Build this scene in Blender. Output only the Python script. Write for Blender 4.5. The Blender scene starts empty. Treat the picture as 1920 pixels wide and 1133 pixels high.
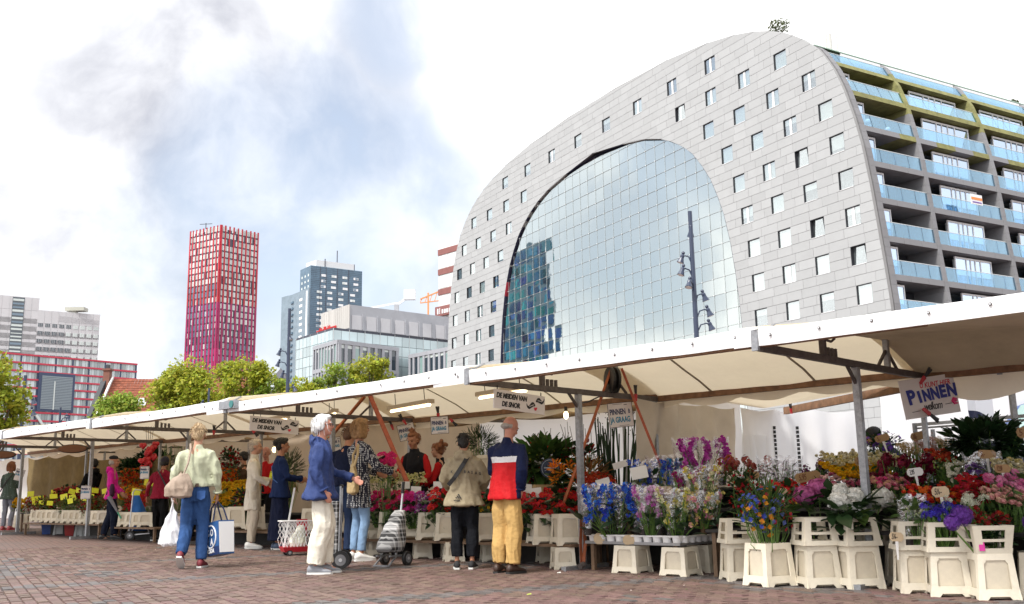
import bpy, math, random
import numpy as np
from mathutils import Vector, Matrix, noise

random.seed(7); RNG = np.random.default_rng(7)
SC = bpy.context.scene
COL = SC.collection
R = math.radians

# ------------------------------------------------------------------ camera
def cam_axes(pitch, roll):
    F = Vector((0, math.cos(pitch), math.sin(pitch))); U = Vector((0, -math.sin(pitch), math.cos(pitch))); X = Vector((1, 0, 0))
    return X * math.cos(roll) + U * math.sin(roll), F, -X * math.sin(roll) + U * math.cos(roll)
cd = bpy.data.cameras.new('camera'); cam = bpy.data.objects.new('camera', cd); COL.objects.link(cam)
cd.sensor_width = 36.0; cd.lens = 36.0 * 1846.6 / 1920; cd.clip_start = 0.1; cd.clip_end = 4000
cx, cf, cu = cam_axes(R(11.0735), R(-1.0583))
cam.matrix_world = Matrix(((cx.x, cu.x, -cf.x, 0), (cx.y, cu.y, -cf.y, 0), (cx.z, cu.z, -cf.z, 0.88), (0, 0, 0, 1)))
SC.camera = cam

# ------------------------------------------------------------------ world: broken cloud over a pale sky
SUN_EL, SUN_AZ = R(52), R(222)          # azimuth clockwise from +Y: behind the camera, to the left
w = bpy.data.worlds.new('World'); SC.world = w; w.use_nodes = True
nt = w.node_tree; nt.nodes.clear()
def N(t, **k):
    n = nt.nodes.new(t)
    for a, b in k.items(): setattr(n, a, b)
    return n
L = lambda a, b: nt.links.new(a, b)
def math_(op, a, b=None, clamp=False):
    n = N('ShaderNodeMath', operation=op, use_clamp=clamp)
    for i, v in enumerate((a, b)):
        if v is None: continue
        if isinstance(v, (int, float)): n.inputs[i].default_value = v
        else: L(v, n.inputs[i])
    return n.outputs[0]
sky = N('ShaderNodeTexSky', sky_type='NISHITA', sun_disc=False, sun_elevation=SUN_EL, sun_rotation=SUN_AZ, air_density=1.2, dust_density=1.5)
tc = N('ShaderNodeTexCoord')
wob = N('ShaderNodeTexNoise'); wob.inputs['Scale'].default_value = 3.4; wob.inputs['Detail'].default_value = 4; wob.inputs['Roughness'].default_value = 0.5
L(tc.outputs['Generated'], wob.inputs['Vector'])
sub = N('ShaderNodeVectorMath', operation='SUBTRACT'); L(wob.outputs['Color'], sub.inputs[0]); sub.inputs[1].default_value = (0.5, 0.5, 0.5)
scl = N('ShaderNodeVectorMath', operation='SCALE'); L(sub.outputs[0], scl.inputs[0]); scl.inputs['Scale'].default_value = 0.16
add = N('ShaderNodeVectorMath', operation='ADD'); L(tc.outputs['Generated'], add.inputs[0]); L(scl.outputs[0], add.inputs[1])
nrm = N('ShaderNodeVectorMath', operation='NORMALIZE'); L(add.outputs[0], nrm.inputs[0])
def gap(az, el, rad, k):
    """a soft hole in the cloud deck, azimuth / elevation / radius in degrees"""
    d = Vector((math.sin(R(az)) * math.cos(R(el)), math.cos(R(az)) * math.cos(R(el)), math.sin(R(el))))
    dp = N('ShaderNodeVectorMath', operation='DOT_PRODUCT'); L(nrm.outputs[0], dp.inputs[0]); dp.inputs[1].default_value = d
    mr = N('ShaderNodeMapRange', interpolation_type='SMOOTHSTEP'); L(dp.outputs['Value'], mr.inputs['Value'])
    mr.inputs['From Min'].default_value = math.cos(R(rad)); mr.inputs['From Max'].default_value = math.cos(R(rad * 0.15))
    mr.inputs['To Min'].default_value = 0; mr.inputs['To Max'].default_value = k
    return mr.outputs['Result']
gaps_blue = GAPS_B = [(-15.5, 17.5, 7.5, .85), (-12, 18.5, 7.5, .9), (-9, 16, 7, .7), (-7, 25.5, 4.5, .75), (-19, 14, 6.5, .5), (-13, 12.5, 7, .65), (-5, 15, 8, .6), (-8, 17, 8, .8), (-11, 15, 9, .9), (-16, 9, 6, .5), (-9, 10, 6, .5), (-2.5, 11, 4, .3),
        (-55, 30, 16, .6), (-95, 24, 18, .5), (40, 38, 20, .5), (120, 40, 25, .5), (-150, 35, 24, .5), (170, 60, 25, .5), (60, 22, 14, .4), (-66, 13.5, 7, .75), (-70, 20, 8, .85), (-61, 17, 6, .6)]
gaps_grey = [(-20, 21.5, 10.5, .95), (-27, 15, 10, .72), (-4, 7, 9, .72), (-17, 18.5, 11, 1.0), (-13, 16.5, 12, 1.0), (-9, 15, 11, .85), (-23, 12.5, 9, .86), (-27, 11, 8, .84), (-18, 10, 10, .86), (-22, 6, 8, .78), (-10, 21, 9, .7), (-7, 25.5, 6, .6), (-9, 10, 10, .76), (-3, 11, 8, .66),
        (-66, 13, 7, .6), (-74, 21, 9, .55), (-60, 24, 9, .4), (-110, 18, 15, .4), (90, 25, 20, .4), (150, 30, 25, .4), (-40, 40, 14, .35)]
def total(lst):
    acc = None
    for g in lst:
        o = gap(*g); acc = o if acc is None else math_('MAXIMUM', acc, o)
    return acc
fb = N('ShaderNodeTexNoise'); fb.inputs['Scale'].default_value = 6.5; fb.inputs['Detail'].default_value = 8; fb.inputs['Roughness'].default_value = 0.56
L(nrm.outputs[0], fb.inputs['Vector'])
fr = N('ShaderNodeMapRange', interpolation_type='SMOOTHSTEP'); L(fb.outputs['Fac'], fr.inputs['Value'])
fr.inputs['From Min'].default_value = .30; fr.inputs['From Max'].default_value = .64; fr.inputs['To Min'].default_value = .58; fr.inputs['To Max'].default_value = 1.15
mb = math_('MULTIPLY', math_('MULTIPLY', total(GAPS_B), fr.outputs['Result'], True), 0.70)
mg = math_('MULTIPLY', total(gaps_grey), fr.outputs['Result'], True)
cl = N('ShaderNodeMix', data_type='RGBA'); L(mg, cl.inputs['Factor'])
cl.inputs['A'].default_value = (1.0, 1.0, 1.0, 1); cl.inputs['B'].default_value = (.335, .345, .39, 1)
bgc = N('ShaderNodeBackground'); L(cl.outputs['Result'], bgc.inputs['Color']); bgc.inputs['Strength'].default_value = 1.0
hs = N('ShaderNodeHueSaturation'); hs.inputs['Saturation'].default_value = .72; L(sky.outputs[0], hs.inputs['Color']); bgs = N('ShaderNodeBackground'); L(hs.outputs[0], bgs.inputs['Color']); bgs.inputs['Strength'].default_value = 0.14
mx = N('ShaderNodeMixShader'); L(mb, mx.inputs[0]); L(bgc.outputs[0], mx.inputs[1]); L(bgs.outputs[0], mx.inputs[2])
ow = N('ShaderNodeOutputWorld'); L(mx.outputs[0], ow.inputs['Surface'])

sd = bpy.data.lights.new('sun', 'SUN'); sd.energy = 2.3; sd.angle = R(12); sd.color = (1.0, .96, .9)
sun = bpy.data.objects.new('sun', sd); COL.objects.link(sun)
sv = Vector((math.sin(SUN_AZ) * math.cos(SUN_EL), math.cos(SUN_AZ) * math.cos(SUN_EL), math.sin(SUN_EL)))
sun.rotation_euler = sv.to_track_quat('Z', 'Y').to_euler(); sun.location = (-30, -30, 60)

vs = SC.view_settings; vs.view_transform = 'Standard'; vs.look = 'None'; vs.gamma = 1; vs.exposure = 0.84; vs.use_curve_mapping = False
SC.render.engine = 'CYCLES'; SC.cycles.use_denoising = True
SC.cycles.max_bounces = 8; SC.cycles.diffuse_bounces = 4; SC.cycles.glossy_bounces = 4; SC.cycles.transparent_max_bounces = 24; SC.cycles.transmission_bounces = 6

# ------------------------------------------------------------------ frames of reference
A2 = Vector((3.2, 9.17)); E1 = Vector((-math.sin(R(46)), math.cos(R(46)))); N1 = Vector((math.cos(R(46)), math.sin(R(46))))
STALL_ROT = R(46)                     # local x = into the stall (u), local y = along the row (s)
def gz(x, y):
    s = (Vector((x, y)) - A2).dot(E1)
    return 0.009 * max(-16.0, min(30.0, s))
def W(s, u, z=0.0):
    p = A2 + E1 * s + N1 * u
    return Vector((p.x, p.y, z + gz(p.x, p.y)))

# ------------------------------------------------------------------ mesh helpers
class MB:
    def __init__(self): self.v = []; self.f = []; self.m = []
    def add(self, vs, fs, mi=0):
        o = len(self.v); self.v.extend(tuple(p) for p in vs)
        self.f.extend(tuple(i + o for i in f) for f in fs); self.m.extend([mi] * len(fs)); return self
    def hexa(self, p, mi=0):
        return self.add(p, [(0, 3, 2, 1), (4, 5, 6, 7), (0, 1, 5, 4), (1, 2, 6, 5), (2, 3, 7, 6), (3, 0, 4, 7)], mi)
    def box(self, c, s, rot=None, mi=0):
        hx, hy, hz = s[0] / 2, s[1] / 2, s[2] / 2; c = Vector(c)
        P = [Vector(q) for q in ((-hx, -hy, -hz), (hx, -hy, -hz), (hx, hy, -hz), (-hx, hy, -hz), (-hx, -hy, hz), (hx, -hy, hz), (hx, hy, hz), (-hx, hy, hz))]
        if rot is not None: P = [rot @ q for q in P]
        return self.hexa([c + q for q in P], mi)
    def bx(self, a, b, mi=0):
        return self.box([(a[i] + b[i]) / 2 for i in range(3)], [abs(b[i] - a[i]) for i in range(3)], None, mi)
    def bar(self, a, b, w, h=None, mi=0, up=(0, 0, 1)):
        a, b = Vector(a), Vector(b); h = h or w; d = (b - a); l = d.length
        if l < 1e-6: return self
        d /= l; u = Vector(up)
        if abs(d.dot(u)) > .98: u = Vector((0, 1, 0))
        x = d.cross(u).normalized(); y = x.cross(d)
        q = [-x * w / 2 - y * h / 2, x * w / 2 - y * h / 2, x * w / 2 + y * h / 2, -x * w / 2 + y * h / 2]
        return self.hexa([a + k for k in q] + [b + k for k in q], mi)
    def loft(self, rings, mi=0, cap=True, closed=True):
        n = len(rings[0]); vs = [p for r in rings for p in r]; fs = []
        for i in range(len(rings) - 1):
            for j in range(n if closed else n - 1):
                k = (j + 1) % n; fs.append((i * n + j, i * n + k, (i + 1) * n + k, (i + 1) * n + j))
        if cap: fs.append(tuple(range(n - 1, -1, -1))); fs.append(tuple((len(rings) - 1) * n + j for j in range(n)))
        return self.add(vs, fs, mi)
    def tube(self, pts, r, n=8, mi=0, cap=True):
        pts = [Vector(p) for p in pts]; rs = r if isinstance(r, (list, tuple)) else [r] * len(pts); rings = []
        x = None
        for i, p in enumerate(pts):
            d = (pts[min(i + 1, len(pts) - 1)] - pts[max(i - 1, 0)])
            d = d.normalized() if d.length > 1e-9 else Vector((0, 0, 1))
            if x is None: x = d.orthogonal().normalized()
            else:
                x = (x - d * x.dot(d)); x = x.normalized() if x.length > 1e-6 else d.orthogonal().normalized()
            y = d.cross(x)
            rings.append([p + x * rs[i] * math.cos(2 * math.pi * k / n) + y * rs[i] * math.sin(2 * math.pi * k / n) for k in range(n)])
        return self.loft(rings, mi, cap)
    def ell(self, c, r, nu=12, nv=8, mi=0, rot=None):
        c = Vector(c); r = r if isinstance(r, (list, tuple)) else (r, r, r); vs = []; fs = []
        def T(p): return c + (rot @ p if rot is not None else p)
        vs.append(T(Vector((0, 0, -r[2]))))
        for i in range(1, nv):
            t = -math.pi / 2 + math.pi * i / nv
            for j in range(nu):
                a = 2 * math.pi * j / nu; vs.append(T(Vector((r[0] * math.cos(t) * math.cos(a), r[1] * math.cos(t) * math.sin(a), r[2] * math.sin(t)))))
        vs.append(T(Vector((0, 0, r[2])))); top = len(vs) - 1
        for j in range(nu):
            k = (j + 1) % nu; fs.append((0, 1 + k, 1 + j)); fs.append((top, top - nu + j, top - nu + k))
            for i in range(nv - 2): fs.append((1 + i * nu + j, 1 + i * nu + k, 1 + (i + 1) * nu + k, 1 + (i + 1) * nu + j))
        return self.add(vs, fs, mi)
    def prism(self, poly, d, mi=0):
        """poly: list of 3-D points (planar), extruded by vector d"""
        n = len(poly); d = Vector(d); a = [Vector(p) for p in poly]
        fs = [tuple(range(n - 1, -1, -1)), tuple(range(n, 2 * n))] + [(i, (i + 1) % n, n + (i + 1) % n, n + i) for i in range(n)]
        return self.add(a + [p + d for p in a], fs, mi)
    def quad(self, *p, mi=0): return self.add(p, [tuple(range(len(p)))], mi)
    def mesh(self, name, mats, smooth=False):
        me = bpy.data.meshes.new(name); me.from_pydata([tuple(p) for p in self.v], [], self.f)
        for m in (mats if isinstance(mats, (list, tuple)) else [mats]): me.materials.append(m)
        if len(me.materials) > 1: me.polygons.foreach_set('material_index', self.m)
        if smooth: me.polygons.foreach_set('use_smooth', [True] * len(me.polygons))
        me.update(); return me
    def build(self, name, mats, parent=None, smooth=False, loc=None, rotz=0, **kw):
        return link(name, self.mesh(name, mats, smooth), parent, loc, rotz, **kw)
def link(name, me, parent=None, loc=None, rotz=0, label=None, cat=None, group=None, kind=None):
    o = bpy.data.objects.new(name, me); COL.objects.link(o)
    if parent is not None: o.parent = parent
    if loc is not None: o.location = loc
    if rotz: o.rotation_euler = (0, 0, rotz)
    return tag(o, label, cat, group, kind)
def tag(o, label=None, cat=None, group=None, kind=None):
    for k, v in (('label', label), ('category', cat), ('group', group), ('kind', kind)):
        if v: o[k] = v
    return o
def thing(name, label, cat, loc=(0, 0, 0), rotz=0, group=None):
    o = bpy.data.objects.new(name, None); COL.objects.link(o); o.location = loc; o.rotation_euler = (0, 0, rotz); o.empty_display_size = .1
    return tag(o, label, cat, group)
KIDS = None
def dup(root, loc, rotz, label=None, group=None, scale=None):
    def cp(o, parent):
        c = o.copy(); COL.objects.link(c)
        if parent is not None: c.parent = parent
        for ch in o.children: cp(ch, c)
        return c
    r = cp(root, None); r.location = loc; r.rotation_euler = (0, 0, rotz)
    if scale: r.scale = scale
    if label: r['label'] = label
    if group: r['group'] = group
    return r
def np_mesh(name, V, F, mats, mi=None, smooth=False):
    """V (n,3) float, F (m,3) int triangles or (m,4) quads"""
    V = np.asarray(V, np.float32); F = np.asarray(F, np.int32); k = F.shape[1]
    me = bpy.data.meshes.new(name); me.vertices.add(len(V)); me.vertices.foreach_set('co', V.ravel())
    me.loops.add(F.size); me.loops.foreach_set('vertex_index', F.ravel())
    me.polygons.add(len(F)); me.polygons.foreach_set('loop_start', np.arange(0, F.size, k, dtype=np.int32)); me.polygons.foreach_set('loop_total', np.full(len(F), k, np.int32))
    for m in (mats if isinstance(mats, (list, tuple)) else [mats]): me.materials.append(m)
    if mi is not None: me.polygons.foreach_set('material_index', np.asarray(mi, np.int32))
    if smooth: me.polygons.foreach_set('use_smooth', np.ones(len(F), bool))
    me.update(calc_edges=True); me.validate(); return me

# ------------------------------------------------------------------ materials
MATS = {}
def mat(name, col, rough=.6, var=.0, scale=8.0, bump=0.0, bscale=40.0, metal=0.0, spec=.5, island=0.0, objr=0.0, trans=0.0, tcol=None, coat=0.0, hue=0.0, dirt=0.0, coords='Object'):
    """principled surface: noise colour variation (var), per-island variation, fine bump, optional light passing through (trans)"""
    if name in MATS: return MATS[name]
    m = bpy.data.materials.new(name); m.use_nodes = True; MATS[name] = m
    t = m.node_tree; n = t.nodes; l = t.links; b = n['Principled BSDF']; out = n['Material Output']
    b.inputs['Roughness'].default_value = rough; b.inputs['Metallic'].default_value = metal; b.inputs['Specular IOR Level'].default_value = spec
    b.inputs['Coat Weight'].default_value = coat
    c4 = (*col, 1); cur = None
    co = n.new('ShaderNodeTexCoord')
    def hsv(src, fac, lo, hi, h=0.0):
        mr = n.new('ShaderNodeMapRange'); l.new(fac, mr.inputs['Value']); mr.inputs['To Min'].default_value = lo; mr.inputs['To Max'].default_value = hi
        hs = n.new('ShaderNodeHueSaturation'); l.new(mr.outputs['Result'], hs.inputs['Value'])
        if h:
            wn = n.new('ShaderNodeTexWhiteNoise'); wn.noise_dimensions = '1D'; l.new(fac, wn.inputs['W'])
            mh = n.new('ShaderNodeMapRange'); l.new(wn.outputs['Value'], mh.inputs['Value']); mh.inputs['To Min'].default_value = .5 - h; mh.inputs['To Max'].default_value = .5 + h; l.new(mh.outputs['Result'], hs.inputs['Hue'])
        if src is None: hs.inputs['Color'].default_value = c4
        else: l.new(src, hs.inputs['Color'])
        return hs.outputs['Color']
    if var:
        nz = n.new('ShaderNodeTexNoise'); nz.inputs['Scale'].default_value = scale; nz.inputs['Detail'].default_value = 6; nz.inputs['Roughness'].default_value = .65
        l.new(co.outputs[coords], nz.inputs['Vector'])
        mr = n.new('ShaderNodeMapRange'); l.new(nz.outputs['Fac'], mr.inputs['Value']); mr.inputs['From Min'].default_value = .25; mr.inputs['From Max'].default_value = .75
        cur = hsv(cur, mr.outputs['Result'], 1 - var, 1 + var)
    if dirt:
        nd = n.new('ShaderNodeTexNoise'); nd.inputs['Scale'].default_value = scale * .35; nd.inputs['Detail'].default_value = 9; nd.inputs['Roughness'].default_value = .75
        l.new(co.outputs[coords], nd.inputs['Vector'])
        md = n.new('ShaderNodeMapRange'); l.new(nd.outputs['Fac'], md.inputs['Value']); md.inputs['From Min'].default_value = .52; md.inputs['From Max'].default_value = .72; md.inputs['To Max'].default_value = dirt
        mm = n.new('ShaderNodeMix'); mm.data_type = 'RGBA'; l.new(md.outputs['Result'], mm.inputs['Factor'])
        if cur is None: mm.inputs['A'].default_value = c4
        else: l.new(cur, mm.inputs['A'])
        mm.inputs['B'].default_value = (.16, .13, .10, 1); cur = mm.outputs['Result']
    if island:
        g = n.new('ShaderNodeNewGeometry'); cur = hsv(cur, g.outputs['Random Per Island'], 1 - island, 1 + island, hue)
    if objr:
        oi = n.new('ShaderNodeObjectInfo'); cur = hsv(cur, oi.outputs['Random'], 1 - objr, 1 + objr, hue)
    if cur is None: b.inputs['Base Color'].default_value = c4
    else: l.new(cur, b.inputs['Base Color'])
    if bump:
        nb = n.new('ShaderNodeTexNoise'); nb.inputs['Scale'].default_value = bscale; nb.inputs['Detail'].default_value = 4
        l.new(co.outputs[coords], nb.inputs['Vector'])
        bp = n.new('ShaderNodeBump'); bp.inputs['Strength'].default_value = bump; bp.inputs['Distance'].default_value = .02; l.new(nb.outputs['Fac'], bp.inputs['Height']); l.new(bp.outputs['Normal'], b.inputs['Normal'])
    if trans:
        tr = n.new('ShaderNodeBsdfTranslucent')
        if tcol: tr.inputs['Color'].default_value = (*tcol, 1)
        elif cur is None: tr.inputs['Color'].default_value = c4
        else: l.new(cur, tr.inputs['Color'])
        ms = n.new('ShaderNodeMixShader'); ms.inputs[0].default_value = trans
        l.new(b.outputs[0], ms.inputs[1]); l.new(tr.outputs[0], ms.inputs[2]); l.new(ms.outputs[0], out.inputs['Surface'])
    return m
def glassy(name, clear, tint=(1, 1, 1), refl=(1, 1, 1), rough=.02, bump=0.0, bscale=8):
    """thin clear sheet: part straight through, part mirror"""
    if name in MATS: return MATS[name]
    m = bpy.data.materials.new(name); m.use_nodes = True; MATS[name] = m
    t = m.node_tree; n = t.nodes; l = t.links; n.remove(n['Principled BSDF']); out = n['Material Output']
    tr = n.new('ShaderNodeBsdfTransparent'); tr.inputs['Color'].default_value = (*tint, 1)
    gl = n.new('ShaderNodeBsdfGlossy'); gl.inputs['Color'].default_value = (*refl, 1); gl.inputs['Roughness'].default_value = rough
    ms = n.new('ShaderNodeMixShader'); ms.inputs[0].default_value = 1 - clear
    l.new(tr.outputs[0], ms.inputs[1]); l.new(gl.outputs[0], ms.inputs[2]); l.new(ms.outputs[0], out.inputs['Surface'])
    if bump:
        co = n.new('ShaderNodeTexCoord'); nb = n.new('ShaderNodeTexNoise'); nb.inputs['Scale'].default_value = bscale; nb.inputs['Detail'].default_value = 3; l.new(co.outputs['Object'], nb.inputs['Vector'])
        bp = n.new('ShaderNodeBump'); bp.inputs['Strength'].default_value = bump; bp.inputs['Distance'].default_value = .03; l.new(nb.outputs['Fac'], bp.inputs['Height']); l.new(bp.outputs['Normal'], gl.inputs['Normal'])
    return m
def emit(name, col, k):
    m = bpy.data.materials.new(name); m.use_nodes = True; b = m.node_tree.nodes['Principled BSDF']
    b.inputs['Base Color'].default_value = (*col, 1); b.inputs['Emission Color'].default_value = (*col, 1); b.inputs['Emission Strength'].default_value = k; return m
FONT_CACHE = {}
def text_mesh(txt, size=1.0, bold=0.0, shear=0.0, sx=1.0, spacing=1.0, depth=.0015, align='LEFT'):
    c = bpy.data.curves.new('lettering', 'FONT'); c.body = txt; c.size = size; c.offset = bold; c.shear = shear; c.space_character = spacing; c.extrude = depth; c.align_x = align; c.resolution_u = 3
    o = bpy.data.objects.new('lettering', c); COL.objects.link(o)
    me = bpy.data.meshes.new_from_object(o.evaluated_get(bpy.context.evaluated_depsgraph_get()))
    bpy.data.objects.remove(o); bpy.data.curves.remove(c)
    if sx != 1.0: me.transform(Matrix.Diagonal((sx, 1, 1, 1)))
    return me
def lettering(txt, parent, m, loc, size, bold=0, shear=0, sx=1.0, spacing=1.0, align='LEFT', name='lettering', roll=0.0, rot=None):
    """flat letters standing in the local XZ plane, read from -Y"""
    me = text_mesh(txt, size, bold, shear, sx, spacing, .0015, align); me.materials.clear(); me.materials.append(m)
    o = bpy.data.objects.new(name, me); COL.objects.link(o); o.parent = parent; o.location = loc
    o.rotation_euler = rot if rot else (R(90), 0 if not roll else roll, 0)
    return o
# ------------------------------------------------------------------ the square: sheet + paving bricks
PAV = R(29.65)                                     # paving runs square to the arched hall
PX = Vector((math.cos(PAV), math.sin(PAV))); PY = Vector((-math.sin(PAV), math.cos(PAV)))
BW, BL = 0.100, 0.210                              # brick width (along PX), length (along PY)
BANDS = [-6.15, -3.0, 0.15, 3.3]                   # darker grey gutters every few metres (along PY)
def paving_material():
    m = bpy.data.materials.new('brick_paving'); m.use_nodes = True; t = m.node_tree; n = t.nodes; l = t.links; b = n['Principled BSDF']
    b.inputs['Roughness'].default_value = .62; b.inputs['Specular IOR Level'].default_value = .35
    co = n.new('ShaderNodeTexCoord')
    mp = n.new('ShaderNodeMapping'); mp.inputs['Rotation'].default_value = (0, 0, -PAV + R(90)); l.new(co.outputs['Object'], mp.inputs['Vector'])
    br = n.new('ShaderNodeTexBrick'); br.offset = .5; br.inputs['Scale'].default_value = 1.0
    br.inputs['Brick Width'].default_value = BL; br.inputs['Row Height'].default_value = BW; br.inputs['Mortar Size'].default_value = .006; br.inputs['Mortar Smooth'].default_value = .3; br.inputs['Bias'].default_value = 0
    br.inputs['Color1'].default_value = (.185, .115, .103, 1); br.inputs['Color2'].default_value = (.145, .098, .092, 1); br.inputs['Mortar'].default_value = (.055, .045, .04, 1)
    l.new(mp.outputs[0], br.inputs['Vector'])
    nz = n.new('ShaderNodeTexNoise'); nz.inputs['Scale'].default_value = .9; nz.inputs['Detail'].default_value = 8; nz.inputs['Roughness'].default_value = .7; l.new(co.outputs['Object'], nz.inputs['Vector'])
    mr = n.new('ShaderNodeMapRange'); l.new(nz.outputs['Fac'], mr.inputs['Value']); mr.inputs['From Min'].default_value = .45; mr.inputs['From Max'].default_value = .7; mr.inputs['To Max'].default_value = .7
    mm = n.new('ShaderNodeMix'); mm.data_type = 'RGBA'; l.new(mr.outputs['Result'], mm.inputs['Factor']); l.new(br.outputs['Color'], mm.inputs['A']); mm.inputs['B'].default_value = (.14, .118, .115, 1)
    l.new(mm.outputs['Result'], b.inputs['Base Color'])
    bp = n.new('ShaderNodeBump'); bp.inputs['Strength'].default_value = .5; bp.inputs['Distance'].default_value = .01; l.new(br.outputs['Fac'], bp.inputs['Height']); bp.invert = True; l.new(bp.outputs['Normal'], b.inputs['Normal'])
    return m
sheet = MB(); ss = [-900, -16, 30, 900]; uu = [-900, -40, 0, 40, 900]
vv = []
for s in ss:
    for u in uu:
        p = A2 + E1 * s + N1 * u; vv.append((p.x, p.y, 0.009 * max(-16, min(30, s)) - .004))
sheet.add(vv, [(i * 5 + j, i * 5 + j + 1, i * 5 + j + 6, i * 5 + j + 5) for i in range(3) for j in range(4)])
ground = sheet.build('market_square', paving_material(), kind='structure')

def brick_mat(name, col):
    m = mat(name, col, .6, var=.22, scale=14, bump=.35, bscale=60, island=.2, objr=.2, hue=.02, spec=.35)
    return m
bm_red, bm_grey = brick_mat('brick_red', (.175, .108, .098)), brick_mat('brick_grey', (.135, .122, .118))
def brick_block(w, l, h=.03, b=.006):
    x, y = w / 2, l / 2
    return [(-x, -y, -h), (x, -y, -h), (x, y, -h), (-x, y, -h), (-x + b, -y + b, 0), (x - b, -y + b, 0), (x - b, y - b, 0), (-x + b, y - b, 0)], [(4, 5, 6, 7), (0, 1, 5, 4), (1, 2, 6, 5), (2, 3, 7, 6), (3, 0, 4, 7)]
bv, bf = brick_block(BW - .006, BL - .006)
def make_bricks():
    near = []
    for i in range(-140, 90):
        for j in range(10, 110):
            cx_, cy_ = i * BW, (j + (.5 if i % 2 else 0)) * BL - 4
            p = PX * cx_ + PY * cy_
            if not (7.6 < p.y < 17.5) or abs(p.x) > .56 * p.y + .3: continue
            d = p - A2; u = d.dot(N1)
            if u > 1.2: continue
            near.append((p.y, p.x, cx_, cy_))
    near.sort(); me = {}
    rd = random.Random(3)
    # the 300 nearest inside the view are parts, the others one piece of real geometry
    single = [q for q in near if abs(q[1]) < .535 * q[0] and q[0] > 8.05][:300]; sset = set((q[2], q[3]) for q in single)
    for key, mm in (('r', bm_red), ('g', bm_grey)):
        x = bpy.data.meshes.new('brick'); x.from_pydata(bv, [], bf); x.materials.append(mm); me[key] = x
    V = [[], []]
    for py_, px_, cx_, cy_ in near:
        z = gz(px_, py_) + .012 + rd.uniform(-.0035, .0035)
        grey = any(abs(cy_ - b) < .16 for b in BANDS_Y) or noise.noise(Vector((cx_ * .8, cy_ * .5, 3))) > .32 and rd.random() < .6
        tx, ty, tz = rd.uniform(-.035, .035), rd.uniform(-.02, .02), rd.uniform(-.03, .03) + PAV
        rot = Matrix.Rotation(tz, 3, 'Z') @ Matrix.Rotation(ty, 3, 'Y') @ Matrix.Rotation(tx, 3, 'X')
        if (cx_, cy_) in sset:
            o = link('brick', me['g' if grey else 'r'], ground, (px_, py_, z)); o.rotation_euler = rot.to_euler()
        else:
            V[1 if grey else 0].append((Vector((px_, py_, z)), rot))
    for k, (nm, mm) in enumerate((('red_paving', bm_red), ('grey_paving', bm_grey))):
        b = MB()
        for c, rot in V[k]: b.add([c + rot @ Vector(q) for q in bv], bf)
        o = b.build(nm, mm, ground, kind='stuff')
BANDS_Y = [8.05, 11.2, 4.9, 14.4]
make_bricks()
# a few scraps on the paving
for (x, y, c, lb) in ((.45, 10.9, (.75, .73, .7), 'tiny white paper scrap on the bricks before the second post'), (.1, 8.75, (.35, .42, .08), 'small yellow green leaf lying on the bricks at the bottom edge')):
    b = MB(); b.hexa([(-.02, -.012, 0), (.02, -.01, .004), (.018, .014, .01), (-.02, .012, .003), (-.02, -.012, .004), (.02, -.01, .008), (.018, .014, .014), (-.02, .012, .007)])
    b.build('litter', mat('litter_%.2f' % c[0], c, .8, var=.2), None, loc=(x, y, gz(x, y) + .02), label=lb, cat='litter')
# fallen petals and leaf scraps in front of the counters
sc_ = MB(); rl_ = random.Random(21)
for _ in range(150):
    s_, u_ = rl_.uniform(-1.5, 16), rl_.gauss(-.75, .38); p_ = W(s_, u_, .016 + .002 * rl_.random()); a_ = rl_.uniform(0, 6.28); k_ = rl_.uniform(.008, .022); d1 = Vector((math.cos(a_), math.sin(a_), 0)) * k_; d2 = Vector((-math.sin(a_), math.cos(a_), 0)) * k_ * .5
    sc_.add([p_ - d1, p_ - d2 + Vector((0, 0, .003)), p_ + d1 + Vector((0, 0, .004)), p_ + d2], [(0, 1, 2, 3)], rl_.choice((0, 0, 0, 1, 2)))
sc_.build('fallen_petals', [mat('scrap_green', (.07, .12, .03), .7, island=.4), mat('scrap_brown', (.12, .07, .035), .8, island=.4), mat('scrap_pale', (.55, .45, .42), .7, island=.3)], kind='stuff')
# ------------------------------------------------------------------ the arched market hall
FO = Vector((9.798, 110.381)); FD = Vector((.49474, -.86904)); SD = Vector((.86904, .49474))
HB = gz(*FO)                                       # its ground level
HALL_ROT = math.atan2(FD.y, FD.x)
# local frame of the hall: x = along the front (u), y = depth into the building (w), z up
hall = thing('market_hall', 'huge grey stone arched market hall with square windows and a glass net front', 'building', (FO.x, FO.y, 0), HALL_ROT)
# right-half outline of the arch (u, z), mirrored for the left
OUT = [(40.0, 0), (40.0, 14.8), (39.75, 17.8), (39.4, 21.5), (39.05, 25), (38.6, 28.4), (38.0, 31.2), (37.2, 34.0), (36.3, 36.2), (35.0, 38.4), (33.0, 40.4), (31.0, 41.8), (29.0, 42.85), (26.8, 43.7), (23.8, 44.55), (20.4, 45.2), (17.0, 45.7), (13.0, 46.05), (9.0, 46.25), (4.5, 46.4), (0, 46.42)]
INN = [(23.3, 0), (23.3, 15.4), (23.1, 18.7), (22.85, 21.1), (22.4, 24.2), (21.75, 27.0), (21.1, 28.8), (20.2, 30.9), (19.1, 32.6), (17.7, 34.4), (16.3, 35.6), (14.6, 36.7), (12.8, 37.6), (11.0, 38.25), (9.2, 38.75), (6.5, 39.25), (3.0, 39.55), (0, 39.6)]
def at_z(prof, z):
    for (u0, z0), (u1, z1) in zip(prof, prof[1:]):
        if z0 <= z <= z1: return u0 + (u1 - u0) * (z - z0) / max(1e-6, z1 - z0)
    return 0.0 if z > prof[-1][1] else prof[0][0]
stone_kw = dict(rough=.75, var=.045, scale=.8, bump=.06, bscale=3, spec=.3)
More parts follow.
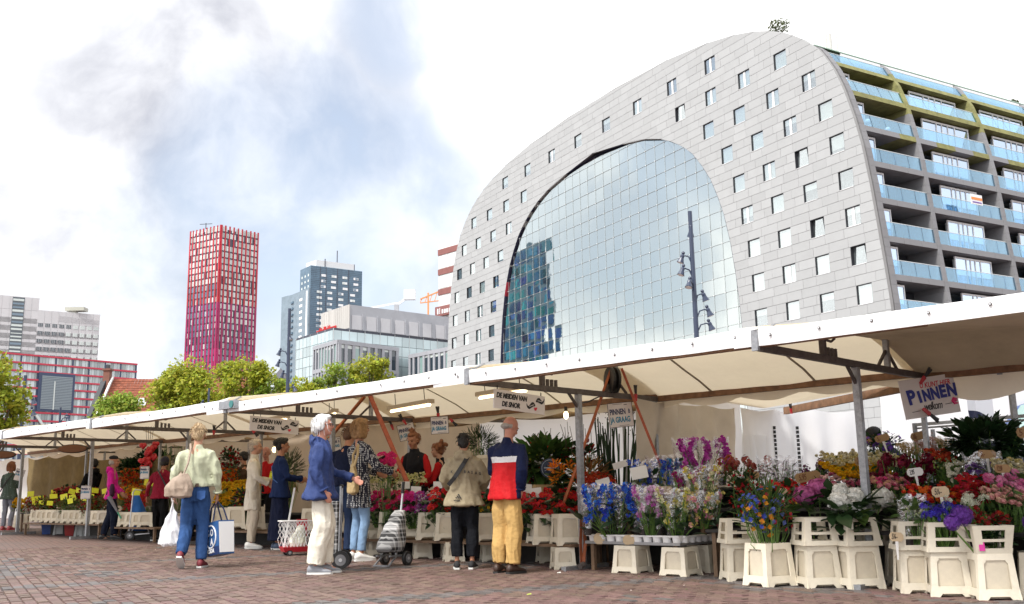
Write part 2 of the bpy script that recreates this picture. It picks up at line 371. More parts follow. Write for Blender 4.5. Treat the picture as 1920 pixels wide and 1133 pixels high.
m_stone = mat('hall_stone', (.40, .412, .418), objr=.045, **stone_kw); m_stonej = mat('hall_stone_joined', (.40, .412, .418), island=.045, **stone_kw)
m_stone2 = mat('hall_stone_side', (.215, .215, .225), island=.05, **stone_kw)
m_joint = mat('hall_joint', (.27, .27, .27), .9)
m_moss = mat('mossy_stone', (.20, .195, .075), .9, var=.4, scale=1.4, bump=.3, bscale=6, dirt=.25)
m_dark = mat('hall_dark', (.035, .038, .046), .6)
m_navy = mat('arch_reveal', (.012, .014, .05), .5, var=.5, scale=.15)
m_redrev = mat('arch_reveal_red', (.45, .02, .05), .5)
m_white = mat('white_frame', (.78, .79, .8), .45)
m_blind = mat('cream_blind', (.80, .80, .76), .8, objr=.10)
m_pane = glassy('window_glass', .62, (.86, .90, .90), (.92, .95, .95), .01)
m_room = mat('dark_room', (.05, .06, .065), .8, objr=.5)
CH = .825; Z0 = 43.431
ROWS_DU = [6.028, 4.757, 4.429, 4.150, 3.998, 3.935, 3.861, 3.853, 3.921, 3.98, 4.02]
ROWS_A = [2.184, 15.367, 19.519, 21.941, 23.315, 24.133, 24.740, 24.990, 25.040, 25.05, 25.05]
WW, WH = 1.543, 1.65
wins = []
for r in range(11):
    for sgn in (1, -1):
        for i in range(4):
            u = ROWS_A[r] + i * ROWS_DU[r]; u0 = u if sgn > 0 else -u - WW
            wins.append((u0, Z0 - 3.3 * r, r, sgn, i))
# stone panels, course by course
pan = {}; panels = []
rd = random.Random(11)
k0 = int((46.4 - Z0) / CH) + 1
for k in range(-k0, int(Z0 / CH) + 1):
    zt, zb = Z0 - CH * k, Z0 - CH * (k + 1)
    zb = max(zb, 0); zt = min(zt, 46.42)
    if zt - zb < .15: continue
    ub, ut = at_z(OUT, zb), at_z(OUT, zt)
    spans = []
    if zb < 39.6:
        ib, it = at_z(INN, zb), (at_z(INN, zt) if zt < 39.6 else 0.0)
        spans = [(-ub, -ut, -ib, -it), (ib, it, ub, ut)]
    else: spans = [(-ub, -ut, ub, ut)]
    blocks = sorted((u0, u0 + WW) for (u0, zw, *_) in wins if zw - WH < (zt + zb) / 2 < zw)
    off = (k * .61) % 1.75
    for lb, lt, rb, rt in spans:
        cur = [(lb, lt, None, None)]
        edges = []
        x = math.floor(min(lb, lt) / 1.75) * 1.75 + off
        cuts = []
        while x < max(rb, rt):
            if x > max(lb, lt) + .35 and x < min(rb, rt) - .35 and not any(a - .3 < x < b + .3 for a, b in blocks): cuts.append((x, x))
            x += rd.choice((1.5, 1.75, 1.75, 2.05))
        segs = []
        bl = [b for b in blocks if b[0] > min(lb, lt) and b[1] < max(rb, rt)]
        marks = [('c', c[0], c[0]) for c in cuts] + [('w', a, b) for a, b in bl]; marks.sort(key=lambda q: q[1])
        pb, pt = lb, lt
        for kind, a, b in marks:
            segs.append((pb, pt, a, a)); pb, pt = b, b
        segs.append((pb, pt, rb, rt))
        for a, a2, b, b2 in segs:
            if max(b, b2) - min(a, a2) < .08: continue
            g = .009
            a, a2, b, b2 = a + g, a2 + g, b - g, b2 - g
            if b - a < .02 and b2 - a2 < .02: continue
            if b < a: a = b = (a + b) / 2
            if b2 < a2: a2 = b2 = (a2 + b2) / 2
            panels.append((a, a2, b, b2, zb + g, zt - g))
dist = lambda q: ((91 - (q[0] + q[2]) / 2) ** 2 + 62 ** 2 + (q[4]) ** 2) if q[4] > 13 else 1e9
panels.sort(key=dist)
big = [p for p in panels if p[4] > 14.5 and p[2] - p[0] > .9][:300]; bigset = set(id(p) for p in big)
allp = MB()
def panel_geo(p, y0=-.03, b=.008):
    a, a2, c, c2, z0, z1 = p; y = y0 + rd.uniform(-.006, .006)
    return [(a, 0, z0), (c, 0, z0), (c2, 0, z1), (a2, 0, z1), (a + b, y, z0 + b), (c - b, y, z0 + b), (max(c2 - b, a2), y, z1 - b), (min(a2 + b, c2), y, z1 - b)], [(4, 7, 6, 5)[::-1], (0, 1, 5, 4), (1, 2, 6, 5), (2, 3, 7, 6), (3, 0, 4, 7)]
for p in panels:
    vs_, fs_ = panel_geo(p)
    if id(p) in bigset:
        MB().add(vs_, fs_).build('stone_panel', m_stone, hall)
    else: allp.add(vs_, fs_)
allp.build('stone_cladding', m_stonej, hall, kind='stuff')
# backing wall behind the panels with window openings left by strips
back = MB()
for k in range(-k0, int(Z0 / CH) + 1):
    zt, zb = min(46.38, Z0 - CH * k), max(0, Z0 - CH * (k + 1))
    if zt - zb < .05: continue
    ub, ut = at_z(OUT, zb) - .02, at_z(OUT, zt) - .02
    blocks = sorted((u0, u0 + WW) for (u0, zw, *_) in wins if zw - WH < (zt + zb) / 2 < zw)
    sp = [(-ub, -ut, ub, ut)] if zb >= 39.55 else [(-ub, -ut, -at_z(INN, zb) - .02, -at_z(INN, min(zt, 39.6)) - .02), (at_z(INN, zb) + .02, at_z(INN, min(zt, 39.6)) + .02, ub, ut)]
    for lb, lt, rb, rt in sp:
        pb, pt = lb, lt
        for a, b in [q for q in blocks if q[0] > min(lb, lt) and q[1] < max(rb, rt)] + [(None, None)]:
            if a is None: a1, a2_ = rb, rt
            else: a1 = a2_ = a
            back.hexa([(pb, .001, zb), (a1, .001, zb), (a1, .35, zb), (pb, .35, zb), (pt, .001, zt), (a2_, .001, zt), (a2_, .35, zt), (pt, .35, zt)])
            if a is not None: pb = pt = b
back.build('backing_wall', m_joint, hall)
# windows: dark reveal, pane, blind or open casement
def window(u0, zt, r, sgn, i):
    rr = random.Random(r * 31 + i * 7 + sgn); D = .09
    f = MB(); z0 = zt - WH
    t = .032
    f.bx((u0, -.03, zt - t), (u0 + WW, .30, zt - .002)); f.bx((u0, -.03, z0 + .002), (u0 + t * .6, .30, zt - t))
    f.bx((u0 + WW - t * .6, 0.0, z0 + .002), (u0 + WW, .30, zt - t))
    f.bx((u0 + t, .30, z0), (u0 + WW - t, .32, zt), 1)
    f.bx((u0 + .03, -.06, z0), (u0 + WW - .03, .28, z0 + .045), 2)
    fr = f.build('window', [m_dark, m_room, m_white], hall)
    p = MB(); kind = rr.random()
    a, b = u0 + .06, u0 + WW - .05
    if kind < .12:                                   # tilted-open casement
        p.hexa([(a + .30, D - .02, z0 + .06), (b, D - .02, z0 + .06), (b, D, z0 + .06), (a + .30, D, z0 + .06), (a + .62, D - .2, zt - .2), (b, D - .2, zt - .2), (b, D - .18, zt - .2), (a + .62, D - .18, zt - .2)])
    else: p.bx((a, D, z0 + .05), (b, D + .01, zt - .06))
    p.build('pane', m_pane, fr)
    if .12 < kind < .93 and (sgn > 0 or r < 4 or kind < .55):
        bl = MB(); low = rr.choice((.0, .0, .0, .0, .2, .35, .6)); bl.bx((a, D + .05, z0 + .06 + low * WH), (b, D + .06, zt - .06)); bl.build('blind', m_blind, fr)
    if rr.random() < .28:
        mu = MB(); c = (a + b) / 2; mu.bx((c - .13, D - .03, z0 + .05), (c + .13, D - .01, zt - .06)); mu.build('mullion', m_white, fr)
for wv in wins:
    window(*wv)
# arch reveal and glass net front
rev = MB(); full = [(-u, z) for u, z in INN] + [(u, z) for u, z in INN[::-1][1:]]
for j in range(len(full) - 1):
    (a, za), (b, zb) = full[j], full[j + 1]
    mi = 1 if j in (5,) else 0
    rev.add([(a, -.05, za), (b, -.05, zb), (b, .42, zb), (a, .42, za)], [(0, 1, 2, 3)], mi)
rev.build('arch_reveal', [m_navy, m_redrev], hall)
GY, GP = .24, 1.62
m_glass = glassy('net_glass', .18, (.55, .62, .62), (.66, .70, .68), .015, bump=.12, bscale=.5)
m_steel = mat('net_steel', (.60, .62, .62), .4, metal=.6)
gl_list = []
nx = int(24 / GP) + 1
for ix in range(-nx, nx):
    for iz in range(0, 26):
        u0, u1, z0, z1 = ix * GP, (ix + 1) * GP, iz * GP, (iz + 1) * GP
        cs = []
        zmid = (z0 + z1) / 2
        lim0, lim1 = at_z(INN, z0), (at_z(INN, z1) if z1 < 39.6 else 0)
        if z0 >= 39.6: continue
        a0, b0 = max(u0, -lim0), min(u1, lim0); a1, b1 = max(u0, -lim1), min(u1, lim1)
        if b0 <= a0: continue
        if b1 < a1: a1 = b1 = max(min((a0 + b0) / 2, lim1), -lim1)
        gl_list.append((a0, b0, a1, b1, z0, min(z1, 39.58)))
gl_list.sort(key=lambda q: (0 if q[4] > 15 else 1, -q[0]))
rest = MB(); knots = MB()
for n_, (a0, b0, a1, b1, z0, z1) in enumerate(gl_list):
    g = .011; tx, tz = rd.gauss(0, .004), rd.gauss(0, .003)
    cxp, czp = (a0 + b0) / 2, (z0 + z1) / 2
    yy = lambda u, z: GY + (u - cxp) * tx + (z - czp) * tz
    vs_ = [(a0 + g, yy(a0, z0), z0 + g), (b0 - g, yy(b0, z0), z0 + g), (max(b1 - g, a1), yy(b1, z1), z1 - g), (min(a1 + g, b1), yy(a1, z1), z1 - g)]
    vs_ += [(x, y + .025, z) for x, y, z in vs_]
    fs_ = [(3, 2, 1, 0), (4, 5, 6, 7), (0, 1, 5, 4), (1, 2, 6, 5), (2, 3, 7, 6), (3, 0, 4, 7)]
    if n_ < 300: MB().add(vs_, fs_).build('glass_pane', m_glass, hall)
    else: rest.add(vs_, fs_)
rest.build('glass_front', m_glass, hall, kind='stuff')
net = MB()
for ix in range(-nx, nx + 1):
    u = ix * GP
    if abs(u) < 23.2:
        zt = max(z for z in np.linspace(0, 39.6, 200) if at_z(INN, z) >= abs(u)); net.bx((u - .008, GY - .045, 0), (u + .008, GY - .03, zt))
for iz in range(1, 26):
    z = iz * GP
    if z < 39.5: net.bx((-at_z(INN, z), GY - .055, z - .008), (at_z(INN, z), GY - .035, z + .008))
for ix in range(-nx, nx + 1):
    for iz in range(8, 26):
        if abs(ix * GP) < at_z(INN, min(iz * GP, 39.59)) and iz * GP < 39.5: knots.box((ix * GP, GY - .07, iz * GP), (.085, .04, .085))
net.build('cable_net', m_steel, hall, kind='stuff'); knots.build('net_node', m_white, hall, kind='stuff')
# dim hall behind the glass
inn = MB()
for j in range(len(full) - 1):
    (a, za), (b, zb) = full[j], full[j + 1]; inn.add([(a, .43, za), (b, .43, zb), (b, 60, zb), (a, 60, za)], [(3, 2, 1, 0)])
inn.add([(-23, 60, 0), (23, 60, 0), (23, 60, 39), (-23, 60, 39)], [(0, 1, 2, 3)])
inn.build('inner_vault', mat('vault_paint', (.07, .085, .08), .8, var=.5, scale=.12, hue=.1, island=.1), hall)
# roof shell: extruded outline
DEEP = 62.0
sh = MB(); left = [(-u, z) for u, z in OUT[::-1][1:]]
top_ = [(33.6, 39.2), (8, 40.2), (4.0, 40.4)] + [q for q in left if q[0] < -9.1]
for (a, za), (b, zb) in zip(top_, top_[1:]): sh.add([(a, .36, za), (b, .36, zb), (b, DEEP, zb), (a, DEEP, za)], [(0, 1, 2, 3)])
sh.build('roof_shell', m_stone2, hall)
# -- long side: floors of balconies behind slab bands and leaning ribs
Wrib = lambda k, z: (7.2 + .0045 * max(0, z - 20.6) ** 2.0 if k == 1 else 17.0 + 10.3 * (k - 2) + .0060 * max(0, z - 20.6) ** 2.0) if k > 0 else .78
SLABS = [13.75, 17.02, 20.25, 23.53, 26.78, 30.07, 33.55, 36.76, 39.3]
NBAY = 6
m_side = {True: m_moss, False: m_stone2}
m_rail = glassy('balcony_glass', .66, (.64, .82, .92), (.60, .80, .94), .03)
m_skyglass = glassy('flat_glass', .30, (.5, .62, .8), (.72, .84, 1.0), .01)
uo = lambda z: at_z(OUT, z)
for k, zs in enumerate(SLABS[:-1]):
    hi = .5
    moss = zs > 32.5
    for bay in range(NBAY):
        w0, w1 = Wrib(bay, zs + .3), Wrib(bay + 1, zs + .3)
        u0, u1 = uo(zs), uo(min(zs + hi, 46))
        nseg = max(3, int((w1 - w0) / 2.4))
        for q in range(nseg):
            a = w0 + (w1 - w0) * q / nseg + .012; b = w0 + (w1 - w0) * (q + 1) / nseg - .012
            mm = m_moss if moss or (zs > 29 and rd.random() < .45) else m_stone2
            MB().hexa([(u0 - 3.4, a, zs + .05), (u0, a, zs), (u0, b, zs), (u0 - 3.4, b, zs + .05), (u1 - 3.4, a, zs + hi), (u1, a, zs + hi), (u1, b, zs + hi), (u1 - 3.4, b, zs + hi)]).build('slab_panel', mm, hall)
for kr in range(0, NBAY + 1):
    seq = [14.0] + SLABS[1:] + [41.6]
    rb = MB(); mo = MB(); rt_ = MB()
    zz = np.linspace(13.5, 39.25, 34)
    for z0, z1 in zip(zz, zz[1:]):
        wd = .46 if kr else .6
        a0, a1 = Wrib(kr, z0), Wrib(kr, z1); u0, u1 = uo(z0) + .04, uo(z1) + .04
        dst = mo if (kr and 33 < z0 < 37.5) else rt_ if (kr and z0 >= 37.5) else rb
        dst.hexa([(u0 - 3.6, a0 - wd / 2, z0), (u0, a0 - wd / 2, z0), (u0, a0 + wd / 2, z0), (u0 - 3.6, a0 + wd / 2, z0), (u1 - 3.6, a1 - wd / 2, z1 - .012), (u1, a1 - wd / 2, z1 - .012), (u1, a1 + wd / 2, z1 - .012), (u1 - 3.6, a1 + wd / 2, z1 - .012)])
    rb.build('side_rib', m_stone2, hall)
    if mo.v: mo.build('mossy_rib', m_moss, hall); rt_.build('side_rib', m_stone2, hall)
# glazing, railings
for k, zs in enumerate(SLABS[:-1]):
    zf, zc = zs + .5, SLABS[k + 1] - .02
    if zc - zf < .5: continue
    for bay in range(NBAY):
        w0, w1 = Wrib(bay, zf) + .3, Wrib(bay + 1, zf) - .3; w1 = min(w1, Wrib(bay + 1, zc) - .3); 
        if bay == 0: w0 = .75
        uf = uo((zf + zc) / 2)
        tall = (bay == 1 and k in (2, 3))
        # back wall of the loggia
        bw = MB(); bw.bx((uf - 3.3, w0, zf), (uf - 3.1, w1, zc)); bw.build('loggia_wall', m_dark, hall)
        # bay window standing forward
        span = w1 - w0
        gw = (w0 + .15, w0 + span * .34) if bay == 0 else (w0 + span * .28, w1 - span * (.04 if zs > 28 else .2))
        if zs < 36:
            fr = MB(); n_ = 1 if bay == 0 else 4
            ug = uo(zc) - .75; tfr = .09
            fr.bx((ug - .06, gw[0] - .06, zc - .28), (ug + .06, gw[1] + .06, zc - .12)); fr.bx((ug - .06, gw[0], zf), (ug + .06, gw[1], zf + .1))
            xs = [gw[0]] + ([gw[0] + (gw[1] - gw[0]) * f for f in (.30, .42, .55, .70)] if n_ > 1 else []) + [gw[1]]
            for x in xs: fr.bx((ug - .065, x - tfr / 2, zf), (ug + .065, x + tfr / 2, zc - .2))
            f_ = fr.build('window_frame', m_white, hall)
            gp = MB()
            for a, b in zip(xs, xs[1:]): gp.bx((ug - .01, a + tfr / 2, zf + .1), (ug + .01, b - tfr / 2, zc - .28))
            gp.build('pane', m_skyglass, f_)
            rm = MB(); rm.bx((ug - 1.2, gw[0], zf), (ug - 1.15, gw[1], zc)); 
            if rd.random() < .5: rm.bx((ug - .3, gw[0] + .1, zf + .1), (ug - .27, gw[0] + (gw[1] - gw[0]) * .35, zc - .3), 1)
            rm.build('curtain', [m_room, m_blind], f_)
        else:
            wt = MB(); wt.hexa([(uo(zf + 1.2) - .5, w0 + span * .35 * (bay == 0), zf), (uo(zf + 1.2) - .5, w1 + .3, zf), (uo(zf + 1.2) - .62, w1 + .3, zf), (uo(zf + 1.2) - .62, w0 + span * .35 * (bay == 0), zf)] + [(uo(zf + 1.2) - .5, w0 + span * .35 * (bay == 0), zf + 1.75), (uo(zf + 1.2) - .5, w1 + .3, zf + 1.75), (uo(zf + 1.2) - .62, w1 + .3, zf + 1.75), (uo(zf + 1.2) - .62, w0 + span * .35 * (bay == 0), zf + 1.75)])
            wt.build('parapet_panel', m_white, hall)
        # glass railing, leaning with the facade
        nr = max(3, int(span / 1.35)); rl = MB(); tp = MB()
        zt = zf + 1.22; ua, ub_ = uo(zf) - .10, uo(zt) - .10
        for q in range(nr):
            a, b = w0 - .25 + (span + .5) * q / nr + .03, w0 - .25 + (span + .5) * (q + 1) / nr - .03
            MB().hexa([(ua - .02, a, zf), (ua, a, zf), (ua, b, zf), (ua - .02, b, zf), (ub_ - .02, a, zt), (ub_, a, zt), (ub_, b, zt), (ub_ - .02, b, zt)]).build('railing_pane', m_rail, hall)
        tp.bar((ub_ - .01, w0 - .25, zt + .02), (ub_ - .01, w1 + .25, zt + .02), .05); tp.build('handrail', m_steel, hall)
# top edge band over the last loggia, dark soffit
tb = MB(); tb.hexa([(31.2, .5, 39.1), (34.4, .5, 39.1), (34.4, DEEP, 39.1), (31.2, DEEP, 39.1), (31.2, .5, 39.5), (34.1, .5, 39.4), (34.1, DEEP, 39.4), (31.2, DEEP, 39.5)]); tb.build('roof_edge', mat('copper_green', (.16, .24, .19), .7), hall)
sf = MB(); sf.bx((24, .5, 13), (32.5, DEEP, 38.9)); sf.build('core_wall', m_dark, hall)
b = MB(); b.hexa([(35, 1.1, 0), (39.6, 1.1, 0), (39.6, DEEP, 0), (35, DEEP, 0), (35, 1.1, 13.7), (39.6, 1.1, 13.7), (39.6, DEEP, 13.7), (35, DEEP, 13.7)]); b.build('side_base', m_stone2, hall)
# things on the railings and balconies
sg = thing('balcony_sign', 'small white and orange for-sale board tied to a balcony railing', 'sign', (0, 0, 0))
_p = Vector((FO.x, FO.y)) + FD * 40.12 + SD * 11.9
sg.location = (_p.x, _p.y, 25.0); sg.rotation_euler = (0, 0, HALL_ROT + R(90))
b = MB(); b.bx((-.75, -.06, -.45), (.75, 0, .45)); b.build('board', m_white, sg)
b = MB(); b.bx((-.72, -.075, -.05), (.72, -.062, .18)); b.build('stripe', mat('sign_orange', (.75, .25, .05), .5), sg)
b = MB(); b.bx((-.6, -.075, -.32), (.6, -.062, -.2)); b.build('stripe', mat('sign_violet', (.16, .08, .35), .5), sg)
for n_, (u, wv_, z, lb) in enumerate(((37.0, 2.9, 31.6, 'pair of round white balloons behind the balcony glass left'), (37.0, 5.4, 31.3, 'pair of round white balloons behind the balcony glass right'))):
    p = Vector((FO.x, FO.y)) + FD * u + SD * wv_; b = MB(); b.ell((0, 0, 0), .24); b.ell((.12, .2, -.36), .24)
    b.build('balloon', m_white, None, True, (p.x, p.y, z), label=lb, cat='balloons', group='balcony balloons')
def rooftop(u, wv_, z): 
    p = Vector((FO.x, FO.y)) + FD * u + SD * wv_; return (p.x, p.y, z)
ch = thing('roof_chimney', 'pale steel flue pipes standing on the hall roof', 'chimney', rooftop(33.0, 3.6, 39.6))
b = MB(); b.tube([(0, 0, 0), (0, 0, 1.9)], .28, 10); b.build('flue', mat('flue_metal', (.6, .6, .57), .5), ch)
b = MB(); b.tube([(.7, 0, 0), (.7, 0, 1.7)], .12, 8); b.build('flue', MATS['flue_metal'], ch)
# ------------------------------------------------------------------ buildings beyond the market
class Face:
    """vertical wall plane: o = left foot seen from outside (x,y), e = right foot; t runs left to right, out = towards the viewer"""
    def __init__(self, o, e):
        self.o = Vector(o); d = Vector(e) - self.o; self.w = d.length; self.d = d.normalized(); self.n = Vector((self.d.y, -self.d.x))
    def p(self, t, z, out=0): q = self.o + self.d * t + self.n * out; return (q.x, q.y, z)
    def box(self, b, t0, t1, z0, z1, a=-.2, c=0.0, mi=0):
        b.hexa([self.p(t0, z0, c), self.p(t1, z0, c), self.p(t1, z0, a), self.p(t0, z0, a), self.p(t0, z1, c), self.p(t1, z1, c), self.p(t1, z1, a), self.p(t0, z1, a)], mi)
def prism_xy(b, poly, z0, z1, mi=0):
    b.prism([(x, y, z0) for x, y in poly], (0, 0, z1 - z0), mi)
rc = random.Random(5)
m_panew = mat('pane_pale', (.52, .57, .55), .12, spec=.8, island=.35)
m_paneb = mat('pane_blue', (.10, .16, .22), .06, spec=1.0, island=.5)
m_paneg = mat('pane_green', (.24, .36, .34), .06, spec=1.0, island=.3)
m_red = mat('fin_red', (.40, .016, .032), .45, island=.2)
m_mag = mat('fin_magenta', (.30, .010, .085), .45, island=.2)
m_spd = mat('spandrel_dark', (.06, .065, .09), .5)
# -- slender red striped tower
tw = thing('striped_tower', 'tall tower with red vertical stripes and pale windows standing behind the trees', 'building')
C_, L_, R_ = (-136.9, 450), (-155.1, 461), (-123.3, 466); ZT = 128.2
core = MB(); prism_xy(core, [C_, R_, (R_[0] + L_[0] - C_[0], R_[1] + L_[1] - C_[1]), L_], 0, ZT - 1.2); core.build('wall', m_spd, tw)
for face, ncol in ((Face(L_, C_), 9), (Face(C_, R_), 9)):
    cw = face.w / ncol; pw, pb = MB(), MB(); right = face.w > 21.2
    for fl in range(40):
        z1 = ZT - 3.1 * fl; z0 = z1 - 2.3
        if z0 < 0: break
        for c in range(ncol):
            for h in (0, 1):
                a = c * cw + .25 + h * (cw - .4) / 2; b = a + (cw - .4) / 2 - .14
                blue = (fl > 8 and rc.random() < .82) if right else (fl > 14 and rc.random() < .62)  # blue of the lower panes is a reflection put into the colour
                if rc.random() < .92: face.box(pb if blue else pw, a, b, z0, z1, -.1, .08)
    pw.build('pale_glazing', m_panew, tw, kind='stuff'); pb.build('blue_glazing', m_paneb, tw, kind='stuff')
    for c in range(ncol + 1):
        b = MB()
        for fl in range(40):
            z1 = ZT + .6 - 3.1 * fl
            if z1 < 3: break
            wd = .62 + .6 * min(1, fl / 22) + rc.uniform(-.1, .14); cx_ = min(max(c * cw + rc.uniform(-.12, .12), wd / 2), face.w - wd / 2)
            face.box(b, cx_ - wd / 2, cx_ + wd / 2, z1 - 3.09, z1, -.1, .3 + .02 * (c % 2), mi=1 if fl > 11 else 0)
        b.build('fin', [m_red, m_mag], tw)
b = MB(); b.bar((-148, 462, ZT), (-148, 462, ZT + 5), .35); b.bar((-151, 462, ZT + 4.4), (-145, 462, ZT + 4.6), .25); b.build('roof_aerial', m_spd, tw)

# -- dark blue tower with white windows
bt = thing('blue_tower', 'dark blue grey apartment tower with rows of white windows', 'building')
m_bt = mat('tower_blue', (.10, .165, .23), .55, var=.25, scale=.25, island=.08)
m_bt2 = mat('tower_blue_side', (.20, .26, .31), .6, var=.2, scale=.3)
C_, L_, R_ = (-113.9, 545), (-122.5, 557), (-87.5, 563)
b = MB(); prism_xy(b, [C_, R_, (-96, 575), L_], 0, 131.0); b.build('wall', m_bt, bt)
fr, fl_ = Face(C_, R_), Face(L_, C_)
b = MB()
for z in np.arange(60, 130.5, 1.08): fr.box(b, .05, fr.w, z, z + .06, -.1, .08)
for t in (5.6, 9.2, 16.2, 23.2): fr.box(b, t, t + .3, 0, 130.9, -.1, .12)
b.build('cladding_joint', m_spd, bt)
b = MB(); prism_xy(b, [(-111.5, 548), (-92, 561), (-98, 570), (-119, 556)], 131, 134.8); b.build('roof_plant', mat('plant_white', (.60, .62, .64), .6), bt)
for x, y, h in ((-107, 551, 5), (-101, 556, 11), (-99, 558, 4), (-92, 562, 4)):
    b = MB(); b.bar((x, y, 131), (x, y, 131 + h), .5); b.build('mast', m_spd, bt)
for r in range(20):
    z = 126.6 - 3.28 * r
    for t in (6.6, 12.9, 19.9, 26.9):
        tt = t - (2.3 if r > 2 else 0) - .4 + rc.choice((0, 0, .3)); b = MB(); fr.box(b, tt, tt + 3.0, z - 1.35, z, -.1, .08); w_ = b.build('window', m_white, bt)
        if rc.random() < .75:
            q = tt + .15 + rc.choice((0, .9)); b = MB(); fr.box(b, q, q + 1.6, z - 1.2, z - .15, 0, .12); b.build('pane', m_panew if rc.random() < .4 else m_paneb, w_)
    for t in (2.2, 6.6, 11.0):
        b = MB(); fl_.box(b, t, t + 1.5, z - 1.5, z - .1, -.1, .08); b.build('window', m_panew, bt)
lw_c, lw_l = (-114.6, 544.2), (-127.5, 562)
b = MB(); prism_xy(b, [lw_c, (-113.8, 545.2), (-122.5, 557.3), (-124, 575), (-136, 570), lw_l], 0, 117.8); b.build('low_wing', m_bt2, bt)
wf = Face(lw_l, lw_c)
b = MB(); wf.box(b, wf.w - 3.4, wf.w - 1.6, 0, 116.5, -.1, .12); b.build('white_stripe', m_white, bt)
for r in range(17):
    z = 113.4 - 3.6 * r; b = MB(); wf.box(b, 9.5, 13.4, z - 1.5, z, -.1, .08); b.build('window', m_white, bt)
    b = MB(); wf.box(b, -1.6, 1.2, z - 1.2, z, -.6, .7); b.build('balcony', m_bt, bt)

# -- glazed office block with grey window boxes
of = thing('glass_office', 'pale glass office block with projecting grey window boxes and a metal top floor', 'building')
m_cur = mat('curtain_wall', (.42, .52, .54), .05, var=.12, scale=.12, spec=1.0, island=.18)
m_grey = mat('office_grey', (.36, .37, .40), .6, var=.08, scale=.5)
m_grey2 = mat('office_grey_light', (.50, .50, .52), .6, var=.06, scale=.5, island=.06)
m_dkpane = mat('office_pane', (.025, .04, .055), .05, spec=1.0, island=.6)
GC, GL, GR = (-39.3, 213), (-50.4, 227), (-13.5, 236)
b = MB(); prism_xy(b, [GC, GR, (-24, 252), GL], 0, 37.6); b.build('wall', m_spd, of)
fr, fl_ = Face(GC, GR), Face(GL, GC)
for F_, n_ in ((fr, 17), (fl_, 10)):
    cw = F_.w / n_; g = MB(); j = MB()
    for k in range(n_):
        for z in np.arange(.3, 37, 2.3): F_.box(g, k * cw + .05, (k + 1) * cw - .05, z + .05, min(z + 2.25, 37.5), -.1, .1 + rc.uniform(0, .02))
        if k % 2 == 0: F_.box(j, k * cw - .03, k * cw + .03, 0, 37.5, 0, .2)
    g.build('curtain_glazing', m_cur, of, kind='stuff'); j.build('mullion', m_steel, of, kind='stuff')
TC, TL, TR = (-36.4, 215.5), (-44.6, 226), (-12.5, 236.2)
b = MB(); prism_xy(b, [TC, TR, (-22, 250), TL], 37.6, 43.2); b.build('top_storey', m_grey, of)
ft = Face(TC, TR)
for k in range(8):
    t = .8 + k * ft.w / 8.2; b = MB(); ft.box(b, t, t + 2.6, 37.7, 40.9, -.1, .14); b.build('louvre_panel', m_grey2, of)
    b = MB(); ft.box(b, t + 2.7, t + 2.95, 37.7, 41.2, -.1, .32); b.build('pier', m_grey, of)
ftl = Face(TL, TC); b = MB()
for t in np.arange(.3, ftl.w - .2, .9): ftl.box(b, t, t + .82, 37.8, 43.1, -.1, .12)
b.build('cladding_panel', mat('office_beige', (.52, .50, .47), .6, island=.1), of)
b = MB(); t_ = -1.5
while t_ < 7.6:
    w_ = rc.choice((.18, .5, .6, .55)); h_ = rc.choice((1.0, 1.0, 1.5)); ftl.box(b, t_, t_ + .16, 38.2 + t_ * .02, 38.2 + h_, .2, .4)
    if w_ > .3:
        ftl.box(b, t_ + .16, t_ + w_, 38.2 + .84, 38.2 + 1.0, .2, .4); ftl.box(b, t_ + w_ - .14, t_ + w_, 38.2, 38.2 + .84, .2, .4)
    t_ += w_ + .2
b.build('sign_letters', mat('sign_red', (.65, .03, .03), .5), of)
b = MB()
for k in range(4): ftl.box(b, 5.6 + k * .5, 5.95 + k * .5, 37.0, 37.7, .2, .4)
b.build('sign_letters', mat('sign_teal', (.05, .35, .5), .5), of)
def window_box(name, F_, t0, t1, z0, z1, cols, rows, dp):
    root = MB(); F_.box(root, t0, t1, z0, z1, -dp, 0); r_ = root.build(name, m_grey, of)
    hz = (z1 - z0 - .7) / rows; cw = (t1 - t0 - .4) / cols
    for i in range(rows):
        for k in range(cols):
            a = t0 + .35 + k * cw; g = MB(); zz = z1 - .9 - i * hz
            F_.box(g, a, a + cw * .62, zz - hz + .85, zz, -.1, .03)
            g.build('window', m_dkpane if rc.random() < .7 else m_paneg, r_)
            if rc.random() < .6:
                g = MB(); F_.box(g, a, a + cw * .62, zz - rc.uniform(.4, .9), zz - .02, 0, .05); g.build('blind', m_panew, r_)
    b = MB()
    for k in range(cols + 1):
        a = t0 + .35 + k * cw - cw * .38 + .02; a = max(t0, a); F_.box(b, a, min(t1, a + cw * .36), z0, z1 - .01, -.2, .26)
    for i in range(rows + 1):
        zz = z1 - i * hz; F_.box(b, t0, t1, max(z0, zz - .85), zz, -.2, .30)
    b.build('grid', m_grey, r_)
BXF = Face((-37.3, 208), (-26.0, 221.3)); BXL = Face((-44.4, 217.5), (-37.3, 208))
b = MB(); prism_xy(b, [(-37.3, 208), (-26.0, 221.3), (-33, 228), (-44.4, 217.5)], 0, 34.0); b.build('box_core', m_grey, of)
window_box('window_box', BXF, 0, BXF.w, 12, 34.1, 8, 4, .4); window_box('window_box', BXL, 0, BXL.w, 12, 34.1, 8, 4, .4)
RXF = Face((-23.6, 223.5), (-20.2, 219)); RXL = Face((-20.2, 219), (-12.5, 210.5))
b = MB(); prism_xy(b, [(-23.6, 223.5), (-20.2, 219), (-12.5, 210.5), (-6, 216), (-16, 230)], 0, 32.6); b.build('box_core', m_grey, of)
RXL2 = Face((-23.6, 222.5), (-13.2, 210.8)); window_box('window_box', RXL2, 0, RXL2.w, 12, 32.6, 8, 4, .3)
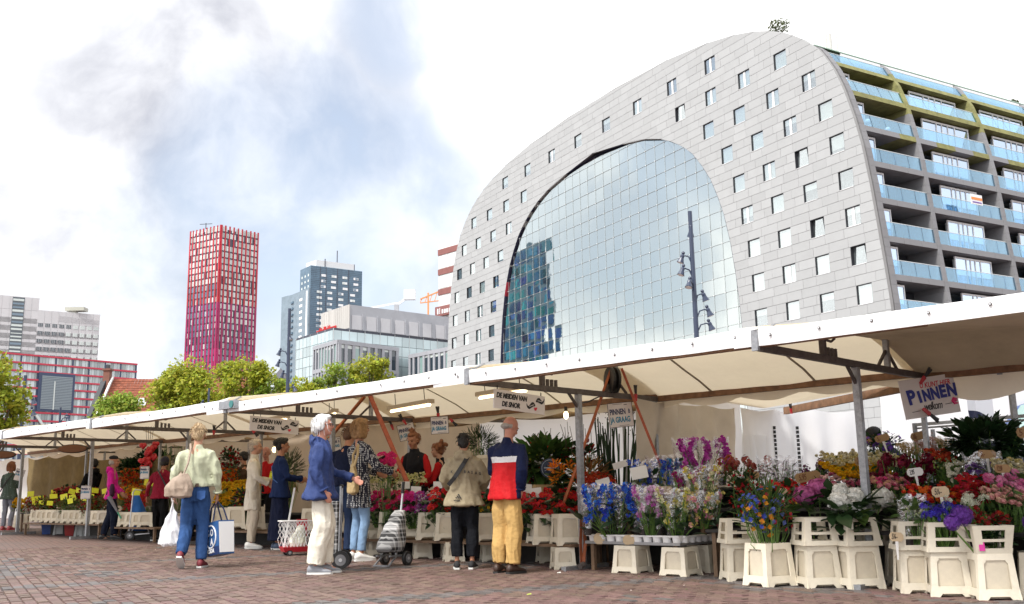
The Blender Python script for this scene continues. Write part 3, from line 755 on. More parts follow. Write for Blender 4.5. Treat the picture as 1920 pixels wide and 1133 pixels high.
cr = thing('cleaning_crane', 'grey window cleaning cradle crane on the office roof', 'crane', (-27, 226, 43.2))
b = MB(); b.bx((-.5, -.5, 0), (.5, .5, 1.8)); b.build('base', m_grey, cr); b = MB(); b.bar((-9, 0, .6), (.5, 0, 2.2), .4); b.build('jib', m_white, cr)
b = MB(); b.bar((0, 0, 1.6), (2.2, 0, 3.2), .5); b.build('arm', m_white, cr); b = MB(); b.bx((1.8, -.9, 2.9), (4.4, .9, 5.2)); b.build('cab', m_white, cr)

# -- white and brown striped block half behind the hall
stp = thing('banded_block', 'pale apartment block with brown horizontal bands beside the hall', 'building')
m_band = mat('band_brown', (.24, .095, .085), .7, var=.15, scale=.6); m_pale = mat('band_pale', (.72, .71, .70), .6)
fr = Face((-19.7, 260), (4, 236)); b = MB(); prism_xy(b, [(-19.7, 260), (4, 236), (18, 262), (-8, 280)], 0, 68.0); b.build('wall', m_pale, stp)
for z in (64.9, 59.4, 53.9, 43.2, 37.6, 32.0):
    b = MB(); fr.box(b, -.05, fr.w, z, z + 1.6, -.1, .25); b.build('band', m_band, stp)
    for k in range(9):
        b = MB(); fr.box(b, .4 + k * 3.6, .4 + k * 3.6 + 3.3, z - 3.7, z - .2, -.1, .08); b.build('window', m_pale if rc.random() < .5 else m_panew, stp)
b = MB(); fr.box(b, -.4, 9, 48.0, 50.6, -.2, 1.0); f_ = b.build('sign_box', m_band, stp)
b = MB()
for k, (h_, w_) in enumerate(((1.5, .5), (1.6, .2), (1.1, .6), (1.1, .6), (1.1, .5), (1.1, .6))): fr.box(b, .6 + k * .95, .6 + k * .95 + w_, 48.5, 48.5 + h_, 1.0, 1.12)
b.build('sign_letters', m_white, f_)
jb = thing('tower_crane', 'small orange crane jib beyond the banded block', 'crane', (-26, 300, 0))
m_or = mat('crane_orange', (.7, .28, .1), .5); b = MB()
b.bar((0, 0, 0), (0, 0, 63), .5); b.build('mast', m_or, jb); b = MB(); b.bar((-2.5, 0, 61), (5, 0, 64), .4); b.bar((-2.5, 0, 59.8), (5, 0, 60.6), .3)
for k in range(5): b.bar((-2.5 + k * 1.5, 0, 60 + .15 * k), (-1.7 + k * 1.5, 0, 61.6 + .5 * k), .2)
b.build('jib', m_or, jb)

# -- white panelled block with a slot of windows, far left
wb = thing('white_block', 'white panelled office block with a dark stair slot, above the red banded building', 'building')
m_wp = mat('white_panel', (.56, .55, .56), .6, island=.05, var=.05, scale=.2)
P0, P1 = (-220.8, 450), (-198, 465); fr = Face(P0, P1)
b = MB(); prism_xy(b, [P0, P1, (-210, 490), (-250, 470)], 0, 89.4); b.build('wall', m_wp, wb)
fa = Face((-249, 432), (-220.5, 450.2))
b = MB(); prism_xy(b, [(-249, 432), (-220.5, 450.2), (-225, 458), (-254, 440)], 0, 95); b.build('stair_tower', m_wp, wb)
for F_, zt, n_ in ((fr, 89.4, 9), (fa, 95, 11)):
    g = MB(); st = F_.w / n_
    for k in range(n_):
        z = zt - 6.2
        while z > 40:
            F_.box(g, k * st + .05, (k + 1) * st - .05, z + .05, z + 6.1, -.1, .16); z -= 6.2 if z > zt - 7 else 3.7
    g.build('panel', m_wp, wb, kind='stuff')
g = MB()
for k in range(30): fr.box(g, 9.0 + k * .6, 9.3 + k * .6, 84.5, 87.4 - .03 * k, -.1, .24)
g.build('grille', mat('panel_grey', (.46, .45, .46), .7), wb)  # grille bars in a slightly darker grey than the panels
for r in range(8):
    for k in range(9):
        z = 83.2 - 3.7 * r; b = MB(); t = .55 + k * fr.w / 9; fr.box(b, t, t + 2.0, z - 1.7, z, -.1, .26)
        w_ = b.build('window', m_dkpane if k < 4 or (k == 4 and rc.random() < .5) else m_panew, wb)
        b = MB(); fr.box(b, t + .62, t + .72, z - 1.7, z, 0, .32); fr.box(b, t + 1.3, t + 1.4, z - 1.7, z, 0, .32); b.build('mullion', m_wp, w_)
b = MB(); fa.box(b, 22.6, 27.6, 50, 94.6, -.1, .24)
s_ = b.build('stair_slot', m_dkpane, wb)
for z in np.arange(52, 94, 1.7):
    b = MB(); fa.box(b, 22.8, 27.4, z, z + rc.uniform(.4, 1.1), 0, .4); b.build('slat', m_panew if rc.random() < .6 else m_paneb, s_)
b = MB(); b.bx((-212, 458, 90.3), (-203, 463, 92.0)); b.bx((-209, 459, 89.4), (-207, 461, 90.4)); b.build('roof_cradle', mat('cradle', (.42, .42, .36), .6), wb)

# -- low building with red floor bands and a big screen
rb_ = thing('banded_library', 'glass building with red floor bands and a large navy framed louvred screen', 'building')
m_rb = mat('band_red', (.52, .04, .075), .5); m_wh2 = mat('pane_mix', (.40, .47, .48), .1, island=.5, spec=.8)
P0, P1 = (-212, 351.3), (-157.8, 410); fr = Face(P0, P1); sp = fr.w; LW = sp * .82
b = MB(); q = fr.p(LW, 0); prism_xy(b, [P0, q[:2], (q[0] - 22, q[1] + 30), (-240, 385)], 0, 57.0); prism_xy(b, [fr.p(sp * .6, 0, -.1)[:2], fr.p(sp, 0, -.1)[:2], (-170, 432), (-196, 412)], 51.0, 57.1); b.build('wall', m_spd, rb_)
for k in range(14):
    z = 57.6 - 3.15 * k; t1 = sp if k < 3 else LW
    b = MB(); fr.box(b, 0, t1, z - .55, z + .1, -.2, .6); b.build('floor_band', m_rb, rb_)
    g = MB(); j = MB(); t = .1; t1 = sp if k < 2 else LW
    while t < t1 - .6:
        wd = rc.choice((.8, 1.2, 1.5)); fr.box(g, t, min(t + wd - .1, t1), z - 3.0, z - .6, -.1, .1 + rc.uniform(0, .08)); t += wd
    for t in np.arange(.02, t1, 6.6): fr.box(j, t, t + .5, z - 3.1, z - .5, -.1, .45)
    g.build('glazing', m_wh2, rb_, kind='stuff'); j.build('pier', mat('pier_navy', (.04, .06, .12), .5), rb_)
def screen():
    t0, t1, z0, z1 = sp * .5025, sp * .678, 35.9, 51.0
    b = MB(); fr.box(b, t0, t1, z0, z1, -.1, .9); s = b.build('screen', mat('pier_navy', (.04, .06, .12), .5), rb_)
    for z in np.arange(z0 + 1.0, z1 - 1.2, .62):
        b = MB(); fr.box(b, t0 + 1.2, t1 - 1.0, z, z + .46, .7, 1.1); b.build('slat', mat('slat_grey', (.24, .29, .32), .4), s)
    b = MB(); fr.box(b, t0 + (t1 - t0) * .42, t0 + (t1 - t0) * .45, z0 + .8, z1 - 3.2, .8, 1.2); b.build('centre_bar', m_panew, s)
screen()
b = MB(); b.bar(fr.p(sp * .50, 34.5, .8), fr.p(sp * .57, 27.0, .8), .9); b.build('stair_brace', m_panew, rb_)

# -- orange tiled roof with skylights and a chimney
br_ = thing('tiled_house', 'old house with an orange red tiled roof, two skylights and a brick chimney', 'building')
m_tile = mat('roof_tile', (.28, .085, .045), .75, island=.2, objr=.15); m_bk = mat('house_brick', (.20, .085, .06), .8, var=.25, scale=2.5)
RL, RR, EL, ER = Vector((-53.6, 130, 16.9)), Vector((-36, 139, 17.6)), Vector((-54.6, 126.5, 9.8)), Vector((-35.5, 134, 9.8))
bk_ = Vector((-.3, .9, -.5)); b = MB(); b.add([RL + bk_, RR + bk_, ER + bk_, EL + bk_, RL + Vector((-3, 5, -6)), RR + Vector((-3, 5, -6))], [(0, 3, 2, 1), (0, 1, 5, 4)]); b.build('roof_deck', m_joint, br_)
b = MB(); prism_xy(b, [(-54, 127.2), (-35.7, 134.5), (-39, 143), (-56.5, 135)], 0, 9.7); b.build('wall', m_bk, br_)
rowsT, colsT = 22, 48; nn = (RR - RL).cross(EL - RL).normalized(); nn = -nn if nn.z < 0 else nn
tiles = MB()
for i in range(rowsT):
    for j in range(colsT):
        def pt(a, c): return (RL + (EL - RL) * a).lerp(RR + (ER - RR) * a, c)
        a0, a1, c0, c1 = i / rowsT, (i + 1.06) / rowsT, (j + .02) / colsT, (j + .98) / colsT
        up = nn * .10; dn = nn * (.04 + rc.uniform(0, .03))
        q = [pt(a0, c0), pt(a0, c1), pt(a1, c1), pt(a1, c0)]; tiles.hexa([q[0], q[1], q[2], q[3], q[0] + dn, q[1] + dn, q[2] + up, q[3] + up])
tiles.build('roof_tiles', m_tile, br_, kind='stuff')
for a, c in ((.38, .23), (.42, .60), (.80, .56)):
    def pt(a, c): return (RL + (EL - RL) * a).lerp(RR + (ER - RR) * a, c)
    q = [pt(a, c), pt(a, c + .055), pt(a + .14, c + .055), pt(a + .14, c)]; b = MB(); b.hexa([*q, *[p + nn * .22 for p in q]]); s = b.build('skylight', m_white, br_)
    q = [x.lerp((q[0] + q[2]) / 2, .2) + nn * .23 for x in q]; b = MB(); b.hexa([*q, *[p + nn * .02 for p in q]]); b.build('pane', m_panew, s)
b = MB(); b.bar(RL + Vector((-.4, -.1, .1)), EL + Vector((-.5, -.1, -.2)), .7, .5); b.bar(EL + Vector((-.5, -.1, -.2)), (-55, 126.8, 0), .6); b.build('verge', m_dark, br_)
b = MB(); b.bar(RL + Vector((.5, -.15, .25)), EL + Vector((.45, -.15, .1)), .3, .2); b.build('lead_flashing', m_steel, br_)
b = MB(); b.bx((-54.2, 129.4, 14.5), (-53.4, 130.3, 18.0)); b.bx((-54.35, 129.25, 18.0), (-53.25, 130.45, 18.25)); b.build('chimney', m_bk, br_)
b = MB(); b.bx((-54.0, 129.6, 18.25), (-53.6, 130.1, 18.8)); b.build('chimney_pot', m_dark, br_)
tu = thing('roof_turret', 'small brick turret with a dark pointed cap rising from the trees', 'turret', (-35.6, 150, 0))
b = MB(); b.bx((-.75, -.75, 0), (.75, .75, 18.6)); b.build('shaft', m_bk, tu); b = MB(); b.bx((-1.2, -1.2, 18.6), (1.2, 1.2, 18.9)); b.add([(-1.1, -1.1, 18.9), (1.1, -1.1, 18.9), (1.1, 1.1, 18.9), (-1.1, 1.1, 18.9), (0, 0, 20.6)], [(0, 1, 4), (1, 2, 4), (2, 3, 4), (3, 0, 4)]); b.build('cap', mat('slate', (.07, .07, .09), .6), tu)

# -- teal office tower to the west, seen only mirrored in the hall's glass
rt = thing('teal_tower', 'teal glass office tower west of the square, mirrored in the hall glass', 'building')
m_teal = mat('teal_glass', (.05, .26, .44), .08, spec=1.0, island=.75, hue=.06)
m_tealw = mat('teal_wall', (.17, .27, .34), .6, var=.3, scale=.2)
P0, P1 = Vector((-150.5, 216)), Vector((-117.0, 185.4)); BK = Vector((-18, 29)); fr = Face(P0, P1)
b = MB(); prism_xy(b, [P0, P1, P1 + BK, P0 + BK], 0, 69); b.build('wall', m_tealw, rt)
for F_ in (fr, Face(P1, P1 + BK)):
    n_ = int(F_.w / 2.6); g = MB()
    for k in range(n_):
        for z in np.arange(1, 66, 3.4):
            if rc.random() < .9: F_.box(g, k * F_.w / n_ + .3, (k + 1) * F_.w / n_ - .25, z, z + 2.5, -.1, .1 + rc.uniform(0, .1))
    g.build('glazing', m_teal, rt, kind='stuff')

# ------------------------------------------------------------------ trees
m_bark = mat('bark', (.09, .07, .05), .9, var=.3, scale=6)
LEAF = {}
def leafmat(key, col): 
    return mat('leaf_' + key, col, .55, island=.45, hue=.03, trans=.42, spec=.3)
def tree(name, label, x, y, ztop, rad, zbase, n, col, leaf=.30, seed=0, group=None, stretch=1.0):
    g = np.random.default_rng(seed); z0 = gz(x, y)
    t = thing(name, label, 'tree', (x, y, z0), 0, group)
    H = ztop - z0; zb = zbase - z0
    b = MB(); b.tube([(0, 0, 0), (.1, 0, H * .3), (-.05, .1, H * .6), (0, 0, H * .9)], [.28, .22, .14, .03], 8)
    lumps = []
    for k in range(30):
        a = g.uniform(0, 6.28); rr = rad * g.uniform(.25, .82); zz = zb + (H - zb) * g.uniform(.08, .85); taper = 1 - .55 * max(0, (zz - zb) / (H - zb) - .45)
        c = np.array([math.cos(a) * rr * taper, math.sin(a) * rr * taper, zz]); lumps.append((c, rad * g.uniform(.16, .36)))
        b.tube([(0, 0, zb * .8 + (zz - zb) * .3), tuple(c * .6 + np.array([0, 0, zz * .4 - .6 * zz * .4])), tuple(c)], [.10, .06, .015], 5)
    lumps.append((np.array([0, 0, H - rad * .35]), rad * .36)); lumps.append((np.array([rad * .2, 0, H - rad * .6]), rad * .42))
    b.build('trunk', m_bark, t)
    pts = []
    for c, r_ in lumps:
        m_ = n // len(lumps); d = g.normal(size=(m_, 3)); d /= np.linalg.norm(d, axis=1)[:, None]; rr = r_ * g.uniform(.3, 1.35, m_) ** .7
        p = c + d * rr[:, None] * np.array([1, 1, .85 * stretch]); pts.append(p)
    P = np.concatenate(pts); m_ = len(P)
    nrm_ = g.normal(size=(m_, 3)) * .7 + np.array([-.25, -.45, .8]); nrm_ /= np.linalg.norm(nrm_, axis=1)[:, None]
    tv = np.cross(nrm_, g.normal(size=(m_, 3))); tv /= np.linalg.norm(tv, axis=1)[:, None]; bt_ = np.cross(nrm_, tv)
    s = leaf * g.uniform(.6, 1.3, m_)[:, None]
    V = np.stack([P - tv * s, P - bt_ * s * .55 + nrm_ * s * .1, P + tv * s, P + bt_ * s * .55 + nrm_ * s * .1], 1).reshape(-1, 3)
    F = np.arange(m_ * 4).reshape(-1, 4)
    link('crown', np_mesh('crown', V, F, leafmat(*col)), t, kind=None)
    return t
YG, GR_, DG = ('yellow_green', (.34, .37, .035)), ('green', (.25, .33, .045)), ('deep_green', (.055, .085, .022))
TG = 'trees behind the market'
tree('street_tree', 'yellow green tree at the left edge beside the red banded building', -29.2, 55, 9.4, 2.2, 3.6, 7000, YG, .15, 1)
tree('street_tree', 'small bright green tree in front of the tiled roof', -32.0, 80, 9.8, 2.6, 5.0, 5200, GR_, .17, 2, TG)
tree('street_tree', 'broad tree left of the red striped tower foot', -28.6, 86, 13.6, 3.6, 6.0, 9000, YG, .18, 3, TG)
tree('street_tree', 'large yellow green tree in front of the red striped tower', -25.0, 92, 14.3, 3.7, 6.5, 9000, YG, .18, 4, TG)
tree('street_tree', 'green tree just right of the red striped tower foot', -22.2, 91, 12.2, 2.9, 6.0, 6500, GR_, .17, 5, TG)
tree('street_tree', 'bright tree under the small turret beside the left lamp post', -19.6, 90, 11.9, 2.6, 6.2, 6000, YG, .17, 6, TG)
tree('street_tree', 'tree in front of the lower office windows left', -17.4, 95, 14.0, 2.8, 7.0, 7000, GR_, .17, 7, TG)
tree('street_tree', 'tree in front of the lower office windows right', -14.1, 96, 14.9, 2.9, 7.5, 7500, YG, .17, 8, TG)
tree('street_tree', 'low green tree between the tiled roof and the striped tower', -32.6, 96, 11.8, 3.2, 6.0, 5200, GR_, .18, 9, TG)
# roof shrubs on the hall
for n_, (u, wv_, z, s, lb) in enumerate(((29.6, 1.0, 42.25, 1.1, 'round olive bush growing on the top of the hall'), (26, 5.0, 43.3, .8, 'low green plant beside the roof flue pipes'), (33.2, 30.0, 39.2, .6, 'thin shrub on the far end of the hall roof'))):
    p = rooftop(u, wv_, z); g = np.random.default_rng(40 + n_)
    t = thing('roof_shrub', lb, 'shrub', p)
    b = MB(); b.tube([(0, 0, -.6), (.1, 0, .1), (-.3 * s, 0, .7 * s)], [.12, .09, .03], 6); b.tube([(.05, 0, 0), (.4 * s, 0, .6 * s)], [.07, .03], 6); b.build('stem', m_bark, t)
    m_ = 420; d = g.normal(size=(m_, 3)); d /= np.linalg.norm(d, axis=1)[:, None]; P = d * (g.uniform(.45, 1, m_)[:, None]) * s * np.array([1, 1, .7]) + np.array([0, 0, .85 * s])
    nrm_ = g.normal(size=(m_, 3)); nrm_ /= np.linalg.norm(nrm_, axis=1)[:, None]; tv = np.cross(nrm_, d); tv /= np.linalg.norm(tv, axis=1)[:, None] + 1e-6; bt_ = np.cross(nrm_, tv)
    V = np.stack([P - tv * .13, P - bt_ * .06, P + tv * .13, P + bt_ * .06], 1).reshape(-1, 3)
    link('leaves', np_mesh('leaves', V, np.arange(m_ * 4).reshape(-1, 4), leafmat('olive_grey', (.10, .12, .055))), t)

# ------------------------------------------------------------------ lamp posts with spot heads
m_post = mat('lamp_navy', (.022, .035, .075), .4, spec=.6)
m_lens = mat('lamp_lens', (.75, .75, .72), .2)
def lamp(label, x, y, ztop, heads, r=.11):
    z0 = gz(x, y); t = thing('street_lamp', label, 'street lamp', (x, y, z0)); H = ztop - z0
    b = MB(); b.tube([(0, 0, 0), (0, 0, H * .75), (0, 0, H)], [r * 1.15, r * .95, r * .85], 10); b.build('pole', m_post, t)
    for zz, dx, dy in heads:
        b = MB(); b.tube([(0, 0, zz - .5), (dx * .35, dy * .35, zz - .05), (dx * .75, dy * .75, zz + .02), (dx, dy, zz - .05)], .035, 6); a = b.build('arm', m_post, t)
        b = MB(); d = Vector((dx, dy, 0)).normalized(); tl = (d * .35 + Vector((0, 0, -1))).normalized(); c = Vector((dx, dy, zz))
        b.tube([c - tl * .12, c - tl * .02, c + tl * .09, c + tl * .15, c + tl * .32], [.04, .10, .10, .12, .18], 10); b.ell(c - tl * .16, .085, 8, 6); h = b.build('spot_head', m_post, a)
        b = MB(); b.tube([c + tl * .325, c + tl * .335], [.15, .15], 10); b.build('lens', m_lens, a)
    return t
HD = [(.9, 0, .02), (2.15, -.45, .1), (2.8, -.5, -.1), (3.45, -.25, -.3), (4.0, .45, .1), (4.75, .6, 0), (5.4, .65, .05)]
lamp('tall navy lamp post with clustered spotlights in front of the hall glass', 8.5, 45, 13.9, [(13.9 - a - gz(8.5, 45) , dx, dy) for a, dx, dy in HD], .12)
lamp('navy lamp post with clustered spotlights beside the office block', -16.1, 70, 14.4, [(14.4 - a * 1.0 - gz(-16.1, 70), dx * 1.25, dy) for a, dx, dy in ((2.0, .02, 0), (3.1, -.5, 0), (3.9, -.55, 0), (4.7, -.3, 0), (5.7, .35, 0), (6.5, .6, 0), (7.0, .5, 0))], .13)
lamp('dark lamp post beside the louvred screen at far left', -29.9, 60, 8.6, [(6.9, .45, .2), (6.2, .5, .2)], .12)
lamp('low dark lamp post in front of the red bands', -27.6, 60, 6.6, [(5.7, .45, 0)], .07)
lamp('thin lamp post above the roof in front of the trees', -18.6, 60, 7.6, [(6.4, -.4, 0)], .07)
# ------------------------------------------------------------------ market stalls
m_galv = mat('galvanised', (.30, .31, .33), .45, metal=.55, var=.3, scale=30, bump=.15, bscale=120, dirt=.5)
m_rust = mat('old_steel', (.10, .085, .08), .6, metal=.3, var=.4, scale=20, dirt=.5)
m_rustred = mat('red_strut', (.34, .07, .03), .6, var=.3, scale=18, dirt=.4)
m_wood = mat('stall_wood', (.20, .105, .055), .75, var=.45, scale=9, bump=.2, bscale=30)
m_canvas = mat('canvas_white', (.84, .81, .75), .8, var=.10, scale=1.8, trans=.30, tcol=(.80, .68, .48), bump=.35, bscale=4.5, dirt=.16)
m_canvas_top = mat('canvas_flap', (.86, .86, .87), .6, var=.03, scale=2, trans=.12, bump=.25, bscale=5)
m_sheet = mat('plastic_sheet', (.84, .84, .85), .5, var=.05, scale=1, trans=.5, bump=.3, bscale=3)
m_beige = mat('beige_curtain', (.64, .58, .50), .85, var=.10, scale=2.2, bump=.8, bscale=4, trans=.38, dirt=.2)
m_hess = mat('hessian', (.20, .14, .055), .95, var=.25, scale=4, bump=.6, bscale=120, trans=.12)
m_black = mat('black_rubber', (.012, .012, .013), .5)
m_clampred = mat('clamp_red', (.45, .02, .03), .4)
m_tube = emit('tube_light', (1.0, .84, .55), 3.2)
m_bulb = emit('bulb_light', (1.0, .78, .4), 4.5)
m_alu = mat('alu_silver', (.62, .63, .65), .35, metal=.7)
FR = [-4.1, 0.0, 3.40, 8.25, 12.65, 16.75, 20.6, 24.6]       # frames along the row
def stall_frame(t, two=True, foot=True, red=False):
    """one cross frame in the stall's own axes (x into the stall, y along the row)"""
    b = MB(); b.bar((0, 0, .03), (0, 0, 1.99), .062); b.build('post', m_galv, t)
    if two: b = MB(); b.bar((1.5, 0, .03), (1.5, 0, 1.99), .045); b.build('post', m_galv, t)
    if foot: b = MB(); b.bx((-.34, -.035, 0), (.42, .035, .055)); b.build('foot', m_galv, t)
    b = MB(); b.bar((-1.72, 0, 2.02), (1.62, 0, 2.02), .05, .062); b.build('cross_beam', m_rust, t)
    b = MB(); b.bar((.72, 0, 2.05), (.72, 0, 2.40), .05); k = b.build('king_post', m_galv, t)
    for s in (-1, 1): b = MB(); b.bar((.72 + s * .21, 0, 2.05), (.72 + s * .02, 0, 2.21), .024); b.build('brace', m_rust, k)
    b = MB(); b.bar((-.62, 0, 2.05), (-.62, 0, 2.235), .05); k = b.build('peg_post', m_rust, t)
    b = MB(); b.tube([(-.60, 0, 2.20), (-.45, 0, 2.19), (-.38, 0, 2.225)], .012, 6)
    for q in (-.53, -.46, -.39): b.bar((q, 0, 2.05), (q, 0, 2.13), .03)
    b.build('peg', m_rust, k)
    b = MB(); b.bar((0, 0, 1.82), (-.17, 0, 1.995), .026); b.build('brace', m_rust, t)
    b = MB(); b.bx((-1.80, -.028, 1.985), (-1.768, .028, 2.15)); b.bar((-1.80, 0, 2.15), (-1.68, -.02, 2.165), .05, .012); b.bar((-1.68, -.02, 2.165), (-1.62, -.10, 2.21), .05, .012); b.build('hook_plate', m_galv, t)
def roof_sheet(t, y0, y1, over=.35, seed=0, mtl=None, sag=.05, lift=0.0, skip=0):
    """canvas over the fascia board and ridge; y runs along the row"""
    prof = [(-1.775, 2.035), (-1.782, 2.10), (-1.780, 2.165), (-1.73, 2.20), (-1.55, 2.235), (-1.2, 2.285), (-.8, 2.325), (-.4, 2.36), (.1, 2.39), (.72, 2.425), (1.0, 2.36), (1.3, 2.26), (1.62, 2.12)]
    prof = prof[skip:]; n_ = 26; rows_ = []
    for i in range(n_ + 1):
        y = y0 + (y1 - y0) * i / n_; f = i / n_; row = []
        for k, (u, z) in enumerate(prof):
            sg_ = -sag * 4 * f * (1 - f) * (0 if k < 3 else (.35 if k in (9,) else 1.0))
            wv = noise.noise(Vector((y * 1.7, u * 1.3, seed))) * (.030 if k > 2 else .008)
            fx = noise.noise(Vector((y * 2.2, seed, 1))) * .02 if k < 3 else 0
            row.append((u + fx, y, z + sg_ + wv + lift + (.045 * noise.noise(Vector((y * .9, 4, seed))) if k in (3, 4, 5) else 0)))
        rows_.append(row)
    b = MB(); vs_ = [p for r_ in rows_ for p in r_]; m_ = len(prof)
    fs_ = [(i * m_ + j, i * m_ + j + 1, (i + 1) * m_ + j + 1, (i + 1) * m_ + j) for i in range(n_) for j in range(m_ - 1)]
    b.add(vs_, fs_); b.m = [1 if (q % (m_ - 1)) < 2 - skip else 0 for q in range(len(fs_))]
    o = b.build('roof_canvas', [mtl or m_canvas, m_canvas_top], t, True)
    if skip: return o
    sm = MB()
    for q in range(1, 3):
        i = int(n_ * q / 3); P_ = [Vector(rows_[i][k]) + Vector((0, 0, -.004)) for k in range(3, len(prof))]
        for p0_, p1_ in zip(P_, P_[1:]): sm.bar(p0_, p1_, .035, .003)
    sm.build('seam', mat('canvas_seam', (.48, .42, .33), .9), t)
    e = MB(); y = y0 + .2
    while y < y1 - .1:
        e.tube([(-1.792, y, 2.115 + lift), (-1.786, y, 2.115 + lift)], [.0125, .0125], 10); e.tube([(-1.796, y, 2.115 + lift), (-1.787, y, 2.115 + lift)], [.0075, .0075], 8, 1); y += .42
    e.build('eyelet', [m_rust, m_alu], t)
    return o
def fascia(t, y0, y1):
    b = MB(); b.bx((-1.752, y0, 2.018), (-1.69, y1, 2.13)); b.build('fascia_board', m_wood, t)
def valance(t, y0, y1, seed=0, drop=.20):
    b = MB(); n_ = 40; rows_ = []
    for i in range(n_ + 1):
        y = y0 + (y1 - y0) * i / n_; k = drop * (.75 + .35 * abs(math.sin(i * .32 + seed))) ; fx = .03 * math.sin(i * .9 + seed)
        rows_ += [(1.60, y, 2.14), (1.62 + fx * .4, y, 2.14 - k * .5), (1.64 + fx, y, 2.14 - k)]
    b.add(rows_, [(i * 3 + j, i * 3 + j + 1, (i + 1) * 3 + j + 1, (i + 1) * 3 + j) for i in range(n_) for j in range(2)])
    b.build('valance', m_canvas, t, True)
    b = MB(); b.bar((1.58, y0, 2.055), (1.58, y1, 2.055), .07, .07); b.build('rear_purlin', m_wood, t)
SL = ['market stall at the right edge with shaded brown canvas underside and no front board', 'market stall with the large payment sign, front board ending in a wooden block', 'market stall with red struts and hanging lamps above the middle flower counter',
      'market stall with the first moustache sign and a clip-on switch box', 'market stall sheltering the green jacket shopper, white canvas over the front', 'market stall with oval hanging discs and brown hessian backdrop', 'last market stall at the far left end of the row']
stalls = []
for i in range(len(FR) - 1):
    y0, L_ = FR[i], FR[i + 1] - FR[i]
    p = W(y0, 0); t = thing('market_stall', SL[i], 'market stall', p, STALL_ROT, 'flower market stalls in a row'); stalls.append(t)
    stall_frame(t, True, i in (1, 2, 3, 4, 5, 6, 0))
    ov = .55 if i in (1, 2) else .2
    roof_sheet(t, -.02, L_ + (ov if i < len(FR) - 2 else 0), seed=i * 3.7, sag=.06 + .02 * (i % 2), lift=0.0 if i != 0 else .022)
    if i == 0: roof_sheet(t, .02, L_ - .9 + .95, seed=9.1, lift=-.06, skip=3, mtl=mat('canvas_shaded', (.50, .43, .33), .85, var=.14, scale=2, trans=.10, bump=.4, bscale=4, dirt=.3))  # shade under the doubled canvas is put into this sheet's darker colour
    if i != 0: fascia(t, -1.35 if i == 1 else .02, L_ - .02 - (0 if i != 2 else 0))
    valance(t, 0, L_, i, .20 if i else .34)
# ground-level fall of one degree along the row is taken up by the feet
# -- rear row: roof edge, white sheets and partition
rs = thing('rear_stall', 'rear market stall roof with a brown timber edge behind the flower display', 'market stall', (0, 0, 0))
def wl(s, u, z): return W(s, u, z)
b = MB(); b.bar(wl(3.1, 4.3, 1.98), wl(.15, 2.1, 2.0), .06, .10); b.bar(wl(.15, 2.1, 2.0), wl(-1.6, 1.75, 2.03), .06, .10); b.build('timber_edge', m_wood, rs)
b = MB(); q = [wl(3.4, 4.2, 2.03), wl(.15, 2.12, 2.04), wl(-3.5, 1.9, 2.06), wl(-3.5, 1.62, 2.12), wl(0, 1.62, 2.12), wl(3.4, 1.62, 2.12)]
b.add(q, [(0, 1, 4, 5), (1, 2, 3, 4)]); b.build('roof_canvas', m_canvas, rs)
b = MB(); b.bar(wl(-.75, 1.9, 0), wl(-.75, 1.9, 2.0), .05); b.build('post', m_galv, rs)
b = MB(); b.bar(wl(-.75, 1.6, 2.0), wl(-.75, 3.2, 2.02), .05); b.bar(wl(-.75, 1.9, 1.82), wl(-.75, 1.75, 1.99), .024); b.bar(wl(-.75, 2.3, 2.02), wl(-.75, 2.3, 2.3), .045); b.bar(wl(-.75, 2.15, 2.03), wl(-.75, 2.28, 2.16), .022); b.bar(wl(-.75, 2.45, 2.03), wl(-.75, 2.32, 2.16), .022); b.build('cross_beam', m_galv, rs)
b = MB(); rows_ = []
for i in range(41):
    s = 3.3 + 26.7 * i / 40
    for j, (u, z) in enumerate(((1.64, 2.13), (2.3, 2.2), (3.0, 2.26), (3.6, 2.24), (4.1, 2.18))): rows_.append(W(s, u, z - .05 * abs(math.sin(i * 1.2)) * (0 < j < 4) + .02 * noise.noise(Vector((s * 2, u * 2, 0)))))
b.add(rows_, [(i * 5 + j, i * 5 + j + 1, (i + 1) * 5 + j + 1, (i + 1) * 5 + j) for i in range(40) for j in range(4)])
rr_ = thing('rear_stall', 'long rear canvas roof and rolled sheet behind the counters left of the second post', 'market stall', (0, 0, 0)); b.build('roof_canvas', m_canvas, rr_, True)
for s in (5.6, 8.25, 12.65, 16.75, 20.6, 24.6):
    b = MB(); b.bar(wl(s, 3.7, 0), wl(s, 3.7, 2.12), .05); b.build('post', m_galv, rr_); b = MB(); b.bar(wl(s, 1.7, 2.06), wl(s, 4.0, 2.09), .045); b.build('cross_beam', m_rust, rr_)
b = MB(); b.tube([wl(3.4 + .5 * k, 1.9 + .04 * math.sin(k * 2.1), 1.97 + .015 * math.sin(k * 1.3)) for k in range(22)], [.05 + .02 * math.sin(k * 1.7) for k in range(22)], 8); b.build('rolled_canvas', mat('canvas_rolled', (.42, .30, .17), .85, var=.3, scale=5, bump=.3, bscale=9), rr_, True)
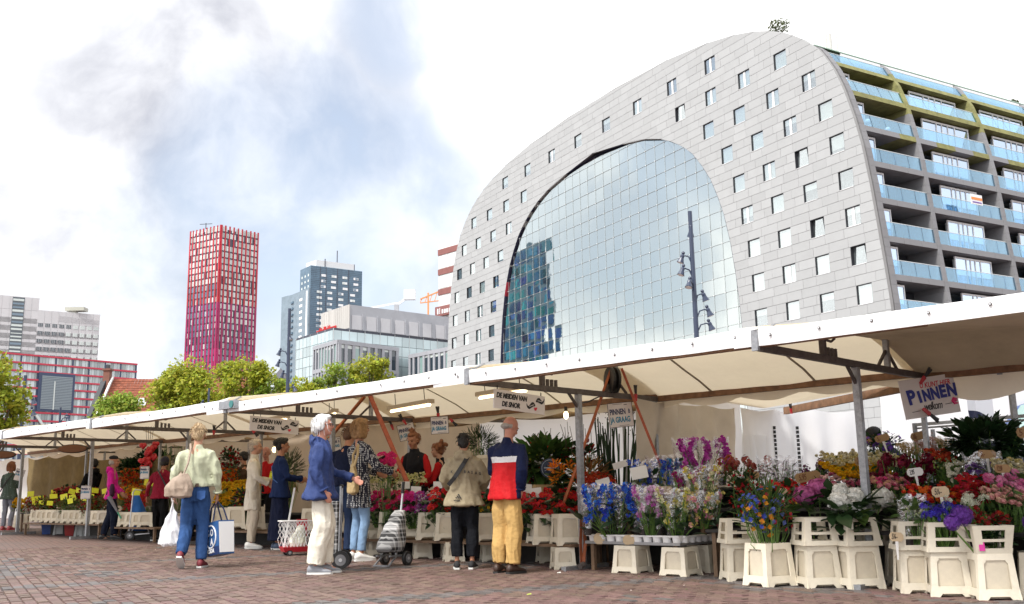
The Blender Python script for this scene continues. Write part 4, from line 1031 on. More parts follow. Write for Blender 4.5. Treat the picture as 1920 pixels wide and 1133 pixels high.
def drape(name, label, pts, ztop, zbot, mtl, folds=9, amp=.05, seed=0, cat='curtain', sag=0.04, n_=60, m_=14):
    """hanging cloth along a ground polyline pts [(s,u),...]"""
    P = [W(s, u) for s, u in pts]; seg = [(P[i + 1] - P[i]).length for i in range(len(P) - 1)]; tot = sum(seg)
    vs_ = []
    for i in range(n_ + 1):
        d = tot * i / n_; k = 0
        while k < len(seg) - 1 and d > seg[k]: d -= seg[k]; k += 1
        p = P[k].lerp(P[k + 1], d / seg[k]); tn = (P[k + 1] - P[k]).normalized(); nn = Vector((-tn.y, tn.x, 0))
        for j in range(m_ + 1):
            f = j / m_; z = ztop + (zbot - ztop) * f - sag * abs(math.sin(math.pi * 3 * i / n_)) * (1 - f)
            a = amp * (math.sin(folds * 6.28 * i / n_ + seed + 1.5 * f) * (.35 + .65 * f) + .8 * noise.noise(Vector((i * .13, j * .22, seed))))
            q = p + nn * a; vs_.append((q.x, q.y, gz(p.x, p.y) + z))
    b = MB(); b.add(vs_, [(i * (m_ + 1) + j, i * (m_ + 1) + j + 1, (i + 1) * (m_ + 1) + j + 1, (i + 1) * (m_ + 1) + j) for i in range(n_) for j in range(m_)])
    return b.build(name, mtl, None, True, label=label, cat=cat)
drape('canvas_curtain', 'beige canvas partition curtain clamped beside the second post', [(3.30, 1.02), (3.32, 2.0), (3.36, 3.4)], 2.0, .85, m_beige, 5, .09, 1)
cw_ = drape('plastic_curtain', 'white plastic curtain with a clear window panel and black edging tapes', [(3.3, 3.42), (3.1, 4.4), (2.4, 5.2)], 2.0, .6, m_sheet, 5, .05, 2)
b = MB()
for k in range(2):
    for z in np.arange(.95, 1.75, .06): b.box(W(3.16 - k * .18, 4.05 + k * .34, z), (.035, .035, .045))
b.build('edging_tape', m_black, cw_)
b = MB(); b.quad(W(3.27, 3.46, 1.62) + Vector((-.05, -.05, 0)), W(3.2, 4.0, 1.62) + Vector((-.05, -.05, 0)), W(3.2, 4.0, 1.1) + Vector((-.05, -.05, 0)), W(3.27, 3.46, 1.1) + Vector((-.05, -.05, 0))); b.build('window_panel', mat('clear_vinyl', (.9, .9, .9), .2, trans=.7), cw_)
drape('plastic_curtain', 'bright white tarpaulin wall behind the middle stall', [(3.6, 3.9), (6.5, 3.95), (9.2, 4.0)], 2.22, .3, m_sheet, 7, .04, 3)
drape('plastic_curtain', 'bright white tarpaulin wall behind the right hand display', [(2.5, 6.2), (-1.0, 5.6), (-4.0, 5.2)], 2.4, .2, m_sheet, 8, .05, 4)
drape('canvas_curtain', 'cream canvas wall behind the beige coat and the navy cardigan', [(8.4, 1.5), (12.8, 1.9)], 2.02, .3, mat('cream_canvas', (.52, .43, .33), .85, var=.1, scale=2, bump=.3, bscale=4, trans=.25), 5, .03, 5)
drape('canvas_curtain', 'tan canvas wall deep inside the left stalls', [(9.2, 4.0), (16.9, 4.0), (30, 4.0)], 2.22, .3, mat('cream_canvas', (.52, .43, .33)), 5, .03, 6)
drape('hessian_backdrop', 'brown hessian cloth hanging in loose folds behind the left counter', [(25.1, 1.75), (21.0, 1.75)], 1.92, .62, m_hess, 3, .06, 7, sag=.08)
drape('hessian_backdrop', 'brown hessian cloth behind the bearded vendor', [(20.95, 1.8), (17.2, 1.95)], 1.76, .62, m_hess, 3, .05, 8)
drape('plastic_curtain', 'pale tarpaulin wall at the far left stall', [(30.5, 2.6), (25.4, 2.4)], 2.0, .2, m_sheet, 5, .04, 9)
# -- display rail and rear clutter on the right
dr = thing('display_rail', 'grey tubular display rail standing behind the right hand flowers', 'rail', (0, 0, 0))
b = MB(); b.bar(wl(.55, 2.6, 1.58), wl(-.85, 2.3, 1.60), .035); b.bar(wl(.55, 2.62, 1.54), wl(-.85, 2.32, 1.56), .02); b.build('rail', m_galv, dr)
b = MB(); b.bar(wl(-.85, 2.3, .4), wl(-.85, 2.3, 1.60), .05); b.bar(wl(.55, 2.6, .4), wl(.55, 2.6, 1.6), .04); b.bar(wl(.35, 2.6, .9), wl(.35, 2.6, 1.52), .035); b.bar(wl(.45, 2.6, .9), wl(.45, 2.6, 1.52), .035); b.build('upright', m_galv, dr)
nb = thing('navy_tarpaulin', 'dark navy tarpaulin with white print hanging behind the dried flowers', 'tarpaulin', W(.25, 3.2, 0), STALL_ROT)
b = MB(); vs_ = []
for i in range(15):
    for j in range(9):
        vs_.append((.05 * math.sin(i * .9 + j * .5), -.55 * (i / 14) - .1, 1.75 - .75 * j / 8 - .5 * (i / 14) ** 2 * (1 - j / 8)))
b.add(vs_, [(i * 9 + j, i * 9 + j + 1, i * 9 + j + 10, i * 9 + j + 9) for i in range(14) for j in range(8)]); b.build('cloth', mat('tarp_navy', (.012, .016, .04), .3, bump=.3, bscale=8), nb, True)
b = MB(); b.tube([(-.06, -.12, 1.62), (-.07, -.35, 1.40), (-.08, -.6, 1.33)], .018, 6); b.tube([(-.06, -.40, 1.55), (-.08, -.6, 1.42)], .018, 6); b.build('print', m_white, nb)
gp_ = thing('white_pillar', 'pale grey steel column behind the display rail', 'column', W(.35, 4.2, 0)); b = MB(); b.bx((-.11, -.11, 0), (.11, .11, 2.2)); b.build('shaft', mat('pillar_grey', (.45, .46, .50), .5), gp_)
# -- blue delivery truck cab behind the stalls, right edge
vp = W(.30, 4.9, 0) + Vector((1.0, 0, 0)); van = thing('delivery_van', 'blue delivery van cab with a sloping windscreen behind the right stall', 'van', vp, R(6))
m_vb = mat('van_blue', (.02, .07, .24), .3, coat=.6)
b = MB(); pr = [(-1.0, .4), (-1.0, 1.15), (-.85, 1.3), (-.35, 1.95), (-.1, 2.08), (.6, 2.12), (2.2, 2.12), (2.2, .4)]
b.prism([(x, -.85, z) for x, z in pr], (0, 1.7, 0)); b.build('body', m_vb, van)
b = MB(); b.hexa([(-.80, -.862, 1.32), (-.05, -.862, 1.32), (.0, -.862, 1.95), (-.33, -.862, 1.90), (-.80, -.855, 1.32), (-.05, -.855, 1.32), (.0, -.855, 1.95), (-.33, -.855, 1.90)]); b.hexa([(.08, -.862, 1.32), (.8, -.862, 1.32), (.8, -.862, 1.95), (.08, -.862, 1.95), (.08, -.855, 1.32), (.8, -.855, 1.32), (.8, -.855, 1.95), (.08, -.855, 1.95)]); b.build('side_window', m_dkpane, van)
b = MB(); b.quad((-.858, -.75, 1.32), (-.858, .75, 1.32), (-.36, .7, 1.96), (-.36, -.7, 1.96)); b.build('windscreen', m_paneg, van)
for x in (-.5, 1.5):
    for y in (-.8, .62): b = MB(); b.tube([(x, y, .33), (x, y + .18, .33)], .33, 16); b.build('wheel', m_black, van)
# -- tube lamps, bulb, cable reel, clamps
def tube_lamp(label, s, u, z, yaw, L_=1.15, tilt=0.0):
    t = thing('tube_lamp', label, 'lamp', W(s, u, z), STALL_ROT + yaw, 'lamps hanging under the canvas')
    b = MB(); b.bx((-L_ / 2, -.05, .015), (L_ / 2, .05, .07)); b.build('housing', mat('lamp_beige', (.45, .38, .28), .6), t)
    b = MB(); b.tube([(-L_ / 2 + .04, 0, -.006), (L_ / 2 - .04, 0, -.006)], .018, 8); b.build('tube', m_tube, t)
    b = MB()
    for x in (-L_ * .35, L_ * .35): b.bar((x, 0, .07), (x + .03, 0, .24), .008)
    b.build('hanger', m_black, t)
tube_lamp('lit tube lamp over the middle counter, its beige housing tilted', 6.75, .25, 2.06, R(78), 1.25)
tube_lamp('lit tube lamp partly hidden by the second moustache sign', 4.75, .1, 2.10, R(80), 1.1)
tube_lamp('lit tube lamp above the first moustache sign', 10.1, .1, 2.04, R(80), 1.3)
tube_lamp('lit tube lamp beside the white haired man', 8.7, .3, 2.06, R(60), 1.1)
bl = thing('light_bulb', 'single lit bulb hanging between the second post and the counter', 'lamp', W(4.9, 1.5, 1.93)); b = MB(); b.tube([(0, 0, .03), (0, 0, .09)], .022, 8); b.build('socket', m_black, bl); b = MB(); b.ell((0, 0, -.03), (.035, .035, .055), 10, 8); b.build('bulb', m_bulb, bl, True)
bl = thing('light_bulb', 'small warm lamp behind the red hearts at the fourth stall', 'lamp', W(13.6, 2.4, 1.78)); b = MB(); b.ell((0, 0, -.03), (.05, .05, .06), 10, 8); b.build('bulb', m_bulb, bl, True)
rl = thing('cable_reel', 'black cable reel hung between the two red struts', 'cable reel', W(3.38, .63, 2.20), R(-72))
b = MB(); b.tube([(0, .02, 0), (0, .05, 0)], [.16, .16], 20); b.tube([(0, -.05, 0), (0, -.02, 0)], [.16, .16], 20); b.tube([(0, -.03, 0), (0, .03, 0)], .10, 14); b.tube([(0, .03, 0), (0, .031, 0)], [.1, .1], 8); b.build('drum', m_black, rl)
b = MB(); b.tube([(0, .02, -.15), (-.3, .02, -.14), (-.8, .0, -.19), (-1.15, 0, -.18)], .009, 6); b.build('cable', m_black, rl)
rs_ = thing('red_strut', 'pair of slanted rusty red struts crossing at the second post', 'strut', (0, 0, 0))
b = MB(); b.bar(wl(3.36, .60, 2.34), wl(3.95, .25, .62), .05, .03); b.build('bar', mat('strut_orange', (.40, .11, .035), .6, var=.3, scale=15), rs_)
b = MB(); b.bar(wl(3.3, .72, 2.34), wl(2.95, .95, 1.15), .07, .03); b.build('bar', m_rustred, rs_)
rs_ = thing('red_strut', 'pair of slanted red struts beside the woman in the patterned coat', 'strut', (0, 0, 0))
b = MB(); b.bar(wl(8.2, .55, 2.34), wl(9.3, .45, 1.5), .05, .03); b.build('bar', mat('strut_orange', (.40, .11, .035)), rs_)
b = MB(); b.bar(wl(8.2, .66, 2.36), wl(6.9, .35, .98), .065, .03); b.build('bar', m_rustred, rs_)
def clamp(label, p, d, L_=.16):
    t = thing('spring_clamp', label, 'clamp', p, 0, 'red and black spring clamps'); d = Vector(d).normalized(); sdv = d.orthogonal().normalized() * .02
    b = MB(); b.bar(-d * L_ * .5 + sdv, d * L_ * .1, .022); b.bar(-d * L_ * .5 - sdv, d * L_ * .1, .022); b.build('handle', m_black, t)
    b = MB(); b.bar(d * L_ * .05 + sdv * .6, d * L_ * .5, .026); b.bar(d * L_ * .05 - sdv * .6, d * L_ * .5, .026); b.build('jaw', m_clampred, t)
clamp('spring clamp holding the beige curtain top', W(3.33, 1.02, 2.06), (0, 0, -1), .2)
clamp('spring clamp above the payment board', W(-.06, 1.42, 2.0) - Vector((0, .06, 0)), (-.8, 0, -1), .2)
clamp('spring clamp at the lower edge of the payment board', W(-.06, 1.42, 1.60) - Vector((0, .1, 0)), (-1, -.2, .8), .2)
clamp('spring clamp at the right end of the cream canvas', W(8.35, 1.2, 1.95), (.4, 0, -1), .2)
clamp('spring clamp over the tilted payment card', W(8.2, 1.32, 2.02), (.7, 0, -1), .2)
clamp('spring clamp under the tube lamp holding a payment card', W(6.0, .12, 1.94), (.1, 0, -1), .17)
clamp('spring clamp at the left end of the cream canvas', W(12.3, .3, 2.02), (0, 0, -1), .17)
clamp('small clamp on the plastic curtain', W(2.9, 4.1, 2.0), (.1, 0, -1), .16)
for k, (s, u) in enumerate(((11.4, .6), (10.6, .9), (9.9, 1.1), (7.2, 1.5))): clamp(('spring clamp left of the first moustache sign near the roof edge', 'spring clamp just under the left end of the first moustache sign', 'spring clamp under the right end of the first moustache sign', 'spring clamp on the rolled canvas near the red struts')[k], W(s, u, 1.93), (-.7, .2, .7), .15)
sw = thing('switch_box', 'grey switch box clipped to the roof edge', 'switch box', W(8.28, -1.80, 2.03), STALL_ROT); b = MB(); b.bx((-.05, -.35, 0), (.04, .06, .11)); b.build('case', m_galv, sw); b = MB(); b.tube([(-.06, -.28, .055), (-.052, -.28, .055)], .05, 14); b.build('dial', mat('teal_dial', (.02, .16, .16), .4), sw)
for nm, s, u, lb in (('oval_disc', 17.73, .0, 'dark oval disc hanging under the canvas beside the front post'), ('oval_disc', 21.9, .0, 'dark oval disc hanging at the far left edge')):
    t = thing(nm, lb, 'hanging disc', W(s, u, 1.87)); b = MB(); b.ell((0, 0, 0), (.33, .05, .10), 20, 10); b.build('disc', mat('disc_dark', (.05, .035, .025), .6), t); b = MB(); b.ell((0, -.045, .0), (.31, .012, .08), 20, 8); b.build('face', mat('disc_rust', (.16, .07, .03), .7), t)
    b = MB(); b.bar((0, 0, .09), (0, 0, .2), .012); b.build('hanger', m_black, t)
ht = thing('hanging_hearts', 'string of red heart ornaments hanging in the fourth stall', 'ornament', W(14.18, 0, 1.62)); rh = random.Random(2)
for k in range(16):
    b = MB(); c = Vector((rh.uniform(-.1, .1), rh.uniform(-.1, .1), .22 - k * .032)); b.ell(c + Vector((-.03, 0, 0)), (.045, .03, .045), 8, 6); b.ell(c + Vector((.03, 0, 0)), (.045, .03, .045), 8, 6); b.add([c + Vector(q) for q in ((-.07, 0, -.01), (.07, 0, -.01), (0, .02, -.09), (0, -.03, -.04))], [(0, 3, 1), (0, 2, 3), (3, 2, 1), (0, 1, 2)]); b.build('heart', mat('heart_red', (.45, .01, .015), .35), ht, True)
b = MB()
for k in range(4): b.bar((.03 * k - .05, 0, .2), (.05 * k - .08, 0, .55), .006)
b.build('string', m_black, ht)

# -- signs
m_board = mat('sign_board', (.66, .62, .60), .5, var=.03)
m_ink = mat('ink_black', (.01, .01, .012), .5); m_inkblue = mat('ink_blue', (.012, .022, .22), .5); m_inkred = mat('ink_red', (.55, .02, .05), .5); m_teal_ink = mat('ink_teal', (.02, .20, .34), .5); m_navyink = mat('ink_navy', (.02, .03, .10), .5)
def moustache(t, x, z, k, mi):
    for s in (-1, 1):
        b = MB(); q = []
        up = [(0, .0), (.05, .055), (.10, .06), (.15, .02), (.19, -.02), (.235, -.01), (.26, .04)]; lo = [(.265, .0), (.23, -.06), (.18, -.085), (.12, -.06), (.06, -.035), (0, -.03)]
        poly = [(x + s * (a + .012) * k, -.012, z + c * k + s * (.045 + a * .13) * k) for a, c in up + lo]
        b.prism(poly if s > 0 else poly[::-1], (0, .004, 0)); b.build('moustache', m_ink, t)
    b = MB()
    for s in (-1, 1): b.tube([(x + s * .06 * k, -.014, z + s * .05 * k), (x + s * .12 * k, -.014, z - .01 * k + s * .06 * k), (x + s * .2 * k, -.014, z - .03 * k + s * .07 * k)], .006 * k, 5)
    b.build('highlight', m_board, t)
    b = MB(); b.prism([(x + a * k, -.012, z - .135 * k + c * k) for a, c in ((-.05, .02), (-.02, .035), (0, .025), (.02, .04), (.055, .03), (.03, -.015), (0, -.035), (-.03, -.02))], (0, .004, 0)); b.build('lips', m_inkred, t)
def snor(label, s, roll):
    p = W(s, -1.42, 0); t = thing('moustache_sign', label, 'sign', W(s, -1.42, 1.965), STALL_ROT, 'signs hung under the stall beams'); t.rotation_euler = (0, R(roll), STALL_ROT)
    b = MB(); b.bx((0, -.008, -.205), (.80, .004, 0)); b.build('board', m_board, t)
    lettering('DE MEIDEN VAN', t, m_ink, (.03, -.010, -.085), .074, .0035, .22, .86, 1.0); lettering('DE SNOR', t, m_ink, (.115, -.010, -.172), .074, .0035, .18, .9, 1.0)
    moustache(t, .645, -.085, .52, 0)
    b = MB(); b.bar((.05, 0, 0), (.05, 0, .04), .008); b.bar((.74, 0, 0), (.74, 0, .04), .008); b.build('hanger', m_black, t)
snor('moustache sign hanging beside the beige coat woman', 8.22, 3); snor('moustache sign hanging above the striped jacket man', 3.37, 3)
def pin_card(label, p, yaw, roll, w_=.24, h_=.235):
    t = thing('payment_card', label, 'sign', p, yaw, 'small payment cards'); t.rotation_euler = (0, R(roll), yaw)
    b = MB(); b.bx((-w_ / 2, -.004, -h_), (w_ / 2, .004, 0)); b.build('card', m_board, t)
    b = MB(); e = .006
    for q in (((-w_ / 2, -.006, -h_), (w_ / 2, -.0045, -h_ + e)), ((-w_ / 2, -.006, -e), (w_ / 2, -.0045, 0)), ((-w_ / 2, -.006, -h_ + e), (-w_ / 2 + e, -.0045, -e)), ((w_ / 2 - e, -.006, -h_ + e), (w_ / 2, -.0045, -e))): b.bx(*q)
    b.build('border', m_ink, t)
    k = w_ / .24
    lettering('PINNEN', t, m_navyink, (-.105 * k, -.006, -.11 * k), .072 * k, .003, 0, .60, 1.0); lettering('B', t, m_navyink, (.075 * k, -.006, -.105 * k), .055 * k, .002, 0, .6)
    lettering('JA GRAAG', t, m_teal_ink, (-.105 * k, -.006, -.185 * k), .072 * k, .003, 0, .58, 1.0)
    b = MB(); b.bx((-.03, -.007, -h_ + .018), (.09, -.0045, -h_ + .022)); b.bx((-.09, -.007, -.022), (.03, -.0045, -.018)); b.bx((.05, -.007, -.035), (.09, -.0045, -.028)); b.build('small_print', m_ink, t)
pin_card('square payment card hung by a clamp under the tube lamp', W(5.9, .05, 1.88), R(4), -3)
pin_card('tilted payment card behind the vendor with the hair bun', W(8.2, 1.36, 1.95), R(2), -14, .27, .26)
pin_card('payment card half hidden by the red strut', W(3.36, .72, 1.93), R(8), -5, .31, .30)
pin_card('payment card behind the white haired man', W(8.5, .2, 1.72), R(20), -8, .2, .24)
pin_card('small blue and white payment card on the post behind the pink jacket', W(16.70, -.10, 1.08), R(10), 0, .20, .28)
pin_card('small blue and white payment card hanging under the red hearts', W(14.1, -.1, 1.41), R(10), 0, .17, .24)
pin_card('tilted payment card at the far left beside the dotted coat', W(20.9, .1, 1.50), R(10), 15, .2, .28)
t = thing('payment_board', 'large white payment board with blue brush lettering and a pink smile', 'sign', W(-.06, 1.42, 1.99) - Vector((0.0, .05, 0)), R(6)); t.rotation_euler = (0, R(-7.5), R(6))
b = MB(); b.bx((-.30, -.006, -.40), (.30, .004, 0)); b.build('board', m_board, t)
lettering('U KUNT HIER', t, m_inkred, (-.085, -.008, -.105), .075, .001, .15, .74)
for i, (ch, z, k, rl) in enumerate(zip('PINNEN', (-.255, -.245, -.238, -.232, -.225, -.222), (1.28, 1.0, 1.0, 1.05, 1.1, 1.12), (-5, -6, -3, -2, -1, 1))):
    lettering(ch, t, m_inkblue, (-.235 + (0, .115, .165, .255, .35, .43)[i] * 1.0, -.009, z), .155 * k, .009, 0, (.86, .9, .72, .72, .84, .8)[i], roll=R(rl))
lettering('welkom', t, m_ink, (-.09, -.009, -.335), .115, .0005, .35, .62, .85)
b = MB(); b.tube([(-.22, -.009, -.335), (-.13, -.009, -.33)], .003, 5); b.tube([(.15, -.009, -.30), (.22, -.009, -.298)], .003, 5); b.build('dash', m_ink, t)
b = MB(); b.tube([(.285, -.009, -.262), (.25, -.009, -.255), (.235, -.009, -.28), (.25, -.009, -.305), (.29, -.009, -.308)], [.008, .016, .018, .014, .006], 8); b.ell((.265, -.009, -.278), (.02, .006, .014), 8, 6); b.build('smile', mat('ink_pink', (.62, .03, .16), .5), t)
# ------------------------------------------------------------------ buckets
m_buck = mat('bucket_cream', (.74, .68, .555), .42, var=.05, scale=16, dirt=.16, objr=.08, spec=.4, bump=.05, bscale=50)
m_buckin = mat('bucket_inner', (.66, .59, .465), .5, var=.07, scale=14, dirt=.22)
m_sticker = mat('sticker_white', (.78, .78, .8), .4)
def side_plate(b, k, wt, wb, h, parts, out=0.0, th=.014):
    """polygons given in (x/half-width, z) on the k-th leaning side of a bucket"""
    rot = Matrix.Rotation(k * math.pi / 2, 3, 'Z')
    for poly in parts:
        q = []; q2 = []
        for fx, z in poly:
            hw = (wb + (wt - wb) * z / h) / 2
            q.append(rot @ Vector((fx * hw, -hw - out, z))); q2.append(rot @ Vector((fx * hw * .985, -hw - out + th, z)))
        n = len(q); b.add(q + q2, [tuple(range(n)), tuple(range(2 * n - 1, n - 1, -1))] + [((i + 1) % n, i, n + i, n + (i + 1) % n) for i in range(n)])
def bucket_meshes(h=.40, wt=.312, wb=.368):
    tub = MB(); a, c = wb * .80 / 2, wt * .93 / 2
    tub.loft([[Vector((sx * r, sy * r, z)) for sx, sy in ((-1, -1), (1, -1), (1, 1), (-1, 1))] for r, z in ((a * .86, .022), (a * .95, .05), (c, h - .004))]); 
    f = MB()
    for k in range(4):
        z1, z0 = h - .055, .105
        P = [[(-1, z0), (-.66, z0), (-.66, z1), (-1, z1)], [(.66, z0), (1, z0), (1, z1), (.66, z1)], [(-1, z1), (1, z1), (1, h), (-1, h)],
             [(-1.04, .042), (1.04, .042), (1.0, z0), (-1.0, z0)], [(-1.06, 0), (-.66, 0), (-.46, .043), (-1.04, .043)], [(.66, 0), (1.06, 0), (1.04, .043), (.46, .043)], [(-.66, z1 - .03), (-.55, z1 - .012), (-.55, z1), (-.66, z1)], [(.66, z1 - .03), (.66, z1), (.55, z1), (.55, z1 - .012)]]
        side_plate(f, k, wt, wb, h, P)
    return tub.mesh('tub', m_buckin), f.mesh('bucket_frame', m_buck)
def collar_mesh(z0=.40, h=.26, w0=.365, w1=.30):
    f = MB()
    P = [[(-1.06, 0), (1.06, 0), (1.06, .045), (-1.06, .045)], [(-1, .045), (-.6, .045), (-.6, h), (-1, h)], [(.6, .045), (1, .045), (1, h), (.6, h)], [(-.6, .10), (.6, .10), (.6, .125), (-.6, .125)], [(-.6, h - .04), (.6, h - .04), (.6, h), (-.6, h)]]
    for k in range(4): side_plate(f, k, w1, w0, h, P, .004)
    m = f.mesh('collar', m_buck); m.transform(Matrix.Translation((0, 0, z0))); return m
TUB, FRM = bucket_meshes(); COLM = collar_mesh(); COLM2 = collar_mesh(.40, .24, .30, .37)
TUBS, FRMS = bucket_meshes(.30, .28, .315)
def bucket(label, s, u, z=0, yaw=0.0, collar=None, small=False, group='cream flower buckets', sticker=None, scale=1.0, zs=.91):
    t = thing('flower_bucket', label, 'bucket', W(s, u, z), STALL_ROT + R(yaw), group); t.scale = (scale * .87, scale * .87, scale * zs)
    link('tub', TUBS if small else TUB, t); link('bucket_frame', FRMS if small else FRM, t)
    if collar: link('collar', COLM if collar == 1 else COLM2, t)
    if sticker:
        b = MB(); y = -(.155 if not collar else .165) ; k = sticker[1]
        b.box((sticker[2], y, sticker[3]), (sticker[4], .003, sticker[5]), Matrix.Rotation(R(-5), 3, 'X')); b.build('sticker', mat('sticker_' + sticker[0], k, .4), t)
    return t
# yaw -46 faces the camera squarely
ST = ('white', (.78, .78, .82), .03, .36, .10, .04)
bucket('cream bucket under the corner of the white pot trays, left of two', 2.69, -.02, 0, 3, zs=.74)
bucket('cream bucket under the corner of the white pot trays, right of two', 2.06, -.02, 0, 2, zs=.74)
bucket('shaded cream bucket half hidden under the pot trays', 2.10, .50, 0, 0, zs=.74)
bucket('cream bucket with an empty collar left of the mixed bouquet', 1.30, -.12, 0, -42, 1)
bucket('open cream bucket holding the mixed field bouquet', .80, -.42, 0, -20, None, scale=1.08)
bucket('cream bucket with an empty collar under the pink hydrangea', .41, -.25, 0, -40, 1, scale=1.04)
bucket('cream bucket with collar under the white hydrangea beside the first post', .08, -.13, 0, -36, 1, scale=1.04)
bucket('shaded cream bucket with collar behind the first post', -.22, .25, 0, -40, 1)
bucket('double stacked cream bucket with a white barcode sticker and lilies', -.46, -.18, 0, -54, 1, sticker=('white', (.75, .74, .82), .12, .47, .05, .10))
bucket('double stacked cream bucket with an orange sticker on its rim', -.77, -.30, 0, -58, 1, sticker=('orange', (.75, .2, .01), .06, .415, .06, .03))
bucket('double stacked cream bucket with a torn pink label and purple globes', -1.12, -.32, 0, -50, 2, sticker=('pink', (.62, .03, .30), -.11, .47, .05, .09))
bucket('cream bucket at the right edge, tipped towards the corner', -1.38, .02, 0, -70)
bucket('cream bucket cut by the right edge behind the purple globes', -1.62, -.15, 0, -50, 1)
for k, (s, st) in enumerate(((6.92, 1), (6.49, 0), (6.10, 0), (5.74, 1), (5.03, 0), (4.04, 1), (3.66, 1))):
    lb = ['leftmost cream bucket on the middle counter, white label on its rim', 'second cream bucket on the middle counter behind the plaid trolley handle', 'third cream bucket on the middle counter under the purple flowers', 'cream bucket with a printed emblem beside the khaki jacket', 'cream bucket on the counter between the two shoppers at the middle stall', 'cream bucket of red gerberas, the left one beside the second post', 'cream bucket of red gerberas touching the second post'][k]
    bucket(lb, s, .02, .265, -38 if k < 4 else -30, sticker=ST if st else None, scale=.97)
for s, u, lb in ((6.33, .12, 'upturned bucket on the ground behind the plaid trolley'), (5.55, -.02, 'cream bucket on the ground left of the khaki jacket legs'), (5.15, .25, 'shaded cream bucket on the ground between the shoppers'), (3.62, -.1, 'cream bucket on the ground beside the second post foot'), (6.02, .35, 'dim cream bucket deep under the middle counter'), (4.4, .5, 'dark cream bucket at the back under the red gerberas')):
    bucket(lb, s, u, 0, -35, small=True, scale=.92)
for s, u, z, lb in ((11.86, .25, .28, 'cream bucket on the counter behind the green jacket'), (11.3, .22, .30, 'cream bucket on the counter left of the beige coat'), (10.72, .25, .30, 'cream bucket on the counter mostly hidden by the beige coat'), (9.2, .3, .28, 'cream bucket on the counter right of the navy cardigan'), (8.3, .25, .28, 'cream bucket behind the white haired man'), (7.6, .15, .27, 'cream bucket beside the light blue jeans'), (7.25, .1, .0, 'lower cream crate bucket beside the light blue jeans')):
    bucket(lb, s, u, z, -32)
for s, u, lb in ((11.62, .95, 'cream bucket on the ground left of the beige trousers'), (11.2, 1.1, 'cream bucket on the ground right of the beige trousers'), (17.5, .9, 'cream bucket on the ground behind the pink jacket'), (23.9, 1.3, 'cream bucket at the far left end, nearer the post'), (24.6, 1.5, 'cream bucket at the far left end, beside the dotted coat'), (24.3, 1.55, 'upper cream bucket at the far left end')):
    bucket(lb, s, u, .30 if 'upper' in lb else 0, -30, small=False, scale=.98)
for k in range(13): bucket('small cream tub in the long row on the left counter' if 0 < k < 12 else ('first small cream tub at the left end of the long counter row' if k == 0 else 'last small cream tub of the long row, beside the pink jacket'), 20.0 - k * .298, .2, .29 + .008 * k * 0, -30 + RNG.uniform(-4, 4), small=True, group='row of small cream tubs on the left counter')
for k in range(4): bucket('small cream tub in the short row right of the pink jacket', 15.45 - k * .29, .2, .27, -30, small=True, group='row of four small cream tubs')
for nm, s, u, c, lb in (('blue', 20.0, .5, (.015, .06, .25), 'blue crate under the left counter'), ('red', 18.7, .5, (.35, .02, .02), 'red bucket under the left counter')):
    t = thing('plastic_crate', lb, 'crate', W(s, u), STALL_ROT - R(30)); b = MB(); m_ = mat('crate_' + nm, c, .4, dirt=.2)
    b.loft([[Vector((sx * r, sy * r, z)) for sx, sy in ((-1, -1), (1, -1), (1, 1), (-1, 1))] for r, z in ((.13, 0), (.16, .28))]); b.build('tub', m_, t); b = MB(); b.bx((-.18, -.18, .25), (.18, .18, .29)); b.build('rim', m_, t)
gtub = MATS['bucket_cream']
for s, lb in ((19.3, 'grey plastic tub under the left counter, leftmost'), (18.15, 'grey plastic tub under the left counter, middle'), (17.85, 'grey plastic tub under the left counter, right')):
    t = thing('plastic_tub', lb, 'tub', W(s, .5), STALL_ROT - R(30)); mg_ = mat('tub_grey', (.38, .40, .40), .5, dirt=.3); b = MB(); b.loft([[Vector((sx * r, sy * r, z)) for sx, sy in ((-1, -1), (1, -1), (1, 1), (-1, 1))] for r, z in ((.14, .02), (.12, .27))]); b.build('tub', mg_, t)
    b = MB()
    for k in range(4): side_plate(b, k, .26, .32, .28, [[(-1, 0), (-.7, 0), (-.7, .28), (-1, .28)], [(.7, 0), (1, 0), (1, .28), (.7, .28)]])
    b.build('leg', mg_, t)

# ------------------------------------------------------------------ tables
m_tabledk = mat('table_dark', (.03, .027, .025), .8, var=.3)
m_trestle = mat('table_wood', (.16, .10, .06), .75, var=.4, scale=8)
def table(label, s0, s1, u0, u1, z, mt=None, legs=True, th=.03):
    c = W((s0 + s1) / 2, (u0 + u1) / 2, 0); t = thing('display_table', label, 'table', c, STALL_ROT); hx, hy = (u1 - u0) / 2, (s1 - s0) / 2
    b = MB(); b.bx((-hx, -hy, z - th), (hx, hy, z)); b.build('top', mt or m_trestle, t)
    b = MB(); b.bx((hx - .03, -hy, 0), (hx - .015, hy, z - th)); b.build('skirt', m_tabledk, t)  # dark sheet added at the back to block light under the table
    if legs:
        for sx in (-1, 1):
            for sy in (-1, 1): b = MB(); b.bar((sx * (hx - .05), sy * (hy - .08), 0), (sx * (hx - .05), sy * (hy - .08), z - th), .045); b.build('leg', m_trestle, t)
    return t
table('low plank bench under the middle counter buckets', 3.45, 7.9, -.14, .5, .262)
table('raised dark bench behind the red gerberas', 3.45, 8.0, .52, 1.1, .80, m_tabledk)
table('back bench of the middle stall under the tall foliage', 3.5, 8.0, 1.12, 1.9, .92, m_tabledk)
table('plank counter of the fourth stall', 8.35, 12.4, .05, .75, .28)
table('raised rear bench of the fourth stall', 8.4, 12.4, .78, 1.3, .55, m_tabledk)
table('long low counter under the row of small tubs', 16.2, 20.3, .0, .5, .285)
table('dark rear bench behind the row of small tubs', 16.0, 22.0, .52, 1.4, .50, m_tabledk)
table('short counter right of the pink jacket', 13.8, 15.7, .0, .5, .265)
